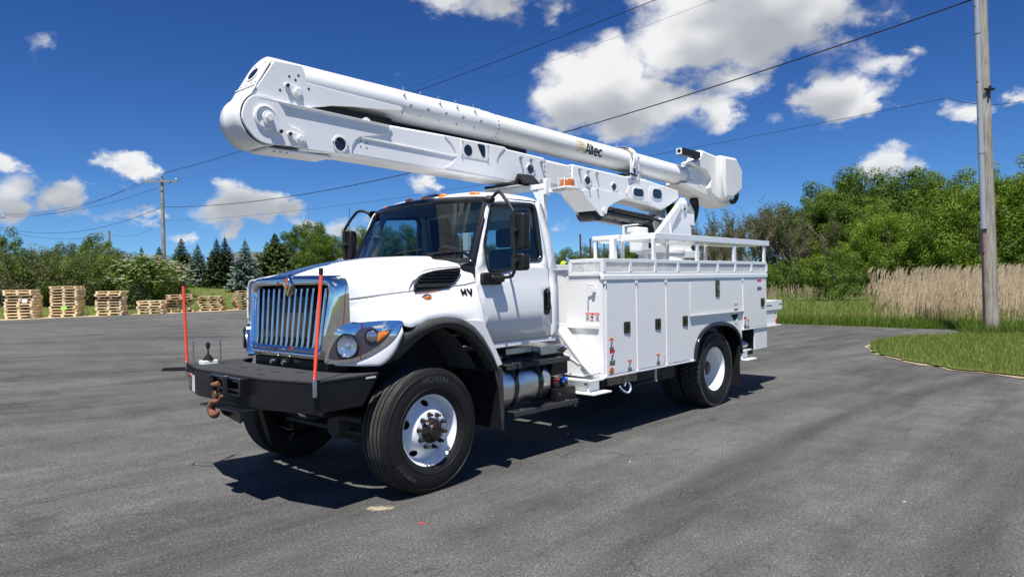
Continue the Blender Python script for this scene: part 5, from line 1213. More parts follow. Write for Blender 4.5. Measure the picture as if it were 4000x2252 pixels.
# round inspection ports
def port(x, z, r=.040, y=YN, parent=LB, rx=1.0):
    p = empty('inspection_port', T)
    MB().lathe([(r * 1.34, y), (r * 1.32, y + .008), (r * 1.02, y + .010), (r, y + .001)], 32, 'y').xf(Matrix.Translation((x, 0, z)) @ Matrix.Diagonal((rx, 1, 1, 1))).build('port_ring', 'fiberglass', p, smooth=50)
    MB().lathe([(r * 1.01, y + .0015), (r * .6, y + .004), (0, y + .005)], 32, 'y').xf(Matrix.Translation((x, 0, z)) @ Matrix.Diagonal((rx, 1, 1, 1))).build('port_window', 'port_lens', p, smooth=60)
    for a in (R_(8), R_(188)): MB().cyl((x + r * rx * 1.28 * math.cos(a), y + .006, z + r * 1.2 * math.sin(a)), (x + r * rx * 1.28 * math.cos(a), y + .014, z + r * 1.2 * math.sin(a)), .009, n=8).build('port_screw', 'zinc_bolt', p)
port(0.237, 3.097, .062, YN + .012); port(-2.455, 3.148, .058); port(-3.608, 3.121, .058); port(-4.228, 3.089, .055)
def stadium(x, z, w, h, y):
    p = empty('oval_window', T)
    MB().prism(rrect(x - w, x + w, z - h, z + h, h * .9, 8), 'y', y, y + .008).build('window_ring', 'fiberglass', p, bevel=0.004)
    MB().prism(rrect(x - w + .02, x + w - .02, z - h + .02, z + h - .02, h * .7, 8), 'y', y + .0085, y + .010).build('window_pane', 'port_lens', p)
plate('window_doubler', [(-4.56, 2.985), (-4.52, 3.04), (-4.62, 3.15), (-4.72, 3.185), (-5.02, 3.18), (-5.10, 3.13), (-5.10, 2.955), (-5.02, 2.935), (-4.60, 2.965)], YN, YN + .008)
plate('window_doubler', roundpoly([(-5.14, 2.92), (-5.14, 3.19), (-5.52, 3.20), (-5.62, 3.10), (-5.58, 2.90), (-5.45, 2.87)], .08), YN, YN + .008)
stadium(-4.835, 3.063, .155, .075, YN + .008); stadium(-5.355, 3.085, .150, .090, YN + .008)
pb = empty('access_cover', T)
MB().prism([(-1.301, 3.350), (-1.728, 3.346), (-1.723, 3.162), (-1.296, 3.170)], 'y', YN + .010, YN + .016).build('cover_plate', 'fiberglass', pb, bevel=0.003)
MB().lathe([(.062, 0), (.06, .004), (0, .005)], 28, 'y', (-1.402, YN + .016, 3.245)).build('round_window', 'port_lens', pb)
MB().prism(roundpoly([(-1.54, 3.335), (-1.665, 3.335), (-1.665, 3.20), (-1.62, 3.20)], .03), 'y', YN + .016, YN + .020).build('tear_window', 'port_lens', pb)
for x, z in ((-1.318, 3.335), (-1.712, 3.33), (-1.708, 3.18), (-1.315, 3.185)): MB().cyl((x, YN + .016, z), (x, YN + .024, z), .009, n=8).build('cover_screw', 'zinc_bolt', pb)
for x, z in ((-2.272, 3.264), (-2.458, 3.259), (-2.653, 3.257), (-2.266, 3.04), (-2.651, 3.031), (-3.425, 3.246), (-3.611, 3.239), (-3.812, 3.235), (-3.618, 3.012), (-3.81, 3.013)):
    b = empty('through_bolt', T); MB().cyl((x, YN, z), (x, YN + .012, z), .022, n=16).build('washer', 'zinc_bolt', b); MB().cyl((x, YN + .012, z), (x, YN + .038, z), .013, n=6).build('bolt_head', 'zinc_bolt', b)
for x, z0, z1, tilt in ((-2.755, 3.005, 3.305, -.01), (-3.262, 3.000, 3.290, -.01)):
    sb = empty('inspection_band', T); MB().box(x - .022, x + .022, YN - .0175, YN - .016, z0, z1).build('band', 'decal_white', sb)
    for k in range(5): MB().prism([(x + .010, z0 + .02 + .06 * k), (x - .010, z0 + .032 + .06 * k), (x + .010, z0 + .044 + .06 * k)], 'y', YN - .0155, YN - .0145).build('arrow_mark', 'ink', sb)
for x, z in ((.0, 3.155), (-.07, 3.152), (.0, 3.105), (-.07, 3.10)): MB().cyl((x, YN + .0002, z), (x, YN + .0015, z), .008, n=10).build('rivet_hole', 'ink', LB)
for x, z in ((.80, 2.9645), (.86, 2.9645), (.74, 2.9645)): MB().cyl((x, .17, z), (x, .17, z - .004), .012, n=10).build('belly_hole', 'ink', LB)
# lift-cylinder bracket and cylinder
for s in (1, -1):
    plate('cylinder_bracket', roundpoly([(-3.46, 2.985), (-3.80, 3.028), (-4.46, 3.005), (-4.46, 2.945), (-4.22, 2.875), (-4.05, 2.79), (-4.02, 2.69), (-3.90, 2.665), (-3.74, 2.77), (-3.50, 2.93)], .03), YC + s * HW, YC + s * (HW + .014), bevel=.003)
MB().grid([[(-3.46, y, 2.97) for y in (YC - HW, YN)], [(-3.62, y, 2.86) for y in (YC - HW, YN)], [(-3.80, y, 2.74) for y in (YC - HW, YN)]]).build('bracket_web', 'boom_white', LB)
MB().cyl((-3.965, YN + .014, 2.745), (-3.965, YN + .035, 2.745), .042, n=28).build('cylinder_pin', 'boom_white', LB, bevel=.006); MB().cyl((-3.985, YN + .014, 2.69), (-3.985, YN + .03, 2.69), .012, n=6).build('cylinder_bolt', 'nut_steel', LB)
cy = empty('lift_cylinder', T)
MB().cyl((-4.02, 0.0, 2.755), (-5.62, 0.0, 2.665), .125, n=36).build('barrel', 'black_gloss', cy, bevel=.008)
MB().lathe([(0.0, -.14), (.13, -.14), (.13, .14), (0, .14)], 28, 'y', (-3.965, 0, 2.745)).build('rod_eye', 'black_paint', cy)
MB().cyl((-5.60, 0, 2.666), (-5.72, 0, 2.66), .14, n=32).build('gland', 'black_paint', cy); m = MB(); m.tube(spline([(-4.3, .16, 2.78), (-5.0, .16, 2.74), (-5.5, .17, 2.70), (-5.6, .15, 2.60)], 5), .02, 8); m.build('hydraulic_line', 'black_plastic', cy)

# upper boom ---------------------------------------------------------------
UB = empty('upper_boom', T); YU = 0.062
def axis_z(x): return 3.628 + (x + 1.0) * 0.0275 if x < -1 else 3.628
MB().cyl((0.86, YU, 3.632), (-1.86, YU, axis_z(-1.86)), .166, n=56).build('steel_tube', 'boom_white', UB, smooth=40)
MB().lathe([(.172, 0), (.176, .004), (.176, .02)], 40, 'x') if False else None
MB().cyl((-1.84, YU, axis_z(-1.84)), (-4.95, YU, axis_z(-4.95)), .159, n=56).build('insulating_tube', 'fiberglass', UB, smooth=40)
MB().cyl((-4.90, YU, axis_z(-4.9)), (-5.62, YU, axis_z(-5.62)), .161, n=56).build('sleeve_tube', 'boom_white', UB, smooth=40)
MB().cyl((-5.60, YU, axis_z(-5.6)), (-6.55, YU, axis_z(-6.55)), .158, n=56).build('tip_tube', 'fiberglass', UB, smooth=40)
MB().cyl((-6.36, YU, axis_z(-6.36)), (-6.372, YU, axis_z(-6.37)), .160, n=56).build('seal_ring', 'black_plastic', UB)
# collar doubler on the steel tube with scalloped edge
rows = []
for k in range(33):
    a = R_(-60 + 240 * k / 32); w = -1.80 + 0.10 * abs(math.sin(a * 1.5)) ** 3
    rows.append([(x, YU + r * math.cos(a), axis_z(-1.6) + 0.0 + r * math.sin(a)) for x, r in ((-0.55, .1685), (w, .1685))])
MB().grid(rows).build('tube_sleeve', 'boom_white', UB, smooth=60, recalc=False)
ib = empty('inspection_band', T)
MB().lathe([(.1595, -1.915), (.1606, -1.915), (.1606, -1.955), (.1595, -1.955)], 56, 'x', (0, YU, axis_z(-1.93))).build('band', 'decal_white', ib)
for k in range(10):
    a = R_(-50 + 17 * k); p = Vector((0, math.cos(a), math.sin(a))); q = Vector((0, -math.sin(a), math.cos(a))); c = Vector((-1.935, YU, axis_z(-1.93)))
    MB().hull([c + p * .1600 + q * .010 + Vector((.012, 0, 0)), c + p * .1600 - q * .010 + Vector((.012, 0, 0)), c + p * .1600 + Vector((-.012, 0, 0))], [c + p * .1625 + q * .010 + Vector((.012, 0, 0)), c + p * .1625 - q * .010 + Vector((.012, 0, 0)), c + p * .1625 + Vector((-.012, 0, 0))]).build('arrow_mark', 'ink', ib)
for x in (-0.62, -0.85, -1.10, -1.35, -1.62):
    for a in (72, 28, -8, -38):
        if (int(x * 100) + a) % 3 == 0 and a in (28,): continue
        xx = x + (0.07 if a in (28, -38) else 0); rr = .167 if x > -.6 else .169
        p = Vector((xx, YU + rr * math.cos(R_(a)), 3.622 + rr * math.sin(R_(a)))); n = Vector((0, math.cos(R_(a)), math.sin(R_(a))))
        b = empty('tube_bolt', T); MB().cyl(p, p + n * .006, .016, n=14).build('washer', 'zinc_bolt', b); MB().cyl(p + n * .006, p + n * .026, .009, n=6).build('bolt_head', 'zinc_bolt', b)
# knuckle: side plates, slanted end plate, wrapper
SP = [(1.095, 3.385), (0.872, 3.728), (0.610, 3.738), (0.590, 3.715), (0.585, 3.625), (0.560, 3.600), (0.30, 3.588), (-0.513, 3.563), (-0.508, 3.530), (-0.25, 3.498), (0.06, 3.472), (0.30, 3.440), (0.498, 3.392), (0.80, 3.30), (0.97, 3.10), (1.13, 3.16), (1.16, 3.28)]
for s in (1, -1): MB().prism(SP, 'y', YC + s * .148, YC + s * .166).build('knuckle_plate', 'boom_white', UB, bevel=.003)
keeper(0.665, 3.493, 0.098, 0.042, YC + .166, .036, .050, parent=UB)
for x, z in ((.735, 3.62), (.645, 3.645), (.675, 3.600), (.825, 3.485), (.545, 3.548)): MB().cyl((x, YC + .1662, z), (x, YC + .1675, z), .011, n=10).build('plate_hole', 'ink', UB)
EN = empty('knuckle_end', T)
def endp(t, y): a = Vector((0.872, 0, 3.790)); b = Vector((1.120, 0, 3.372)); p = a + (b - a) * t; return (p.x, y, p.z)
A = []
for k in range(15): a = R_(180 * k / 14); A.append((0.16 * math.cos(a), 0.26 - 0.26 * math.sin(a)))
shape = [(u, t) for u, t in A] + [(-.165, .72), (.165, .72)]
nrm = Vector((0.418, 0, 0.248)).normalized()
F = [Vector(endp(t, YU + u)) for u, t in shape]; MB().hull(F, [p - nrm * .014 for p in F]).build('end_plate', 'boom_white', EN, bevel=.002)
F = [Vector(endp(.40 + .155 * math.sin(2 * PI * k / 28), YU + .085 * math.cos(2 * PI * k / 28))) + nrm * .001 for k in range(28)]
MB().hull([p + nrm * .010 for p in F], F).build('port_ring', 'fiberglass', EN, bevel=.003)
F = [Vector(endp(.40 + .125 * math.sin(2 * PI * k / 28), YU + .066 * math.cos(2 * PI * k / 28))) + nrm * .0115 for k in range(28)]
MB().hull(F, [p + nrm * .001 for p in F]).build('port_window', 'port_lens', EN)
for u, t in ((-.12, .64), (-.03, .64), (.06, .64), (.13, .64), (.09, .16), (-.08, .17)): 
    p = Vector(endp(t, YU + u)); MB().cyl(p, p + nrm * .0015, .011, n=10).build('plate_hole', 'ink', EN)
MB().hull([Vector(endp(.715, YU + u)) + nrm * h for u, h in ((-.165, 0), (.165, 0), (.165, .012), (-.165, .012))], [Vector(endp(.73, YU + u)) + nrm * h for u, h in ((-.165, 0), (.165, 0), (.165, .012), (-.165, .012))]).build('weld_strip', 'boom_white', EN)
rows = []
pa = Vector(endp(.73, 0)); pb_ = Vector(endp(1.0, 0))
path = [(pa.x, pa.z), ((pa.x + pb_.x) / 2, (pa.z + pb_.z) / 2), (1.098, 3.41)]
for k in range(15): a = R_(42 - 150 * k / 14); path.append((0.975 + .228 * math.cos(a), 3.215 + .228 * math.sin(a)))
rows = [[(p.x, y, p.y) for p in [Vector(q) for q in path]] for y in (YC - .172, YC - .08, YC + .08, YC + .174)]
o = MB().grid(rows).build('wrapper', 'used_white', EN, smooth=60, recalc=False); md = o.modifiers.new('thickness', 'SOLIDIFY'); md.thickness = .01
MB().prism([(p[0] * .985 + .0145, p[1] * .985 + .048) for p in path] + [(0.9, 3.0), (0.6, 3.4)], 'y', -.17, .17).build('knuckle_core', 'dark_void', EN) if False else None
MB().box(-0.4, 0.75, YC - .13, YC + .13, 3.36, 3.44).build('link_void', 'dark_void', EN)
MB().cyl((-.2, .0, 3.42), (-2.6, .0, 3.40), .05, n=16).build('leveling_rod', 'black_plastic', EN)
MB().prism([(-.03, 3.352), (-.05, 3.385), (-.085, 3.40), (-.12, 3.385), (-.14, 3.352)], 'y', YN - .03, YN - .01).build('lifting_lug', 'boom_white', LB, bevel=.003)

# boom latch strap -----------------------------------------------------------
ls = empty('boom_latch', T)
c0 = Vector((-4.72, YU, axis_z(-4.72)))
rows = []; AA = [R_(100 - 6.0 * k) for k in range(24)]
for a in AA: rows.append([(x, c0.y + r * math.cos(a), c0.z + r * math.sin(a)) for x, r in ((-4.70, .208), (-4.70, .178), (-4.80, .178), (-4.80, .208))])
MB().grid(rows, closed=True).build('strap_arc', 'boom_white', ls, smooth=40)
hz = [[(-4.699, c0.y + r * math.cos(R_(a)), c0.z + r * math.sin(R_(a))) for r in (.182, .204)] for a in range(92, 20, -6)]
MB().grid(hz).build('hazard_tape', 'hazard', ls, recalc=False)
for y in (.215,):
    MB().prism(roundpoly([(-4.66, 3.50), (-4.80, 3.62), (-4.88, 3.60), (-4.90, 3.42), (-4.90, 3.19), (-4.66, 3.20)], .02), 'y', y, y + .016).build('latch_plate', 'boom_white', ls, bevel=.003)
    MB().prism(roundpoly([(-4.92, 3.57), (-5.02, 3.50), (-5.05, 3.40), (-5.05, 3.23), (-4.92, 3.21)], .02), 'y', y - .06, y - .044).build('latch_plate', 'boom_white', ls, bevel=.003)
MB().prism(rrect(-4.785, -4.735, 3.33, 3.43, .02), 'y', .2312, .2322).build('latch_slot', 'ink', ls); MB().cyl((-4.56, .26, 3.315), (-4.80, .24, 3.305), .016, n=10).build('latch_handle', 'black_plastic', ls)
for x, z in ((-4.70, 3.55), (-4.86, 3.57), (-4.70, 3.24), (-4.86, 3.24), (-4.86, 3.36)): MB().cyl((x, .231, z), (x, .25, z), .013, n=6).build('latch_bolt', 'zinc_bolt', ls)
for x, z in ((-4.98, 3.48), (-5.02, 3.42), (-4.98, 3.33), (-5.02, 3.30), (-4.99, 3.26)): MB().cyl((x, .171, z), (x, .19, z), .012, n=6).build('latch_bolt', 'zinc_bolt', ls)
for a in (95, 62, 26): p = Vector((-4.699, c0.y + .2 * math.cos(R_(a)), c0.z + .2 * math.sin(R_(a)))); MB().cyl(p, p + Vector((.014, 0, 0)), .014, n=8).build('latch_bolt', 'zinc_bolt', ls)
m = MB(); m.box(-4.60, -5.10, -.20, .21, 3.245, 3.285); m.build('boom_saddle', 'boom_white', ls, bevel=.004); MB().box(-4.50, -4.72, -.16, .20, 3.29, 3.315).build('saddle_pad', 'black_plastic', ls)

# boom tip and platform bracket -----------------------------------------------
tp = empty('boom_tip', T)
def yv(L, y): return [(a, y, b) for a, b in L]
TPo = [(-6.37, 3.640), (-6.75, 3.665), (-7.25, 3.640), (-7.40, 3.40), (-7.52, 3.22), (-7.70, 3.12), (-7.88, 3.16), (-7.95, 3.10), (-7.84, 3.055), (-7.62, 3.045), (-7.30, 3.10), (-6.30, 3.290), (-6.16, 3.322), (-6.36, 3.335)]
TPi = [(-6.42 + (a + 6.42) * .99, 3.40 + (b - 3.40) * .86) for a, b in TPo]
MB().hull(yv(TPi, -.19), yv(TPo, -.13)).hull(yv(TPo, -.13), yv(TPo, .16)).hull(yv(TPo, .16), yv(TPi, .215)).build('tip_housing', 'fiberglass', tp, smooth=35, bevel=.012)
MB().bar((-6.37, .217, 3.40), (-7.33, .190, 3.345), .004, .006).build('housing_seam', 'ink', tp)
for x, z in ((-6.40, 3.44), (-6.40, 3.37), (-6.75, 3.42), (-6.75, 3.34), (-7.15, 3.40), (-7.15, 3.32)): MB().cyl((x, .205, z), (x, .222, z), .012, n=8).build('housing_bolt', 'clear_plastic', tp)
HD = [(-6.76, 3.925), (-7.25, 3.885), (-7.75, 3.905), (-8.02, 3.71), (-8.00, 3.32), (-7.55, 3.125), (-7.30, 3.13), (-7.10, 3.20), (-6.99, 3.31), (-7.06, 3.46), (-6.86, 3.60), (-6.47, 3.640), (-6.41, 3.69), (-6.62, 3.752)]
hc = empty('platform_bracket', T)
HDi = [(-7.2 + (a + 7.2) * .93, 3.52 + (b - 3.52) * .93) for a, b in HD]
HF = [(-7.25, 3.875), (-7.75, 3.895), (-8.0, 3.70), (-7.98, 3.33), (-7.56, 3.15), (-7.33, 3.15), (-7.24, 3.5)]
MB().hull(yv(HDi, .03), yv(HD, .06)).hull(yv(HD, .06), yv(HD, .24)).hull(yv(HD, .24), yv(HDi, .275)).build('cover_shell', 'fiberglass', hc, smooth=35, bevel=.012)
HFi = [(-7.6 + (a + 7.6) * .86, 3.52 + (b - 3.52) * .88) for a, b in HF]
MB().hull(yv(HF, .24), yv(HF, .36)).hull(yv(HF, .36), yv(HFi, .42)).build('cover_front', 'fiberglass', hc, smooth=35, bevel=.015)
MB().prism([(-7.70, 3.86), (-7.86, 3.76), (-7.93, 3.70), (-7.90, 3.80), (-7.80, 3.885)], 'y', .20, .30).build('cover_grip', 'ink', hc)
MB().box(-6.62, -6.02, .205, .310, 3.757, 3.862).build('mount_post', 'black_plastic', hc, bevel=.005); MB().box(-6.018, -6.014, .210, .305, 3.762, 3.857).build('post_end', 'fiberglass', hc); MB().cyl((-6.013, .2575, 3.812), (-6.010, .2575, 3.812), .030, n=20).build('post_bore', 'ink', hc)
for x, z in ((-6.60, 3.70), (-6.83, 3.63), (-7.02, 3.50), (-7.06, 3.25), (-7.12, 3.22)): MB().cyl((x, .276, z), (x, .282, z), .012, n=10).build('cover_screw', 'clear_plastic', hc)
m = MB(); m.tube(spline([(-6.10, .02, 3.02), (-6.22, .0, 2.84), (-6.42, .0, 2.72), (-6.68, .0, 2.70), (-6.90, .0, 2.82), (-6.98, .0, 3.02), (-6.95, .0, 3.15)], 6), .075, 12); m.build('hose_loop', 'black_plastic', tp, smooth=60)
m = MB(); m.tube(spline([(-7.98, .2, 3.50), (-8.14, .2, 3.42), (-8.18, .2, 3.27), (-8.05, .2, 3.16), (-7.86, .2, 3.17)], 6), .040, 10); m.build('hose_loop', 'black_plastic', hc, smooth=60)
m = MB(); m.cyl((-6.45, -.1, 2.98), (-6.45, .12, 2.98), .09, n=20); m.cyl((-6.6, .05, 3.02), (-6.75, .05, 2.88), .07, n=16); m.build('hose_swivel', 'fiberglass', tp, bevel=.01)

# lettering and logo on the tube ----------------------------------------------
lg = empty('logo', T)
def on_tube(x, h, off=.0015):
    a = h / .159; r = .159 + off; zc = axis_z(x); return (x, YU + r * math.cos(a), zc + r * math.sin(a))
def lp(u, v, w): return on_tube(-3.600 - u - v * .06, -.072 + v, .0012 + w)
stroke_text([[(0.0, 0), (.052, .135), (.066, .135), (.092, 0)], [(.016, .040), (.084, .040)]], .024, 'ink', 'lettering', lg, lp)
stroke_text([[(.118, 0), (.118, .140)], [(.150, .128), (.150, .014), (.166, .010)], [(.136, .092), (.170, .092)]], .024, 'ink', 'lettering', lg, lp)
stroke_text([[(.188, .050)] + [(.274, .050)] + arcp(.231, .050, .043, .043, 0, 180) + arcp(.231, .050, .043, .044, 180, 322)], .024, 'ink', 'lettering', lg, lp)
stroke_text([arcp(.336, .050, .042, .044, 45, 315, 14)], .024, 'ink', 'lettering', lg, lp)
def gp(u, v, w): return on_tube(-3.400 - u * .185 - v * .012, -.074 + v * .150, .0012 + w)
stroke_text([[(.03, .28), (.08, .95), (.76, .95), (.92, .75), (.97, .10)], [(.30, .72), (.70, .72), (.76, .62), (.76, .45), (.30, .45), (.30, .76)], [(.02, .05), (.24, .05), (.30, .27), (.74, .27), (.78, .05), (1.0, .05)]], .085, 'gold', 'gold_mark', lg, gp)

# boom rest behind the cab -----------------------------------------------------
br = empty('boom_rest', T)
m = MB(); m.box(-2.16, -2.24, -.40, .671, 2.845, 2.905); m.box(-2.165, -2.235, .585, .665, 1.6, 2.845); m.box(-2.165, -2.235, -.665, -.585, 1.6, 2.845); m.box(-2.163, -2.237, -.70, -.401, 2.848, 2.902); m.box(-2.157, -2.243, .672, .718, 2.78, 2.96); m.build('frame', 'white_paint', br, bevel=.006)
MB().prism([(.56, 2.84), (.66, 2.72), (.58, 2.70), (.50, 2.84)], 'x', -2.23, -2.17).build('gusset', 'white_paint', br)
m = MB(); m.hull([(-2.10, -.20, 2.912), (-2.10, .34, 2.912), (-2.10, .34, 2.938), (-2.10, -.20, 2.958)], [(-2.30, -.20, 2.912), (-2.30, .34, 2.912), (-2.30, .34, 2.938), (-2.30, -.20, 2.958)]); m.build('rest_pad', 'black_plastic', br, bevel=.004)
MB().prism([(.26, 2.925), (.33, 3.045), (.37, 3.05), (.50, 2.925), (.42, 2.925), (.355, 3.00), (.31, 2.925)], 'x', -2.34, -2.10).build('guide_wedge', 'black_plastic', br, bevel=.004)
MB().box(-2.05, -2.35, -.22, .40, 2.906, 2.912).build('rest_plate', 'used_white', br)
# amber beacon ------------------------------------------------------------------
bc = empty('beacon', T)
MB().bar((-2.20, .66, 2.815), (-2.32, .86, 2.835), .05, .035).build('beacon_arm', 'white_paint', bc, bevel=.003); MB().hull([(-2.22, .74, 2.838), (-2.50, .80, 2.838), (-2.46, 1.0, 2.838), (-2.20, .95, 2.838)], [(-2.22, .74, 2.850), (-2.50, .80, 2.850), (-2.46, 1.0, 2.850), (-2.20, .95, 2.850)]).build('beacon_shelf', 'white_paint', bc)
MB().lathe([(.095, 2.852), (.095, 2.868), (.082, 2.872), (.080, 2.930), (.072, 2.944), (0, 2.948)], 28, 'z', (-2.35, .87, 0)).build('beacon_lens', 'amber_dark', bc, smooth=40)
MB().lathe([(.10, 2.850), (.10, 2.864), (.0, 2.866)], 28, 'z', (-2.35, .87, 0)).build('beacon_base', 'used_white', bc)
for a in (0.35, 1.92):
    m = MB(); m.tube([(-2.35 + .105 * math.cos(a), .87 + .105 * math.sin(a), 2.855), (-2.35 + .105 * math.cos(a), .87 + .105 * math.sin(a), 2.945), (-2.35 + .09 * math.cos(a), .87 + .09 * math.sin(a), 2.962), (-2.35 - .09 * math.cos(a), .87 - .09 * math.sin(a), 2.962), (-2.35 - .105 * math.cos(a), .87 - .105 * math.sin(a), 2.945), (-2.35 - .105 * math.cos(a), .87 - .105 * math.sin(a), 2.855)], .005, 6); m.build('beacon_guard', 'fiberglass', bc)

# turret and pedestal -----------------------------------------------------------
tu = empty('turret', T)
MB().prism([(-5.45, 1.14), (-6.20, 1.14), (-6.15, 2.06), (-5.50, 2.06)], 'y', -.34, .34).build('pedestal', 'white_paint', tu, bevel=.01)
MB().lathe([(.42, 2.06), (.42, 2.085), (.36, 2.09), (.36, 2.16), (.345, 2.165), (.345, 2.20), (.385, 2.205), (.385, 2.245), (0, 2.245)], 48, 'z', (-5.84, 0, 0)).build('slew_ring', 'white_paint', tu, smooth=40)
MB().box(-5.95, -6.45, .02, .36, 2.13, 2.24).build('slew_gearbox', 'white_paint', tu, bevel=.01)
for y in (.16, .26): MB().cyl((-5.949, y, 2.18), (-5.945, y, 2.18), .018, n=12).build('gearbox_port', 'ink', tu)
TA = [(-5.30, 2.245), (-5.25, 2.50), (-5.98, 3.03), (-6.04, 3.075), (-6.13, 3.085), (-6.20, 3.03), (-6.225, 2.95), (-6.20, 2.75), (-6.34, 2.62), (-6.34, 2.245)]
for s in (1, -1): MB().prism(TA, 'y', YC + s * .182, YC + s * .212).build('side_plate', 'white_paint', tu, bevel=.005)
MB().hull([(-5.24, .2775, 2.47), (-5.96, .2775, 3.00), (-6.02, .2775, 2.96), (-5.50, .2775, 2.40)], [(-5.24, .302, 2.47), (-5.96, .302, 3.00), (-6.02, .302, 2.96), (-5.50, .302, 2.40)]).build('plate_stiffener', 'white_paint', tu, bevel=.005)
MB().hull([(-5.78, .3025, 2.72), (-5.96, .3025, 2.90), (-5.985, .3025, 2.87), (-5.80, .3025, 2.68)], [(-5.78, .304, 2.72), (-5.96, .304, 2.90), (-5.985, .304, 2.87), (-5.80, .304, 2.68)]).build('turret_decal', 'decal_grey', tu)
keeper(-6.10, 2.985, 0.02, -0.085, YC + .212, .045, .070, mat='white_paint', parent=tu)
MB().box(-5.35, -6.30, YC - .18, YC + .18, 2.25, 2.45).build('turret_base', 'white_paint', tu, bevel=.01)
MB().prism([(-5.60, 2.28), (-5.40, 2.66), (-5.46, 2.76), (-5.62, 2.78), (-5.72, 2.70), (-5.78, 2.28)], 'y', .12, .15).build('cylinder_lug', 'white_paint', tu, bevel=.004); MB().cyl((-5.56, .15, 2.70), (-5.56, .175, 2.70), .045, n=24).build('lug_pin', 'white_paint', tu, bevel=.004)
MB().box(-5.2, -5.9, -.18, .12, 2.45, 2.62).build('manifold', 'black_plastic', tu, bevel=.01)
MB().box(-6.20, -6.44, .18, .278, 2.66, 2.84).build('rear_bracket', 'white_paint', tu, bevel=.003)
MB().box(-6.25, -6.50, -.15, .18, 2.50, 2.75).build('rear_box', 'fiberglass', tu, bevel=.03)
MB().box(-4.62, -4.98, .20, .42, 2.19, 2.47).build('control_box', 'white_paint', tu, bevel=.03, seg=3); MB().prism([(-4.80, 2.25), (-4.86, 2.25), (-4.90, 2.34), (-4.82, 2.40), (-4.79, 2.33)], 'y', .4205, .4225).build('control_slot', 'ink', tu)
MB().box(-4.70, -5.0, .05, .30, 2.47, 2.56).build('control_cap', 'fiberglass', tu, bevel=.02); MB().box(-4.95, -5.35, .10, .36, 2.20, 2.30).build('control_arm', 'white_paint', tu)
MB().box(-5.10, -5.22, .362, .365, 2.36, 2.39).build('red_decal', 'decal_red', tu)
m = MB(); m.box(-5.98, -6.75, -.30, .20, 2.255, 2.33); m.cyl((-6.3, .22, 2.30), (-6.6, .22, 2.30), .06, n=16); m.build('valve_bank', 'black_plastic', tu, bevel=.01)
for y in (.32, -.32): MB().box(-4.9, -4.93, y - .02, y + .02, 1.14, 2.19).build('control_post', 'white_paint', tu)

# ================================================================ THE PLACE
CX, CY = 4.0, 5.792
RX, RY, DX, DY = -0.674, 0.738, -0.738, -0.674        # horizontal axes: across and away from where the photographer stands
def rd(r, d): return (CX + RX * r + DX * d, CY + RY * r + DY * d)
def to_rd(x, y): x -= CX; y -= CY; return (x * RX + y * RY, x * DX + y * DY)
def sstep(t): t = max(0.0, min(1.0, t)); return t * t * (3 - 2 * t)
def height(x, y):
    """gently rising ground towards the hedge; flat around the truck"""
    r, d = to_rd(x, y)
    h = 0.60 * sstep((-r - 3) / 11)
    beyond = (d - (30.4 + (r + 21) * 1.015)) / 1.42 - 1.5
    h += 1.25 * sstep(beyond / 11) * sstep((9 - r) / 14)
    return h

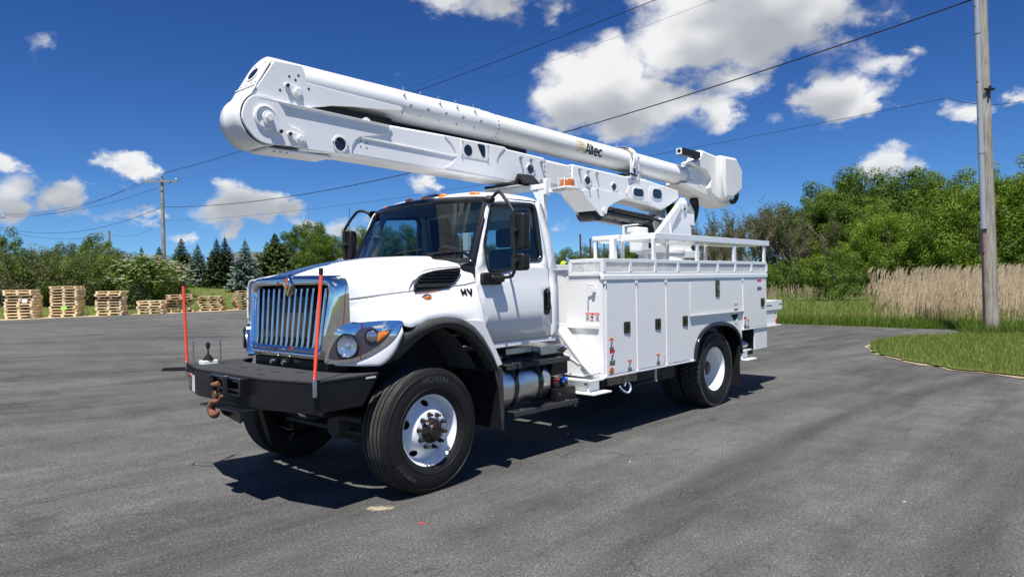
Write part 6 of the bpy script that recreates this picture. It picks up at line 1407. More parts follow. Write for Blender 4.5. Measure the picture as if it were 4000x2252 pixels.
# ---------------------------------------------------------------- surface materials
TRACKS = ((-4.14, 27.34, 24.55, 0.34, -0.034), (-4.14, 27.34, 22.6, 0.34, -0.026), (-4.14, 27.34, 23.6, 0.40, 0.016), (-2.0, 32.0, 33.2, 0.40, -0.024), (0.0, 30.0, 29.0, 0.36, -0.026))
def asphalt_mat():
    m, t, b = new_mat('asphalt')
    g = NN(t, 'ShaderNodeTexCoord'); P = g.outputs['Object']
    def noise(scale, detail=4, rough=.6, vec=None, dist=0.0):
        n = NN(t, 'ShaderNodeTexNoise'); n.inputs['Scale'].default_value = scale; n.inputs['Detail'].default_value = detail; n.inputs['Roughness'].default_value = rough; n.inputs['Distortion'].default_value = dist
        link(t, vec if vec is not None else P, n.inputs['Vector']); return n.outputs[0]
    streak = noise(1.0, 5, .62, vmth(t, 'MULTIPLY', P, (0.10, 0.85, 1)), 0.6)
    streak2 = noise(1.0, 4, .6, vmth(t, 'MULTIPLY', P, (0.35, 2.6, 1)), 0.5)
    blotch = noise(0.28, 6, .62)
    blotch2 = noise(1.5, 7, .74)
    fine = noise(52, 3, .72); grain = noise(170, 2, .75)
    vor = NN(t, 'ShaderNodeTexVoronoi'); vor.inputs['Scale'].default_value = 120; link(t, P, vor.inputs['Vector'])
    stone = NN(t, 'ShaderNodeSeparateColor'); link(t, vor.outputs['Color'], stone.inputs[0])
    base = mth(t, 'ADD', 0.083, mth(t, 'MULTIPLY', mth(t, 'SUBTRACT', blotch, .5), 0.085))
    base = mth(t, 'ADD', base, mth(t, 'MULTIPLY', mth(t, 'SUBTRACT', streak, .5), 0.120))
    base = mth(t, 'ADD', base, mth(t, 'MULTIPLY', mth(t, 'SUBTRACT', streak2, .5), 0.075))
    base = mth(t, 'ADD', base, mth(t, 'MULTIPLY', mth(t, 'SUBTRACT', blotch2, .5), 0.085))
    spots = maprange(t, noise(0.55, 3, .5), .66, .74, 0.0, -0.030); base = mth(t, 'ADD', base, spots)
    # curved wheel tracks worn into the lot
    for (cx_, cy_, rr_, ww_, am_) in TRACKS:
        dd = mth(t, 'ABSOLUTE', mth(t, 'SUBTRACT', vmth(t, 'DISTANCE', vmth(t, 'MULTIPLY', P, (1, 1, 0)), (cx_, cy_, 0), out=1), rr_))
        base = mth(t, 'ADD', base, mth(t, 'MULTIPLY', maprange(t, dd, 0.0, ww_, am_, 0.0), maprange(t, blotch2, .40, .60, 0.25, 1.0)))
    rough_ag = mth(t, 'ADD', mth(t, 'MULTIPLY', mth(t, 'SUBTRACT', fine, .5), 2.3), mth(t, 'MULTIPLY', mth(t, 'SUBTRACT', grain, .5), 1.9))
    rough_ag = mth(t, 'ADD', rough_ag, mth(t, 'MULTIPLY', mth(t, 'SUBTRACT', stone.outputs[0], .5), 0.55))
    val = mth(t, 'MULTIPLY', base, mth(t, 'ADD', 1.0, rough_ag))
    pale = maprange(t, stone.outputs[1], .965, .98, 0.0, 0.14); val = mth(t, 'ADD', val, mth(t, 'MULTIPLY', pale, maprange(t, blotch2, .42, .6, 0.2, 1.0)))
    # shrinkage cracks, thin and broken
    wp = vmth(t, 'ADD', P, None)
    nv = NN(t, 'ShaderNodeTexNoise'); nv.inputs['Scale'].default_value = 1.6; nv.inputs['Detail'].default_value = 5; link(t, P, nv.inputs['Vector'])
    wp = vmth(t, 'ADD', vmth(t, 'MULTIPLY', P, (0.55, 1.25, 1)), vmth(t, 'MULTIPLY', nv.outputs['Color'], (0.85, 0.85, 0)))
    ve = NN(t, 'ShaderNodeTexVoronoi'); ve.feature = 'DISTANCE_TO_EDGE'; ve.inputs['Scale'].default_value = 0.75; link(t, wp, ve.inputs['Vector'])
    line = maprange(t, ve.outputs['Distance'], 0.0, 0.008, 1.0, 0.0)
    crack = mth(t, 'MULTIPLY', line, maprange(t, noise(0.4, 3), .47, .58, 0.0, 1.0))
    val = mth(t, 'MULTIPLY', val, mth(t, 'SUBTRACT', 1.0, mth(t, 'MULTIPLY', crack, 0.42)))
    val = mth(t, 'MAXIMUM', val, 0.014)
    cmb = NN(t, 'ShaderNodeCombineXYZ'); link(t, mth(t, 'MULTIPLY', val, 1.0), cmb.inputs[0]); link(t, mth(t, 'MULTIPLY', val, 0.995), cmb.inputs[1]); link(t, mth(t, 'MULTIPLY', val, 0.945), cmb.inputs[2])
    link(t, cmb.outputs[0], b.inputs['Base Color']); b.inputs['Roughness'].default_value = 0.92; b.inputs['Specular IOR Level'].default_value = 0.25
    bp = NN(t, 'ShaderNodeBump'); bp.inputs['Strength'].default_value = 0.55; bp.inputs['Distance'].default_value = 0.012
    hgt = mth(t, 'ADD', mth(t, 'MULTIPLY', grain, 0.6), mth(t, 'MULTIPLY', vor.outputs['Distance'], 0.5)); hgt = mth(t, 'SUBTRACT', hgt, mth(t, 'MULTIPLY', crack, 0.8))
    link(t, hgt, bp.inputs['Height']); link(t, bp.outputs[0], b.inputs['Normal'])
asphalt_mat()
pmat('grass_soil', (0.075, 0.115, 0.022), 0.9, c2=(0.125, 0.130, 0.045), vscale=0.6, bump=0.5, bscale=6, spec=0.1)
pmat('sand', (0.33, 0.27, 0.18), 0.95, c2=(0.25, 0.20, 0.13), vscale=5, bump=0.3, bscale=60, spec=0.1)
def grain_mat(name, c1, c2, vec, rough=.9):
    m, t, b = new_mat(name); g = NN(t, 'ShaderNodeTexCoord'); b.inputs['Roughness'].default_value = rough; b.inputs['Specular IOR Level'].default_value = .15
    n = NN(t, 'ShaderNodeTexNoise'); n.inputs['Scale'].default_value = 1; n.inputs['Detail'].default_value = 6; n.inputs['Roughness'].default_value = .65; link(t, vmth(t, 'MULTIPLY', g.outputs['Object'], vec), n.inputs['Vector'])
    n2 = NN(t, 'ShaderNodeTexNoise'); n2.inputs['Scale'].default_value = 1.3; n2.inputs['Detail'].default_value = 4; link(t, g.outputs['Object'], n2.inputs['Vector'])
    r = NN(t, 'ShaderNodeValToRGB'); link(t, mth(t, 'ADD', mth(t, 'MULTIPLY', n.outputs[0], .7), mth(t, 'MULTIPLY', n2.outputs[0], .3)), r.inputs[0]); r.color_ramp.elements[0].position = .36; r.color_ramp.elements[1].position = .62
    r.color_ramp.elements[0].color = (*c2, 1); r.color_ramp.elements[1].color = (*c1, 1); link(t, r.outputs[0], b.inputs['Base Color'])
    bp = NN(t, 'ShaderNodeBump'); bp.inputs['Strength'].default_value = .6; bp.inputs['Distance'].default_value = .02; link(t, n.outputs[0], bp.inputs['Height']); link(t, bp.outputs[0], b.inputs['Normal'])
grain_mat('pole_wood', (0.40, 0.365, 0.32), (0.17, 0.150, 0.128), (22, 22, 1.6))
pmat('sawdust', (0.62, 0.50, 0.33), .95, c2=(0.42, 0.33, 0.21), vscale=3, spec=.1)
pmat('old_pipe', (0.30, 0.25, 0.20), .8, c2=(0.20, 0.095, 0.05), vscale=4)
pmat('grey_pvc', (0.30, 0.33, 0.37), 0.45)
pmat('pallet_wood', (0.86, 0.71, 0.46), 0.85, c2=(0.74, 0.57, 0.34), vscale=3.5, spec=0.15)
pmat('pallet_wood_old', (0.64, 0.48, 0.30), 0.88, c2=(0.46, 0.33, 0.20), vscale=3.5, spec=0.15)
pmat('bark', (0.085, 0.070, 0.055), 0.95, c2=(0.045, 0.037, 0.030), vscale=5, spec=0.1)
pmat('twig', (0.21, 0.178, 0.145), 0.95, spec=0.1)
pmat('paper_tag', (0.75, 0.75, 0.75), .6); pmat('green_tag', (0.30, 0.75, 0.08), .6)
pmat('tan_wall', (0.52, 0.42, 0.29), .8, var=.06); pmat('grey_roof', (0.075, 0.080, 0.090), .85, var=.12)
pmat('hi_vis', (0.62, 0.85, 0.05), .7); pmat('skin', (0.42, 0.25, 0.17), .6); pmat('dark_cloth', (0.05, 0.055, 0.07), .85); pmat('hair_dark', (0.02, 0.015, 0.012), .8)

def leaf_mat(name, stops, trans=0.30, rough=0.55):
    """foliage colour from a per-leaf random value; thin leaves let light through"""
    m, t, b = new_mat(name); b.inputs['Roughness'].default_value = rough; b.inputs['Specular IOR Level'].default_value = 0.22
    a = NN(t, 'ShaderNodeAttribute'); a.attribute_name = 'tint'
    oi = NN(t, 'ShaderNodeObjectInfo')
    v = mth(t, 'ADD', a.outputs['Fac'], mth(t, 'MULTIPLY', mth(t, 'SUBTRACT', oi.outputs['Random'], .5), 0.35), clamp=True)
    r = NN(t, 'ShaderNodeValToRGB'); link(t, v, r.inputs[0])
    while len(r.color_ramp.elements) < len(stops): r.color_ramp.elements.new(0.5)
    for i, (p, c) in enumerate(stops): r.color_ramp.elements[i].position = p; r.color_ramp.elements[i].color = (*c, 1)
    link(t, r.outputs[0], b.inputs['Base Color'])
    if trans:
        tl = NN(t, 'ShaderNodeBsdfTranslucent'); hs = NN(t, 'ShaderNodeHueSaturation'); hs.inputs['Value'].default_value = 1.5; hs.inputs['Hue'].default_value = 0.485; link(t, r.outputs[0], hs.inputs['Color']); link(t, hs.outputs[0], tl.inputs[0])
        mx = NN(t, 'ShaderNodeMixShader'); mx.inputs[0].default_value = trans; link(t, b.outputs[0], mx.inputs[1]); link(t, tl.outputs[0], mx.inputs[2])
        link(t, mx.outputs[0], t.nodes['Material Output'].inputs[0])
leaf_mat('leaf_bright', [(0, (0.070, 0.124, 0.011)), (.5, (0.119, 0.198, 0.016)), (1, (0.175, 0.264, 0.026))])
leaf_mat('leaf_mid', [(0, (0.047, 0.091, 0.011)), (.5, (0.080, 0.140, 0.014)), (1, (0.127, 0.189, 0.022))])
leaf_mat('leaf_olive', [(0, (0.053, 0.066, 0.019)), (.5, (0.090, 0.105, 0.030)), (1, (0.139, 0.144, 0.052))])
leaf_mat('leaf_shrub', [(0, (0.094, 0.078, 0.033)), (.3, (0.069, 0.104, 0.020)), (.7, (0.100, 0.150, 0.024)), (1, (0.150, 0.195, 0.042))])
leaf_mat('needle_dark', [(0, (0.029, 0.044, 0.017)), (.5, (0.047, 0.068, 0.024)), (1, (0.078, 0.101, 0.036))], trans=0.08)
leaf_mat('needle_green', [(0, (0.043, 0.072, 0.023)), (.5, (0.072, 0.113, 0.034)), (1, (0.123, 0.167, 0.049))], trans=0.08)
leaf_mat('needle_blue', [(0, (0.083, 0.128, 0.098)), (.5, (0.143, 0.203, 0.165)), (1, (0.240, 0.307, 0.262))], trans=0.06)
leaf_mat('blossom', [(0, (0.60, 0.60, 0.42)), (1, (0.78, 0.77, 0.60))], trans=0.2)
leaf_mat('reed_dry', [(0, (0.274, 0.211, 0.129)), (.5, (0.428, 0.345, 0.226)), (1, (0.571, 0.484, 0.349))], trans=0.2, rough=.7)
leaf_mat('reed_green', [(0, (0.079, 0.125, 0.018)), (.5, (0.124, 0.184, 0.032)), (1, (0.270, 0.274, 0.081))], trans=0.3)
leaf_mat('grass_blade', [(0, (0.063, 0.109, 0.013)), (.5, (0.103, 0.170, 0.020)), (.85, (0.161, 0.224, 0.037)), (1, (0.333, 0.304, 0.101))], trans=0.3)
leaf_mat('lawn_blade', [(0, (0.057, 0.103, 0.015)), (.6, (0.103, 0.158, 0.026)), (1, (0.184, 0.206, 0.055))], trans=0.25)

# ---------------------------------------------------------------- ground sheets
def clipped_sheet(name, poly, dz, mat, step=4.0, kind='structure', label=None, rough_edge=0.0, seed=1):
    rnd = random.Random(seed)
    if rough_edge:
        P = []
        for i in range(len(poly)):
            a = Vector(poly[i]); b = Vector(poly[(i + 1) % len(poly)]); n = max(1, int((b - a).length / (rough_edge * 2.5)))
            if (b - a).length > 60: n = 1
            for k in range(n): p = a.lerp(b, k / n); P.append((p.x + rnd.uniform(-1, 1) * rough_edge, p.y + rnd.uniform(-1, 1) * rough_edge))
        poly = P
    bm = bmesh.new(); bm.faces.new([bm.verts.new((p[0], p[1], 0)) for p in poly])
    xs = [p[0] for p in poly]; ys = [p[1] for p in poly]
    for ax, lo, hi in ((0, max(min(xs), -70), min(max(xs), 40)), (1, max(min(ys), -80), min(max(ys), 40))):
        v = lo + step / 2
        while v < hi:
            co = (v, 0, 0) if ax == 0 else (0, v, 0); no = (1, 0, 0) if ax == 0 else (0, 1, 0)
            bmesh.ops.bisect_plane(bm, geom=bm.verts[:] + bm.edges[:] + bm.faces[:], plane_co=co, plane_no=no); v += step
    bmesh.ops.triangulate(bm, faces=bm.faces[:])
    for v in bm.verts: v.co.z = height(v.co.x, v.co.y) + dz
    bmesh.ops.recalc_face_normals(bm, faces=bm.faces)
    me = bpy.data.meshes.new(name); bm.to_mesh(me); bm.free()
    if me.polygons and sum(p.normal.z for p in me.polygons) < 0: me.flip_normals()
    me.polygons.foreach_set('use_smooth', [True] * len(me.polygons)); me.materials.append(MAT[mat])
    o = bpy.data.objects.new(name, me); col.objects.link(o); o['kind'] = kind
    return o
def inside(poly, x, y):
    c = False; n = len(poly)
    for i in range(n):
        x1, y1 = poly[i]; x2, y2 = poly[i - 1]
        if (y1 > y) != (y2 > y) and x < (x2 - x1) * (y - y1) / (y2 - y1) + x1: c = not c
    return c
LOT = [rd(-60, -9), rd(-40, 11.1), rd(-21, 30.4), rd(-14.2, 37.3), rd(-8, 43.6), rd(-6.1, 45.4), rd(-2, 40.9), (-23.3, -6.5), (-23.1, -4.83), (-22.55, -0.99), (-22.35, 1.7), (-22.4, 4.0), (-22.7, 9), (-24, 22), (10, 60), (60, 40), (60, -40)]
# ground: fine grid near, reaching to the horizon
bm = bmesh.new()
ticks = [-1500, -700, -350, -200, -140] + [-110 + 3.5 * k for k in range(44)] + [50, 70, 110, 200, 400, 1000]
grid_v = {}
for i, x in enumerate(ticks):
    for j, y in enumerate(ticks): grid_v[i, j] = bm.verts.new((x, y, height(x, y) - (0.4 if inside(LOT, x, y) else 0.03)))
for i in range(len(ticks) - 1):
    for j in range(len(ticks) - 1): bm.faces.new((grid_v[i, j], grid_v[i + 1, j], grid_v[i + 1, j + 1], grid_v[i, j + 1]))
me = bpy.data.meshes.new('ground'); bm.to_mesh(me); bm.free(); me.materials.append(MAT['grass_soil']); me.polygons.foreach_set('use_smooth', [True] * len(me.polygons))
o = bpy.data.objects.new('ground', me); col.objects.link(o); o['kind'] = 'structure'
clipped_sheet('asphalt_lot', LOT, 0.0, 'asphalt', 3.0, rough_edge=0.10, seed=3)
ISL = [(-15.9, 0.24), (-14.6, 0.62), (-13.25, 1.2), (-12.05, 2.2), (-11.2, 3.2), (-10.8, 4.1), (-10.3, 6.5), (-9.5, 11), (-14, 16), (-20.4, 12), (-20.6, 6), (-20.65, 3.2), (-20.55, 2.0), (-19.7, 1.3), (-18.5, 0.42), (-17.1, 0.10)]
clipped_sheet('grass_island', ISL, 0.035, 'grass_soil', 2.0, rough_edge=0.07, seed=5)
ISE = [(-15.95, 0.16), (-14.6, 0.55), (-13.2, 1.12), (-11.98, 2.12), (-11.1, 3.14), (-10.68, 4.05), (-10.15, 6.5), (-9.35, 11), (-9.9, 11), (-10.7, 6.5), (-11.2, 4.2), (-11.6, 3.4), (-12.4, 2.5), (-13.6, 1.5), (-14.9, 0.9), (-16.0, 0.5)]
clipped_sheet('island_edge', ISE, 0.012, 'sand', 2.0, rough_edge=0.10, seed=8)
e0 = [(-40, 11.1), (-21, 30.4), (-14.2, 37.3), (-9, 42.6)]
SD = [rd(r, d - 0.55) for r, d in e0] + [rd(r, d + 1.1) for r, d in e0[::-1]]
clipped_sheet('sawdust_strip', SD, 0.012, 'sawdust', 3.0, rough_edge=0.22, seed=9)
# spilled sand in front of the truck: an irregular film with holes, thin on the asphalt
m, t_, b_ = new_mat('sand_film'); g_ = NN(t_, 'ShaderNodeTexCoord'); n_ = NN(t_, 'ShaderNodeTexNoise'); n_.inputs['Scale'].default_value = 14; n_.inputs['Detail'].default_value = 8; n_.inputs['Roughness'].default_value = .75; link(t_, g_.outputs['Object'], n_.inputs['Vector'])
b_.inputs['Base Color'].default_value = (0.36, 0.30, 0.21, 1); b_.inputs['Roughness'].default_value = .95
ds_ = vmth(t_, 'LENGTH', vmth(t_, 'MULTIPLY', g_.outputs['Object'], (1, 1.7, 0)), out=1)
cov = mth(t_, 'ADD', n_.outputs[0], maprange(t_, ds_, .02, .26, .14, -.34)); tr_n = NN(t_, 'ShaderNodeBsdfTransparent'); mx_ = NN(t_, 'ShaderNodeMixShader'); link(t_, maprange(t_, cov, .46, .62, 0, .85), mx_.inputs[0]); link(t_, tr_n.outputs[0], mx_.inputs[1]); link(t_, b_.outputs[0], mx_.inputs[2]); link(t_, mx_.outputs[0], t_.nodes['Material Output'].inputs[0])
o = MB().add([(.3 * math.cos(k * PI / 12), .22 * math.sin(k * PI / 12), 0) for k in range(24)], [tuple(range(24))]).build('sand_patch', m, smooth=0); o.location = (0.566, 1.164, .004); o.rotation_euler = (0, 0, math.atan2(.63, -.77)); o['kind'] = 'structure'

# ---------------------------------------------------------------- blades and leaves: fast mesh makers
def tri_mesh(name, verts, faces, tint, mat):
    me = bpy.data.meshes.new(name); me.from_pydata(verts, [], faces)
    at = me.attributes.new('tint', 'FLOAT', 'FACE'); at.data.foreach_set('value', tint)
    me.materials.append(MAT[mat]); me.update(); return me
def stuff(name, me, label, cat):
    o = bpy.data.objects.new(name, me); col.objects.link(o); tag(o, label, cat, kind='stuff'); return o
def blades(spots, hmin, hmax, w, rnd, lean=0.35, zoff=0.0, tvar=(0, 1), bend=0.5):
    V = []; F = []; Tn = []
    for (x, y) in spots:
        h = rnd.uniform(hmin, hmax); a = rnd.uniform(0, 2 * PI); l = rnd.uniform(0, lean) * h; b = rnd.uniform(0, 2 * PI)
        ux, uy = math.cos(b) * w * h ** .3 / 2, math.sin(b) * w * h ** .3 / 2; lx, ly = math.cos(a) * l, math.sin(a) * l; z = height(x, y) + zoff; i = len(V)
        V += [(x - ux, y - uy, z), (x + ux, y + uy, z), (x + lx * .35 - ux * .7, y + ly * .35 - uy * .7, z + h * .55), (x + lx * .35 + ux * .7, y + ly * .35 + uy * .7, z + h * .55), (x + lx, y + ly, z + h * (1 - bend * .15))]
        F += [(i, i + 1, i + 3, i + 2), (i + 2, i + 3, i + 4)]; t = rnd.uniform(*tvar); Tn += [t, t]
    return V, F, Tn
def scatter(poly, n, rnd, dens=None):
    xs = [p[0] for p in poly]; ys = [p[1] for p in poly]; out = []; tries = 0
    while len(out) < n and tries < n * 30:
        tries += 1; x = rnd.uniform(min(xs), max(xs)); y = rnd.uniform(min(ys), max(ys))
        if inside(poly, x, y) and (dens is None or rnd.random() < dens(x, y)): out.append((x, y))
    return out
rg = random.Random(21)
near = [p for p in ISL]
VIEWISL = [(-15.9, 0.24), (-14.6, 0.62), (-13.25, 1.2), (-12.05, 2.2), (-11.2, 3.2), (-10.8, 4.1), (-10.6, 5.2), (-13, 6.2), (-20.7, 6.0), (-20.65, 3.2), (-20.55, 2.0), (-19.7, 1.3), (-18.5, 0.42), (-17.1, 0.10)]
sp = scatter(VIEWISL, 34000, rg); V, F, Tn = blades(sp, .05, .15, .016, rg, .7, .03, (.15, .97))
stuff('island_grass', tri_mesh('island_grass', V, F, Tn, 'grass_blade'), 'green mown grass around the foot of the tall utility pole', 'grass')
tuft = [(-20.85 + rg.gauss(0, .30), 2.18 + rg.gauss(0, .34)) for _ in range(1300)]
V, F, Tn = blades(tuft, .15, .48, .018, rg, .7, .0, (.1, .8)); stuff('pole_weeds', tri_mesh('pole_weeds', V, F, Tn, 'grass_blade'), 'tall weeds growing around the base of the tall utility pole', 'weeds')
# verge beyond the lane
VERGE = [(-23.3, -6.5), (-23.1, -4.83), (-22.6, -0.99), (-22.4, 1.7), (-22.45, 4), (-22.75, 9), (-24.6, 9), (-24.3, 4), (-24.1, 1.7), (-24.5, -1), (-25.2, -4.8), (-25.6, -6.5)]
V, F, Tn = blades(scatter(VERGE, 15000, rg), .12, .42, .022, rg, .7, 0, (.1, .97)); stuff('verge_weeds', tri_mesh('verge_weeds', V, F, Tn, 'grass_blade'), 'ragged green weeds along the far edge of the lane', 'weeds')
FIELD = [rd(9, 27.5), rd(14, 24), rd(24, 22), rd(60, 70), rd(20, 76), rd(4, 62)]
def fd_(x, y): r, d = to_rd(x, y); return min(1, (30 / max(d, 20)) ** 1.7)
V, F, Tn = blades(scatter(FIELD, 26000, rg, fd_), .06, .22, .05, rg, .5, -.03, (.05, .97)); stuff('meadow_grass', tri_mesh('meadow_grass', V, F, Tn, 'lawn_blade'), 'rough green meadow between the lane and the wood', 'grass')
BANK = [rd(-40, 13), rd(-21, 32), rd(-14.2, 39), rd(-7, 46), rd(-8, 62), rd(-30, 62), rd(-60, 40)]
V, F, Tn = blades(scatter(BANK, 16000, rg), .10, .32, .05, rg, .5, -.03, (.1, 1)); stuff('bank_grass', tri_mesh('bank_grass', V, F, Tn, 'lawn_blade'), 'grassy bank rising behind the pallet stacks to the conifers', 'grass')
# reed bed
REED = [rd(13.9, 26.4), rd(15.6, 23.9), rd(19.5, 22.7), rd(26, 23), rd(28, 31), rd(20, 33), rd(15.8, 31)]
def reeds(spots, rnd, h0, h1, plume=True):
    V = []; F = []; Tn = []
    def quad(a, b, wx, wy, w0, w1, t):
        i = len(V); V.extend([(a[0] - wx * w0, a[1] - wy * w0, a[2]), (a[0] + wx * w0, a[1] + wy * w0, a[2]), (b[0] + wx * w1, b[1] + wy * w1, b[2]), (b[0] - wx * w1, b[1] - wy * w1, b[2])]); F.append((i, i + 1, i + 2, i + 3)); Tn.append(t)
    for (x, y) in spots:
        h = rnd.uniform(h0, h1); a = rnd.uniform(-.9, .9); l = rnd.uniform(.0, .22) * h; z = height(x, y) - .03; t = rnd.random(); wx, wy = RX, RY
        sg_ = 1 if rnd.random() < .62 else -1; ux, uy = RX * l * sg_ + DX * l * a, RY * l * sg_ + DY * l * a; k = rnd.uniform(.006, .012)
        m_ = (x + ux * .4, y + uy * .4, z + h * .55); e_ = (x + ux, y + uy, z + h)
        quad((x, y, z), m_, wx, wy, k, k * .9, t); quad(m_, e_, wx, wy, k * .9, k * .5, t)
        for q in range(3):
            s_ = rnd.uniform(.25, .85); b_ = (x + ux * s_, y + uy * s_, z + h * s_); g_ = rnd.choice((-1, 1)); L_ = rnd.uniform(.25, .55)
            quad(b_, (b_[0] + RX * g_ * L_ * .55, b_[1] + RY * g_ * L_ * .55, b_[2] + L_ * rnd.uniform(-.2, .6)), .2, .2, .02, .004, min(1, t + .1))
        if plume and rnd.random() < .45:
            quad(e_, (e_[0] + RX * .06, e_[1] + RY * .06, e_[2] + .16), wx, wy, .030, .020, t * .5); quad((e_[0] + RX * .06, e_[1] + RY * .06, e_[2] + .16), (e_[0] + RX * .15, e_[1] + RY * .15, e_[2] + .22), wx, wy, .022, .004, t * .5)
    return V, F, Tn
V, F, Tn = reeds(scatter(REED, 5600, rg, lambda x, y: .35 + .65 * sstep(2.2 * math.sin(x * 1.7 + 1) * math.sin(y * 1.3) + .7)), rg, .95, 2.0); stuff('reed_bed', tri_mesh('reed_bed', V, F, Tn, 'reed_dry'), 'tall dry tan reeds standing beside the lane on the right', 'reeds')
REED2 = [rd(10.2, 28), rd(12.5, 25.4), rd(14, 24.8), rd(14.2, 28), rd(11.5, 31)]
V, F, Tn = reeds(scatter(REED2, 260, rg), rg, .5, 1.25); stuff('young_reeds', tri_mesh('young_reeds', V, F, Tn, 'reed_green'), 'sparse green and tan reeds at the left end of the reed bed', 'reeds')
V, F, Tn = reeds(scatter([rd(13, 26), rd(15.2, 23.4), rd(19.5, 22.2), rd(26, 22.4), rd(26, 24), rd(15, 26)], 1500, rg), rg, .30, .75, False); stuff('reed_undergrowth', tri_mesh('reed_undergrowth', V, F, Tn, 'reed_green'), 'green undergrowth at the foot of the tall dry reeds', 'reeds')
FR = [rd(20, 60), rd(24, 57), rd(28, 55), rd(29, 56), rd(24, 59), rd(20, 62)]
V, F, Tn = reeds(scatter(FR, 420, rg), rg, .5, 1.1); stuff('far_reeds', tri_mesh('far_reeds', V, F, Tn, 'reed_dry'), 'low strip of dry reeds along the foot of the wood', 'reeds')

# ---------------------------------------------------------------- trees and shrubs
def leaf_cloud(rnd, centres, per, spread, size, up=0.3, flat=1.0):
    """many small leaf faces gathered in clumps"""
    V = []; F = []; Tn = []
    for (cx, cy, cz, cs) in centres:
        ct = rnd.choice((rnd.uniform(.0, .45), rnd.uniform(.35, 1.0))); n = int(per * cs)  # random clump tone; its dark/bright split also paints highlight and shadow into crowns
        for _ in range(n):
            while True:
                a, b, c = rnd.uniform(-1, 1), rnd.uniform(-1, 1), rnd.uniform(-1, 1); q = a * a + b * b + c * c
                if 0.05 < q < 1: break
            k = spread * cs / math.sqrt(q) * (q ** .28); x, y, z = cx + a * k, cy + b * k, cz + c * k * flat
            g3 = 1.5 / math.sqrt(q); nx, ny, nz = a * g3 + rnd.uniform(-.7, .7), b * g3 + rnd.uniform(-.7, .7), c * g3 + up + rnd.uniform(-.5, .7)
            n_ = Vector((nx, ny, nz)).normalized(); t1 = n_.cross(Vector((rnd.uniform(-1, 1), rnd.uniform(-1, 1), rnd.uniform(-1, 1)))).normalized(); t2 = n_.cross(t1)
            s = size * rnd.uniform(.6, 1.3); i = len(V); P = Vector((x, y, z))
            V += [tuple(P - t1 * s), tuple(P + t2 * s * .5 + n_ * s * .12), tuple(P + t1 * s), tuple(P - t2 * s * .5 + n_ * s * .12)]
            F.append((i, i + 1, i + 2, i + 3)); Tn.append(max(0, min(1, ct + rnd.uniform(-.22, .22))))
    return V, F, Tn

def limbs(rnd, h, r0, ends, name='trunk', lean=0.0, bend=.06):
    """tapered trunk with limbs reaching to some of the clump centres"""
    m = MB(); top = Vector((lean * h, rnd.uniform(-.05, .05) * h, h)); n = 7
    path = [Vector((0, 0, -0.25)) + (top * (i / n)) + Vector((rnd.uniform(-1, 1), rnd.uniform(-1, 1), 0)) * bend * h * .3 * (i > 0) for i in range(n + 1)]
    m.tube(path, [r0 * (1.25 if i == 0 else 1 - .85 * i / n) for i in range(n + 1)], 8)
    for e in ends:
        e = Vector(e); t = max(.2, min(.92, (e.z / h) * .62 + rnd.uniform(-.1, .05))); k = t * n; i = int(k); s = path[i].lerp(path[min(i + 1, n)], k - i)
        mid = s.lerp(e, .5) + Vector((0, 0, .06 * h)) * rnd.uniform(-.3, 1)
        m.tube([s, mid, e], [r0 * (1 - .8 * t) * .55, r0 * .22 * (1 - t * .5), r0 * .05], 5)
    return m

def crown_points(rnd, n, rx, rz, zc, bottom=.0, lumpy=.18):
    out = []
    while len(out) < n:
        a = rnd.uniform(0, 2 * PI); u = rnd.uniform(-1, 1); q = rnd.uniform(.45, 1.0) ** .5; s = math.sqrt(1 - u * u)
        k = 1 + lumpy * math.sin(3 * a + u * 4) + rnd.uniform(-lumpy, lumpy)
        z = zc + rz * u * q * k
        if z < bottom: continue
        out.append((rx * s * q * k * math.cos(a), rx * s * q * k * math.sin(a), z, rnd.uniform(.65, 1.25)))
    return out

def make_tree(seed, name, h, rx, zc, rz, nc, per, spread, size, mat, r0=.16, low=.12):
    rnd = random.Random(seed); root = empty(name)
    c = crown_points(rnd, nc, rx, rz, zc, h * low)
    limbs(rnd, h * .82, r0, [p[:3] for p in rnd.sample(c, min(16, len(c)))]).build('trunk', 'bark', root, smooth=50)
    V, F, Tn = leaf_cloud(rnd, c, per, spread, size)
    o = bpy.data.objects.new('crown', tri_mesh('crown', V, F, Tn, mat)); col.objects.link(o); o.parent = root
    return root

def make_sparse(seed, name, h, spread_w, mat, leaves=2600, size=.10):
    """thin branching tree just coming into leaf"""
    rnd = random.Random(seed); root = empty(name); m = MB(); tips = []
    def grow_(p, d, L, r, lev):
        q = p + d * L; mid = p.lerp(q, .5) + Vector((rnd.uniform(-1, 1), rnd.uniform(-1, 1), rnd.uniform(-.3, .6))) * L * .07
        m.tube([p, mid, q], [r, r * .8, r * .62], 5 if lev < 2 else 3, caps=False)
        if lev >= 4: tips.append(q); return
        nb = rnd.randint(3, 4) if lev else 5
        for k in range(nb):
            a = rnd.uniform(0, 2 * PI); t = rnd.uniform(.35, 1.0) if k else 1.0; s = p.lerp(q, t)
            sp_ = rnd.uniform(.35, .75) * spread_w if k else .18
            nd = (d + Vector((math.cos(a), math.sin(a), rnd.uniform(.1, .6))) * sp_).normalized(); tips.append(s)
            grow_(s, nd, L * rnd.uniform(.50, .72), r * .55, lev + 1)
    grow_(Vector((0, 0, -.2)), Vector((rnd.uniform(-.06, .06), rnd.uniform(-.06, .06), 1)), h * .36, h * .012, 0)
    m.build('trunk', 'twig', root, smooth=0)
    c = [(p.x, p.y, p.z, rnd.uniform(.5, 1.1)) for p in tips]; per = max(2, leaves / max(1, len(c)))
    V, F, Tn = leaf_cloud(rnd, c, per, .28, size)
    o = bpy.data.objects.new('crown', tri_mesh('crown', V, F, Tn, mat)); col.objects.link(o); o.parent = root
    return root

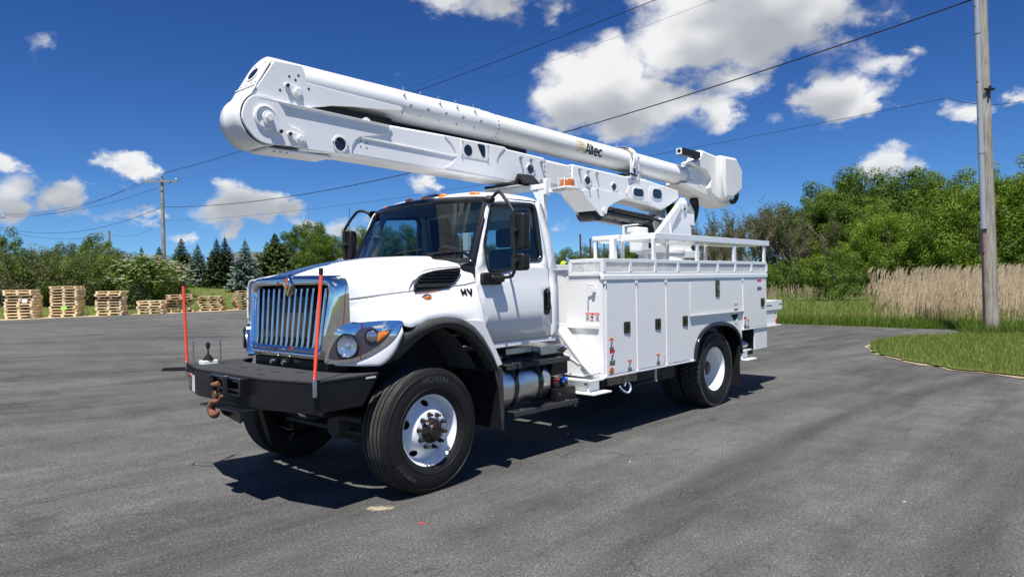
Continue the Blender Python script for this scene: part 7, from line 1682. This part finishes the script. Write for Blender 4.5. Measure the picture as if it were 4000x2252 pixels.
def make_spruce(seed, name, h, w, mat, droop=.25, dense=1.0, twin=False):
    rnd = random.Random(seed); root = empty(name); V = []; F = []; Tn = []; m = MB()
    def spire(ox, oy, h, w):
        m.tube([(ox, oy, -.2), (ox * .9, oy * .9, h * .5), (ox * .8, oy * .8, h)], [.016 * h, .010 * h, .003 * h], 6)
        nl = int(34 * dense)
        for L in range(nl):
            f = L / nl; z = h * (.05 + .93 * f); rad = w * ((1 - f) ** .88) * rnd.uniform(.82, 1.12) + .03; nb = max(5, int((13 - 7 * f)))
            a0 = rnd.uniform(0, 2 * PI)
            for b in range(nb):
                a = a0 + 2 * PI * b / nb + rnd.uniform(-.25, .25); r = rad * rnd.uniform(.72, 1.12); ct = rnd.uniform(.15, .85)
                seg = max(4, int(r / .095)); ca, sa = math.cos(a), math.sin(a)
                for k in range(seg):
                    t = (k + .6) / seg; px, py = ox * (1 - .2 * f) + ca * r * t, oy * (1 - .2 * f) + sa * r * t
                    pz = z + r * (-droop * t + .32 * t * t) + rnd.uniform(-.02, .02)
                    for sd in (-1, 1, 0):
                        wl = r * .30 * (1.15 - .75 * t) * rnd.uniform(.6, 1.25) + .035; an = a + (sd * rnd.uniform(.6, 1.1)); tip = Vector((px + math.cos(an) * wl, py + math.sin(an) * wl, pz - (.25 if sd else -.05) * wl * rnd.uniform(.2, 1)))
                        bw_ = .055 + .02 * r; ro = rnd.uniform(-1.3, 1.3); nx, ny, nz = -math.sin(an) * bw_ * math.cos(ro), math.cos(an) * bw_ * math.cos(ro), bw_ * math.sin(ro); i = len(V)
                        V.extend([(px - nx * .8, py - ny * .8, pz - nz * .8), (px + nx * .8, py + ny * .8, pz + nz * .8), (tip.x + nx * .35, tip.y + ny * .35, tip.z + nz * .35), (tip.x - nx * .35, tip.y - ny * .35, tip.z - nz * .35)]); F.append((i, i + 1, i + 2, i + 3))
                        Tn.append(max(0, min(1, ct * .6 + .35 * t + rnd.uniform(-.2, .2))))
        for k in range(10):                                          # leader
            a = rnd.uniform(0, 2 * PI); z = h * (.93 + .08 * k / 10); i = len(V); q = .03
            V.extend([(ox * .8, oy * .8, z - .05), (ox * .8 + q * math.cos(a), oy * .8 + q * math.sin(a), z), (ox * .8 + 2.2 * q * math.cos(a), oy * .8 + 2.2 * q * math.sin(a), z + .10), (ox * .8 + .01, oy * .8, z + .02)]); F.append((i, i + 1, i + 2, i + 3)); Tn.append(.8)
    if twin: spire(-.45, .1, h * .97, w * .72); spire(.45, -.1, h, w * .72)
    else: spire(0, 0, h, w)
    m.build('trunk', 'bark', root, smooth=50)
    o = bpy.data.objects.new('crown', tri_mesh('crown', V, F, Tn, mat)); col.objects.link(o); o.parent = root
    return root

def make_shrub(seed, name, h, rx, mat, nc=34, per=90, size=.075, twigs=26, spread=.42, twigmat='twig'):
    rnd = random.Random(seed); root = empty(name); c = crown_points(rnd, nc, rx, h * .52, h * .50, h * .10, .25); m = MB()
    for k in range(twigs):
        a = rnd.uniform(0, 2 * PI); p = rnd.choice(c); e = Vector(p[:3]) + Vector((rnd.uniform(-.3, .3), rnd.uniform(-.3, .3), rnd.uniform(-.1, .5)))
        b = Vector((rnd.uniform(-.4, .4) * rx, rnd.uniform(-.4, .4) * rx, -.15)); mid = b.lerp(e, .5) + Vector((rnd.uniform(-.4, .4), rnd.uniform(-.4, .4), rnd.uniform(0, .4)))
        m.tube(spline([b, mid, e], 3), [.026 - .003 * q for q in range(7)], 4, caps=False)
    m.build('stems', twigmat, root, smooth=0)
    V, F, Tn = leaf_cloud(rnd, c, per, spread, size)
    o = bpy.data.objects.new('crown', tri_mesh('crown', V, F, Tn, mat)); col.objects.link(o); o.parent = root
    return root

USED = set()
def put(proto, r, d, label, cat, group=None, scale=1.0, rz=None, sz=1.0, dz=0.0):
    first = proto.name not in USED
    USED.add(proto.name)
    o = proto if first else copy_tree(proto)
    x, y = rd(r, d); o.location = (x, y, height(x, y) - .03 + dz); o.scale = (scale, scale, scale * sz)
    o.rotation_euler = (0, 0, RT.uniform(0, 2 * PI) if rz is None else rz); tag(o, label, cat, group); return o
RT = random.Random(77)

# the wood on the right
tA = make_tree(11, 'leafy_tree', 10, 4.4, 6.0, 4.6, 150, 190, .85, .125, 'leaf_mid')
tB = make_tree(12, 'leafy_tree', 10, 4.0, 5.8, 4.7, 140, 190, .82, .12, 'leaf_mid')
tC = make_tree(13, 'maple_tree', 9, 5.2, 5.2, 4.3, 190, 200, .80, .105, 'leaf_bright', r0=.2, low=.10)
tD = make_sparse(14, 'budding_tree', 11.6, .85, 'leaf_olive', 2600, .09)
tE = make_sparse(15, 'budding_tree', 10.6, .95, 'leaf_olive', 2300, .09)
tF = make_shrub(16, 'woodland_shrub', 3.6, 2.3, 'leaf_mid', 60, 170, .085, 16, .55)
WD = 'wood behind the reeds'
for r, d, s, z, p in ((36.5, 75, 1.10, 1.02, tA), (40.0, 73, 1.14, 1.02, tB), (33.2, 76, 1.02, .98, tB), (43.5, 76, 1.1, 1.0, tA), (47, 78, 1.15, 1.0, tB), (31.4, 80, .86, 1.0, tA), (38.0, 80, 1.12, 1.0, tA), (27.0, 90, .62, 1.0, tB), (22.5, 92, .58, 1.0, tA), (35.0, 69, .84, .95, tA), (44, 66, .98, 1.0, tB)):
    put(p, r, d, 'tall dark green leafy tree in the wood behind the reeds', 'tree', 'tall leafy trees of the ' + WD, s, sz=z)
put(tC, 37.6, 56.5, 'big bright green maple left of the tall utility pole', 'tree', 'bright maples right of the wood', 1.02)
put(tC, 33.4, 62, 'bright green maple at the left end of the maples, half hidden by the bigger one', 'tree', 'bright maples right of the wood', .78)
put(tC, 42.2, 53, 'big bright green maple at the right edge of the picture', 'tree', 'bright maples right of the wood', 1.05)
put(tC, 47, 56, 'bright green maple beyond the right edge of the picture', 'tree', 'bright maples right of the wood', 1.1)
for r, d, s, p in ((20.0, 79, .90, tD), (19.2, 75, .80, tE), (22.9, 74, .92, tE), (25.4, 73.5, .98, tD), (29.4, 74, 1.02, tD), (27.6, 77, 1.08, tD), (22.2, 77, .90, tE), (24.6, 76, 1.0, tD), (26.2, 74, 1.10, tE), (28.2, 75, 1.02, tD), (30.0, 72, .88, tE), (21.0, 73, .72, tE), (24.0, 71, .80, tD), (27.2, 69, .80, tE), (31.6, 69, .86, tD), (18.4, 82, .86, tE), (33.6, 66, .80, tE), (29.0, 79, 1.08, tE), (23.3, 82, 1.02, tD), (25.6, 81, 1.05, tE)):
    put(p, r, d, 'thin grey-brown tree just coming into leaf, left part of the wood', 'tree', 'half bare trees of the ' + WD, s)
for r, d, s in ((17.5, 74, .85), (19.6, 70, .75), (21.6, 68, .80), (23.6, 66, .72), (25.4, 65, .80), (27.2, 63, .85), (29.2, 64, 1.05), (31.2, 61, 1.0), (33.0, 59, 1.0), (30.8, 69, 1.35), (33.6, 66, 1.35), (22.4, 73, .85), (27.4, 71, .9), (35.2, 60, 1.1), (38, 50, .9), (41, 48, .9), (19.0, 76, .9), (25.0, 72, .8)):
    put(tF, r, d, 'round green bush at the foot of the wood', 'bush', 'bushes along the ' + WD, s)
put(tF, 24.4, 54.0, 'dense dark green bush standing forward beside the reeds', 'bush', None, 1.0)
# low trees seen behind the truck, over the bed and through the cab glass
BK = 'trees on the horizon behind the truck'
for r, d, s, p in ((7.2, 86, .50, tA), (9.6, 84, .54, tB), (11.8, 85, .50, tA), (14.2, 84, .56, tB), (16.4, 86, .60, tA), (4.4, 86, .44, tB), (1.0, 84, .46, tA), (-3, 82, .46, tB)):
    put(p, r, d, 'low green tree on the horizon, seen past the truck', 'tree', BK, s)
for r, d, s, p in ((5.6, 82, .50, tE), (8.3, 88, .60, tD)):
    put(p, r, d, 'thin half-bare tree on the horizon between cab and bed', 'tree', 'half bare trees behind the cab', s)
for r, d, s in ((-7.2, 60, .46), (-9.0, 58, .44), (-10.9, 59, .47), (-12.6, 60, .42), (-5.4, 62, .42), (-3.4, 64, .42)):
    put(tB if int(d) % 2 else tA, r, d, 'low green tree behind the truck, seen through the cab windows', 'tree', 'trees seen through the cab', s)
for r, d, s in ((-14.3, 52, .40), (-15.8, 54, .42), (-13.2, 50, .34)):
    put(tA, r, d, 'small green tree showing above the hood', 'tree', 'trees above the hood', s)

# conifers on the bank at the left
sB = make_spruce(31, 'blue_spruce', 4.2, 1.50, 'needle_blue'); sD = make_spruce(32, 'dark_spruce', 4.1, 1.75, 'needle_dark', twin=True); sG = make_spruce(33, 'green_spruce', 4.2, 1.60, 'needle_green')
def px_r(u, d): return (u - 2000) / 2759 * d
put(sB, px_r(961, 46.5), 46.5, 'pale blue spruce standing right of the dark twin-topped spruce', 'conifer', None, .83)
put(sD, px_r(866, 49), 49, 'dark spruce with two tops between the two blue spruces', 'conifer', None, .86, rz=math.atan2(RY, RX))
put(sB, px_r(775, 50.5), 50.5, 'broad blue spruce left of the dark twin-topped spruce', 'conifer', None, .80, sz=.95)
put(sG, px_r(712, 54), 54, 'tall green spruce right of the crossarm pole', 'conifer', None, .92)
put(sG, px_r(625, 57), 57, 'dark green spruce behind the crossarm pole', 'conifer', None, .82)
put(sG, px_r(556, 66), 66, 'small slim spruce poking above the flowering bush', 'conifer', None, .70, sz=1.35)
yw = make_spruce(34, 'yew_tree', 4.2, 1.9, 'needle_green', droop=-.15, dense=1.15)
put(yw, px_r(1078, 50), 50, 'wide olive green conifer with a thin leader beside the hood', 'conifer', None, .93, sz=1.0)
put(sG, px_r(830, 62), 62, 'green spruce hidden behind the twin-topped spruce', 'conifer', None, .80)

# hedge behind the pallets
hA = make_shrub(41, 'hedge_shrub', 3.0, 1.7, 'leaf_shrub', 44, 110, .075, 60, .48); hB = make_shrub(42, 'hedge_shrub', 2.7, 1.8, 'leaf_shrub', 40, 115, .075, 70, .46)
HG = 'shrubs of the hedge behind the pallet stacks'
for u, d, s, p in ((-60, 36, .76, hB), (20, 35.5, .72, hA), (95, 36, .70, hB), (175, 36.5, .70, hA), (255, 37, .72, hB), (330, 37.5, .70, hA), (400, 38.5, .72, hB), (455, 39.5, .72, hA), (60, 39, .78, hA), (150, 40, .76, hB), (240, 40.5, .78, hA), (320, 41, .80, hB), (400, 42, .80, hA), (-20, 39, .84, hB)):
    put(p, px_r(u, d), d, 'tangled green and brown shrub in the hedge behind the pallets', 'shrub', HG, s)
bt_ = make_tree(43, 'hedge_tree', 4.6, 1.7, 2.7, 2.0, 60, 120, .45, .085, 'leaf_mid', r0=.08, low=.06)
put(bt_, px_r(0, 37.5), 37.5, 'dark bushy tree at the left edge of the picture', 'tree', None, .74)
put(bt_, px_r(385, 47), 47, 'slender light green tree left of the small pole', 'tree', None, .68, sz=1.12)
put(bt_, px_r(352, 50), 50, 'light green tree behind the slender one, left of the small pole', 'tree', None, .58)
put(bt_, px_r(255, 49), 49, 'young sapling standing above the middle of the hedge', 'tree', None, .50, sz=1.30)
ds_t = make_sparse(44, 'dead_tree', 4.2, 1.0, 'leaf_olive', 40, .06); put(ds_t, px_r(222, 49), 49, 'leafless grey tree beside the sapling above the hedge', 'tree', None, 1.0)
for u, d, s in ((470, 56, .62), (520, 60, .64), (580, 62, .60), (160, 56, .50), (60, 58, .52), (300, 58, .52), (450, 64, .62), (660, 64, .62), (760, 66, .60), (1010, 64, .62), (1120, 66, .60)):
    put(bt_, px_r(u, d), d, 'green tree in the row behind the hedge and conifers', 'tree', 'row of trees behind the hedge', s)
# flowering bush
fb_ = make_shrub(45, 'flowering_bush', 2.55, 1.75, 'leaf_mid', 60, 120, .075, 60, .42)
rnd = random.Random(5); V = []; F = []; Tn = []
for k in range(330):
    a = rnd.uniform(0, 2 * PI); u = rnd.uniform(-.05, 1); s_ = math.sqrt(max(0, 1 - u * u)); R0 = rnd.uniform(.92, 1.12)
    c = Vector((1.95 * s_ * R0 * math.cos(a), 1.95 * s_ * R0 * math.sin(a), 1.28 + 1.42 * u * R0)); rr = rnd.uniform(.05, .11)
    for q in range(9):
        b = rnd.uniform(0, 2 * PI); e_ = c + Vector((rr * math.cos(b) * rnd.random(), rr * math.sin(b) * rnd.random(), rnd.uniform(-.01, .03))); w_ = rnd.uniform(.022, .04); i = len(V)
        V += [(e_.x - w_, e_.y - w_, e_.z), (e_.x + w_, e_.y - w_, e_.z + .01), (e_.x + w_, e_.y + w_, e_.z), (e_.x - w_, e_.y + w_, e_.z + .01)]; F.append((i, i + 1, i + 2, i + 3)); Tn.append(rnd.random())
o = bpy.data.objects.new('blossoms', tri_mesh('blossoms', V, F, Tn, 'blossom')); col.objects.link(o); o.parent = fb_; o['kind'] = 'stuff'
put(fb_, px_r(560, 38.8), 38.8, 'bush covered in white blossom behind the pallets', 'bush', 'flowering bushes', 1.0)
put(fb_, px_r(640, 41.5), 41.5, 'right part of the blossom, a second white-flowered bush under the crossarm pole', 'bush', 'flowering bushes', .82)

# ---------------------------------------------------------------- pallets
def pallet_mesh(seed, mat):
    rnd = random.Random(seed); m = MB(); L, Wd = 1.22, 1.02
    for y in (-.49, 0, .49): m.box(-L / 2, L / 2, y - .045, y + .045, .022, .105)
    x = -L / 2
    while x < L / 2 - .05:
        w = rnd.uniform(.085, .14); w = min(w, L / 2 - x); o_ = rnd.uniform(-.05, .05); m.box(x, x + w, -Wd / 2 - .03 + o_, Wd / 2 + .03 + o_, .1065, .126); x += w + rnd.uniform(.02, .06)
    for xx in (-.55, -.28, 0, .28, .55): m.box(xx - .05, xx + .05, -Wd / 2, Wd / 2, 0, .0205)
    return m.mesh('pallet', mat, smooth=0)
PM = {k: [pallet_mesh(q * 7 + len(k), k) for q in range(4)] for k in ('pallet_wood', 'pallet_wood_old')}
rp_ = random.Random(91)
def ordinal(n): return ('first', 'second', 'third', 'fourth', 'fifth', 'sixth', 'seventh', 'eighth', 'ninth', 'tenth', 'eleventh', 'twelfth', 'thirteenth')[n]
def stack(u, d, n, mat, where, jit, dang=0.0, flat=None):
    r = px_r(u, d); x, y = rd(r, d); z = height(x, y) - .005; base = math.atan2(DY, DX) + dang
    for k in range(n):
        o = bpy.data.objects.new('wooden_pallet', rp_.choice(PM[mat])); col.objects.link(o)
        big = jit * (2.2 if k >= n - 3 else 1.0)
        o.location = (x + rp_.uniform(-big, big), y + rp_.uniform(-big, big), z + k * .1275); o.rotation_euler = (0, 0, base + rp_.uniform(-.05, .05) * (1 + jit * 6) + (PI if k % 2 else 0))
        place = 'topmost' if k == n - 1 else ('bottom one' if k == 0 else ordinal(k) + ' from the ground')
        tag(o, f'wooden pallet, {place} of the {where}', 'pallet', 'wooden pallets stacked along the lot edge')
    return Vector((x, y, z))
stack(92, 31.2, 10, 'pallet_wood', 'leftmost stack', .035, .30); stack(262, 32.4, 11, 'pallet_wood', 'second stack from the left', .04, .26); p3_ = stack(436, 33.2, 9, 'pallet_wood', 'third stack from the left', .035, .30)
stack(590, 34.3, 5, 'pallet_wood', 'low left stack', .03, .32); stack(695, 35.8, 7, 'pallet_wood_old', 'leaning stack', .09, .5); stack(830, 37.2, 6, 'pallet_wood_old', 'small stack by the leaning one', .05, .2); stack(955, 38.0, 8, 'pallet_wood_old', 'dark stack beside the grille', .12, .5)
for u, d, zz, mt, lb in ((95, 30.45, .78, 'paper_tag', 'white paper tag on the leftmost pallet stack'), (249, 31.65, .42, 'green_tag', 'green tag on the second pallet stack')):
    x, y = rd(px_r(u, d), d); o = MB().box(-.004, .004, -.11, .11, -.08, .08).build('pallet_tag', mt); o.location = (x, y, height(x, y) + zz); o.rotation_euler = (0, 0.1, math.atan2(DY, DX)); tag(o, lb, 'tag')

# ---------------------------------------------------------------- utility poles and wires
def arm_pole(r, d, ztop, label, arm=True, rad=.15, base=None):
    x, y = rd(r, d); zb = height(x, y) - .5; p = empty('utility_pole', None, (x, y, 0)); tag(p, label, 'pole')
    m = MB(); m.tube([(0, 0, zb), (0, 0, (zb + ztop) / 2), (0, 0, ztop)], [rad * 1.2, rad, rad * .82], 14); m.build('shaft', 'pole_wood', p, smooth=50)
    if arm:
        a = Vector((RX, RY, 0)); za = ztop - .28
        MB().bar(a * -1.38 + Vector((0, 0, za)) - Vector((DX, DY, 0)) * .2, a * 1.38 + Vector((0, 0, za)) - Vector((DX, DY, 0)) * .2, .10, .13).build('crossarm', 'pole_wood', p)
        for s in (-1, 1): MB().bar(a * .75 * s + Vector((0, 0, za - .04)) - Vector((DX, DY, 0)) * .22, Vector((0, 0, za - .75)) - Vector((DX, DY, 0)) * .16, .035).build('brace', 'pole_wood', p)
        for s in (-1.28, 0, 1.28): MB().lathe([(.03, 0), (.05, .05), (.07, .09), (.05, .12), (.06, .16), (0, .2)], 12, 'z', tuple(a * s + Vector((0, 0, za + (.07 if s else .30))) - Vector((DX, DY, 0)) * (.2 if s else 0))).build('insulator', 'decal_white' if s else 'black_plastic', p)
    return Vector((x, y, 0))
LP = arm_pole(px_r(643, 60), 60, 11.15, 'weathered wooden utility pole with crossarm at the left')
m = MB(); m.box(-.16, .02, -.06, .10, 2.9, 3.9); o = m.build('meter_box', 'grey_pvc', None); o.parent = [q for q in bpy.data.objects if q.name == 'utility_pole'][0]; o.location = (RX * -.25, RY * -.25, 0)
SPo = arm_pole(px_r(430, 62), 62, 6.95, 'short wooden pole with a lamp arm behind the hedge', arm=False, rad=.14)
x, y = rd(px_r(434, 61.6), 61.6); m = MB(); m.tube(spline([(-.1, 0, 5.6), (-.35, 0, 5.3), (.15, 0, 5.2), (.35, 0, 5.6)], 5), .03, 6); o = m.build('service_bracket', 'grey_pvc', None); o.parent = [q for q in bpy.data.objects if q.name == 'utility_pole.001'][0]; o.rotation_euler = (0, 0, math.atan2(RY, RX))
FLP = arm_pole(px_r(-22, 75), 75, 9.9, 'distant crossarm pole at the left edge of the picture')
# near pole on the island
pn = empty('utility_pole', None, (-20.9, 2.18, 0)); tag(pn, 'tall weathered wooden utility pole with a grey conduit on the grass island', 'pole')
L0 = Vector((0, 0, -.3)); L1 = Vector((.165, -.18, 12.0))
m = MB(); m.tube([L0.lerp(L1, k / 12) + Vector((0, 0, 0)) for k in range(13)], [.205 - .0045 * k for k in range(13)], 24); m.build('shaft', 'pole_wood', pn, smooth=60)
sd_ = Vector((-RX, -RY, 0)) * .20 + Vector((-DX, -DY, 0)) * .10
def along(z): return L0.lerp(L1, (z + .3) / 12.3)
m = MB(); m.tube([along(3.2) + sd_, along(7.0) + sd_ * .97, along(12) + sd_ * .94], [.078, .078, .078], 14); m.build('conduit', 'grey_pvc', pn, smooth=60)
for z in (3.2, 5.4, 8.9): m = MB(); m.cyl(along(z - .09) + sd_ * .98, along(z + .09) + sd_ * .98, .088, n=14); m.build('conduit_collar', 'grey_pvc', pn)
m = MB(); m.tube([along(.0) + sd_ * 1.0, along(3.15) + sd_], .034, 10); m.build('riser_pipe', 'old_pipe', pn)
for z in (2.4, 4.2, 6.3, 7.4, 9.6): m = MB(); m.bar(along(z) + sd_ * 1.32, along(z) + sd_ * .5, .03, .04); m.build('strap', 'black_paint', pn)
m = MB(); c = along(7.15); q = Vector((-DX, -DY, 0)) * .22; m.bar(c + q + Vector((RX, RY, 0)) * -.12, c + q + Vector((RX, RY, 0)) * .16, .05, .07); m.bar(c + q + Vector((0, 0, -.22)), c + q + Vector((RX * .05, RY * .05, .1)), .06); m.build('cable_clamp', 'black_paint', pn)
def wire(A, B, sag, r, label, n=28):
    A = Vector(A); B = Vector(B); m = MB(); m.tube([A.lerp(B, k / n) - Vector((0, 0, sag * 4 * (k / n) * (1 - k / n))) for k in range(n + 1)], r, 5)
    o = m.build('overhead_wire', 'wire'); tag(o, label, 'wire', 'overhead wires'); return o
wire((-20.42, -56.49, 8.73), (-21.16, 1.74, 10.02), 1.6, 0.022, 'thick black cable from the crossarm pole to the top of the tall near pole')
wire((-20.43, -56.47, 7.56), (-20.59, 1.11, 7.08), 0.75, 0.008, 'thin wire from the crossarm pole to the clamp on the tall near pole')
wire((-20.5, -56.41, 11.6), (-20.07, -3.46, 12.91), 0.55, 0.016, 'black wire crossing the sky from the crossarm pole top to the upper right')
wire((-19.67, -57.31, 11.32), (-18.55, -5.13, 12.87), 0.9, 0.006, 'thin wire crossing the sky left of the heavier black wire')
wire((-21.43, -55.39, 11.05), (-21.35, -2.05, 12.79), 0.65, 0.006, 'thin wire crossing the sky right of the heavier black wire')
wire((-19.64, -57.34, 11.32), (-14.5, -85.23, 9.98), 1.3, 0.016, 'wire from the left arm of the crossarm pole to the left edge')
wire((-20.49, -56.41, 11.56), (-15.05, -84.63, 10.13), 1.05, 0.016, 'wire from the top of the crossarm pole to the left edge')
wire((-21.4, -55.42, 11.05), (-15.08, -84.59, 10.02), 1.0, 0.014, 'wire from the right arm of the crossarm pole to the left edge')
wire((-20.39, -56.52, 8.74), (-14.39, -85.35, 8.85), 1.45, 0.018, 'sagging cable from the middle of the crossarm pole to the left edge')
wire((-18.11, -61.99, 6.54), (-14.47, -85.26, 8.57), 0.65, 0.014, 'low slack cable from the short pole to the left edge')
wire((-20.38, -56.54, 7.56), (-18.23, -61.85, 6.65), 0.6, 0.01, 'thin service wire between the crossarm pole and the short pole')
wire((-20.64, 1.17, 7.09), (-23.77, 4.59, 8.03), 0.6, 0.008, 'thin wire leaving the tall near pole to the right')

# ---------------------------------------------------------------- things far behind
hb_ = empty('house', None, (*rd(px_r(1030, 76), 76), 0)); tag(hb_, 'tan building with a grey gable roof behind the conifers', 'building'); hb_.rotation_euler = (0, 0, math.atan2(RY, RX))
MB().box(-4.6, 3.6, -.5, 7, 1.0, 4.35).build('wall', 'tan_wall', hb_)
m = MB(); m.hull([(-5.0, -1.0, 4.15), (-5.0, 8, 4.15), (-5.0, 3.5, 5.75)], [(3.2, -1.0, 4.15), (3.2, 8, 4.15), (3.2, 3.5, 5.75)]); m.build('roof', 'grey_roof', hb_)
MB().hull([(3.2, -1.0, 4.13), (3.2, 3.5, 5.73), (3.2, 3.5, 5.45), (3.2, -.7, 3.95)], [(4.4, -1.0, 3.4), (3.5, 3.5, 5.70), (3.5, 3.5, 5.42), (4.3, -.7, 3.2)]).build('gable_trim', 'tan_wall', hb_)
for x in (-3.5, -1.5, .5, 2.2): MB().box(x - .45, x + .45, -.53, -.505, 2.6, 3.7).build('window', 'port_lens', hb_)
tv = empty('box_trailer', None, (*rd(px_r(1372, 58), 58), height(*rd(px_r(1372, 58), 58)))); tag(tv, 'white box trailer showing just above the hood', 'trailer'); tv.rotation_euler = (0, 0, math.atan2(RY, RX) + .1)
MB().box(-1.25, 1.3, -.1, 4, .55, 2.42).build('body', 'white_paint', tv, bevel=.06)
for x in (-1.0, 1.05): MB().lathe([(.0, -.1), (.33, -.1), (.35, 0), (.33, .1), (0, .1)], 20, 'x', (x, 2.2, .35)).build('wheel', 'rubber', tv)
MB().box(-1.15, 1.2, -.12, -.101, .6, 2.3).build('door', 'decal_white', tv); MB().bar((0, -1.2, .5), (0, 0, .55), .1).build('drawbar', 'black_paint', tv)
for k, (u, t) in enumerate(((2270, 6.44), (2309, 5.99), (2335, 5.75), (2363, 5.61), (2413, 5.33))):
    x, y = rd(px_r(u, 70), 70); m = MB(); m.cyl((0, 0, -.3), (0, 0, t), .095 - .006 * k, n=10); o = m.build('fence_post', 'pole_post'); o.location = (x, y, 0)
    tag(o, f'tall rusty brown post behind the truck, {ordinal(k)} from the cab', 'post', 'rusty posts behind the truck')
a = Vector((*rd(px_r(2270, 70), 70), 5.3)); b = Vector((*rd(px_r(2309, 70), 70), 5.05)); wire(a, b, .18, .018, 'thin cable between the two tallest rusty posts', 8)
# worker in a bright shirt sitting on dark machinery behind the truck
wx, wy = rd(px_r(2203, 62), 62)
mc = empty('loader', None, (wx, wy, height(wx, wy))); tag(mc, 'black machine behind the cab with a worker sitting on it', 'machine'); mc.rotation_euler = (0, 0, math.atan2(RY, RX))
zs = 3.02 - height(wx, wy)
MB().box(-1.2, 1.5, -.5, .7, zs - .5, zs - .05).build('hood', 'black_paint', mc, bevel=.06); MB().box(.15, 1.4, -.4, .5, zs - .05, zs + .38).build('engine_cover', 'black_plastic', mc, bevel=.08); MB().box(-1.4, 1.8, -.6, .8, .8, zs - .5).build('chassis', 'black_paint', mc, bevel=.05)
for x in (-.9, 1.1):
    for y_ in (-.75, .9): MB().lathe([(0, -.18), (.7, -.18), (.78, 0), (.7, .18), (0, .18)], 24, 'y', (x, y_, .78)).build('wheel', 'rubber', mc)
MB().box(-.35, .1, -.25, .25, zs - .05, zs + .0).build('seat', 'black_plastic', mc)
ps = empty('person', None, (wx, wy, height(wx, wy) + zs)); tag(ps, 'person in a bright yellow shirt sitting on the black machine behind the cab', 'person'); ps.rotation_euler = (0, 0, math.atan2(RY, RX)); ps.scale = (.92, .92, .92)
me = bpy.data.meshes.new('body')
J = [(0, 0, .10), (0, -.02, .32), (0, -.03, .52), (0, -.03, .60), (0, -.05, .70), (0, -.05, .80), (.19, -.03, .50), (.27, -.08, .28), (.20, -.28, .12), (-.19, -.03, .50), (-.26, -.10, .28), (-.16, -.30, .14), (.11, -.02, .08), (.14, -.44, .10), (.14, -.46, -.32), (.14, -.56, -.36), (-.11, -.02, .08), (-.15, -.42, .12), (-.16, -.48, -.30), (-.16, -.58, -.34)]
E_ = [(0, 1), (1, 2), (2, 3), (3, 4), (4, 5), (2, 6), (6, 7), (7, 8), (2, 9), (9, 10), (10, 11), (0, 12), (12, 13), (13, 14), (14, 15), (0, 16), (16, 17), (17, 18), (18, 19)]
RD = [.15, .155, .13, .06, .095, .09, .075, .052, .040, .075, .052, .040, .10, .075, .05, .04, .10, .075, .05, .04]
me.from_pydata(J, E_, []); o = bpy.data.objects.new('body', me); col.objects.link(o); o.parent = ps
md = o.modifiers.new('skin', 'SKIN'); 
for i, v in enumerate(me.skin_vertices[0].data if me.skin_vertices else []): v.radius = (RD[i], RD[i] * (.75 if i < 3 else 1)); v.use_root = i == 0
md = o.modifiers.new('sub', 'SUBSURF'); md.levels = 1; md.render_levels = 2
pm_, pt_, pb2 = new_mat('worker_cloth'); gz = NN(pt_, 'ShaderNodeTexCoord'); sx_ = NN(pt_, 'ShaderNodeSeparateXYZ'); link(pt_, gz.outputs['Object'], sx_.inputs[0])
def sel(cond, a, b_):
    n = NN(pt_, 'ShaderNodeMix', data_type='RGBA'); link(pt_, cond, n.inputs[0])
    for s_, v_ in ((6, b_), (7, a)):
        if isinstance(v_, tuple): n.inputs[s_].default_value = (*v_, 1)
        else: link(pt_, v_, n.inputs[s_])
    return n.outputs[2]
c_ = sel(mth(pt_, 'GREATER_THAN', sx_.outputs[2], .60), (.42, .25, .17), sel(mth(pt_, 'GREATER_THAN', sx_.outputs[2], .16), (.62, .85, .05), (.05, .055, .07))); link(pt_, c_, pb2.inputs['Base Color']); pb2.inputs['Roughness'].default_value = .8
me.materials.append(pm_)
MB().lathe([(0, .90), (.05, .895), (.095, .86), (.108, .80), (.10, .75), (.09, .76)], 18, 'z', (0, -.035, 0)).build('hair', 'hair_dark', ps, smooth=60)
for s in (-1, 1): MB().lathe([(0, .012), (.014, .008), (.016, 0)], 10, 'y', (s * .035, -.152, .775)).build('eye', 'ink', ps)
# bits on the asphalt
for (x, y, r_, mt, lb) in ((0.579, 1.709, .022, 'decal_red', 'small red scrap lying on the asphalt in front of the truck'), (-1.908, 1.93, .014, 'clear_plastic', 'pale pebble on the asphalt beside the truck bed'), (-2.2, 4.3, .013, 'clear_plastic', 'pale pebble alone on the asphalt at the right foreground')):
    o = MB().hull([(-r_, -r_ * .3, 0), (r_ * .9, -r_ * .5, 0), (r_, r_ * .4, 0), (-r_ * .6, r_ * .5, 0)], [(-r_ * .8, -r_ * .2, r_ * .25), (r_ * .7, -r_ * .35, r_ * .3), (r_ * .8, r_ * .3, r_ * .2), (-r_ * .4, r_ * .4, r_ * .3)]).build('litter' if mt == 'decal_red' else 'pebble', mt); o.location = (x, y, .002); o.rotation_euler = (0, 0, x * 5); tag(o, lb, 'litter' if mt == 'decal_red' else 'stone')
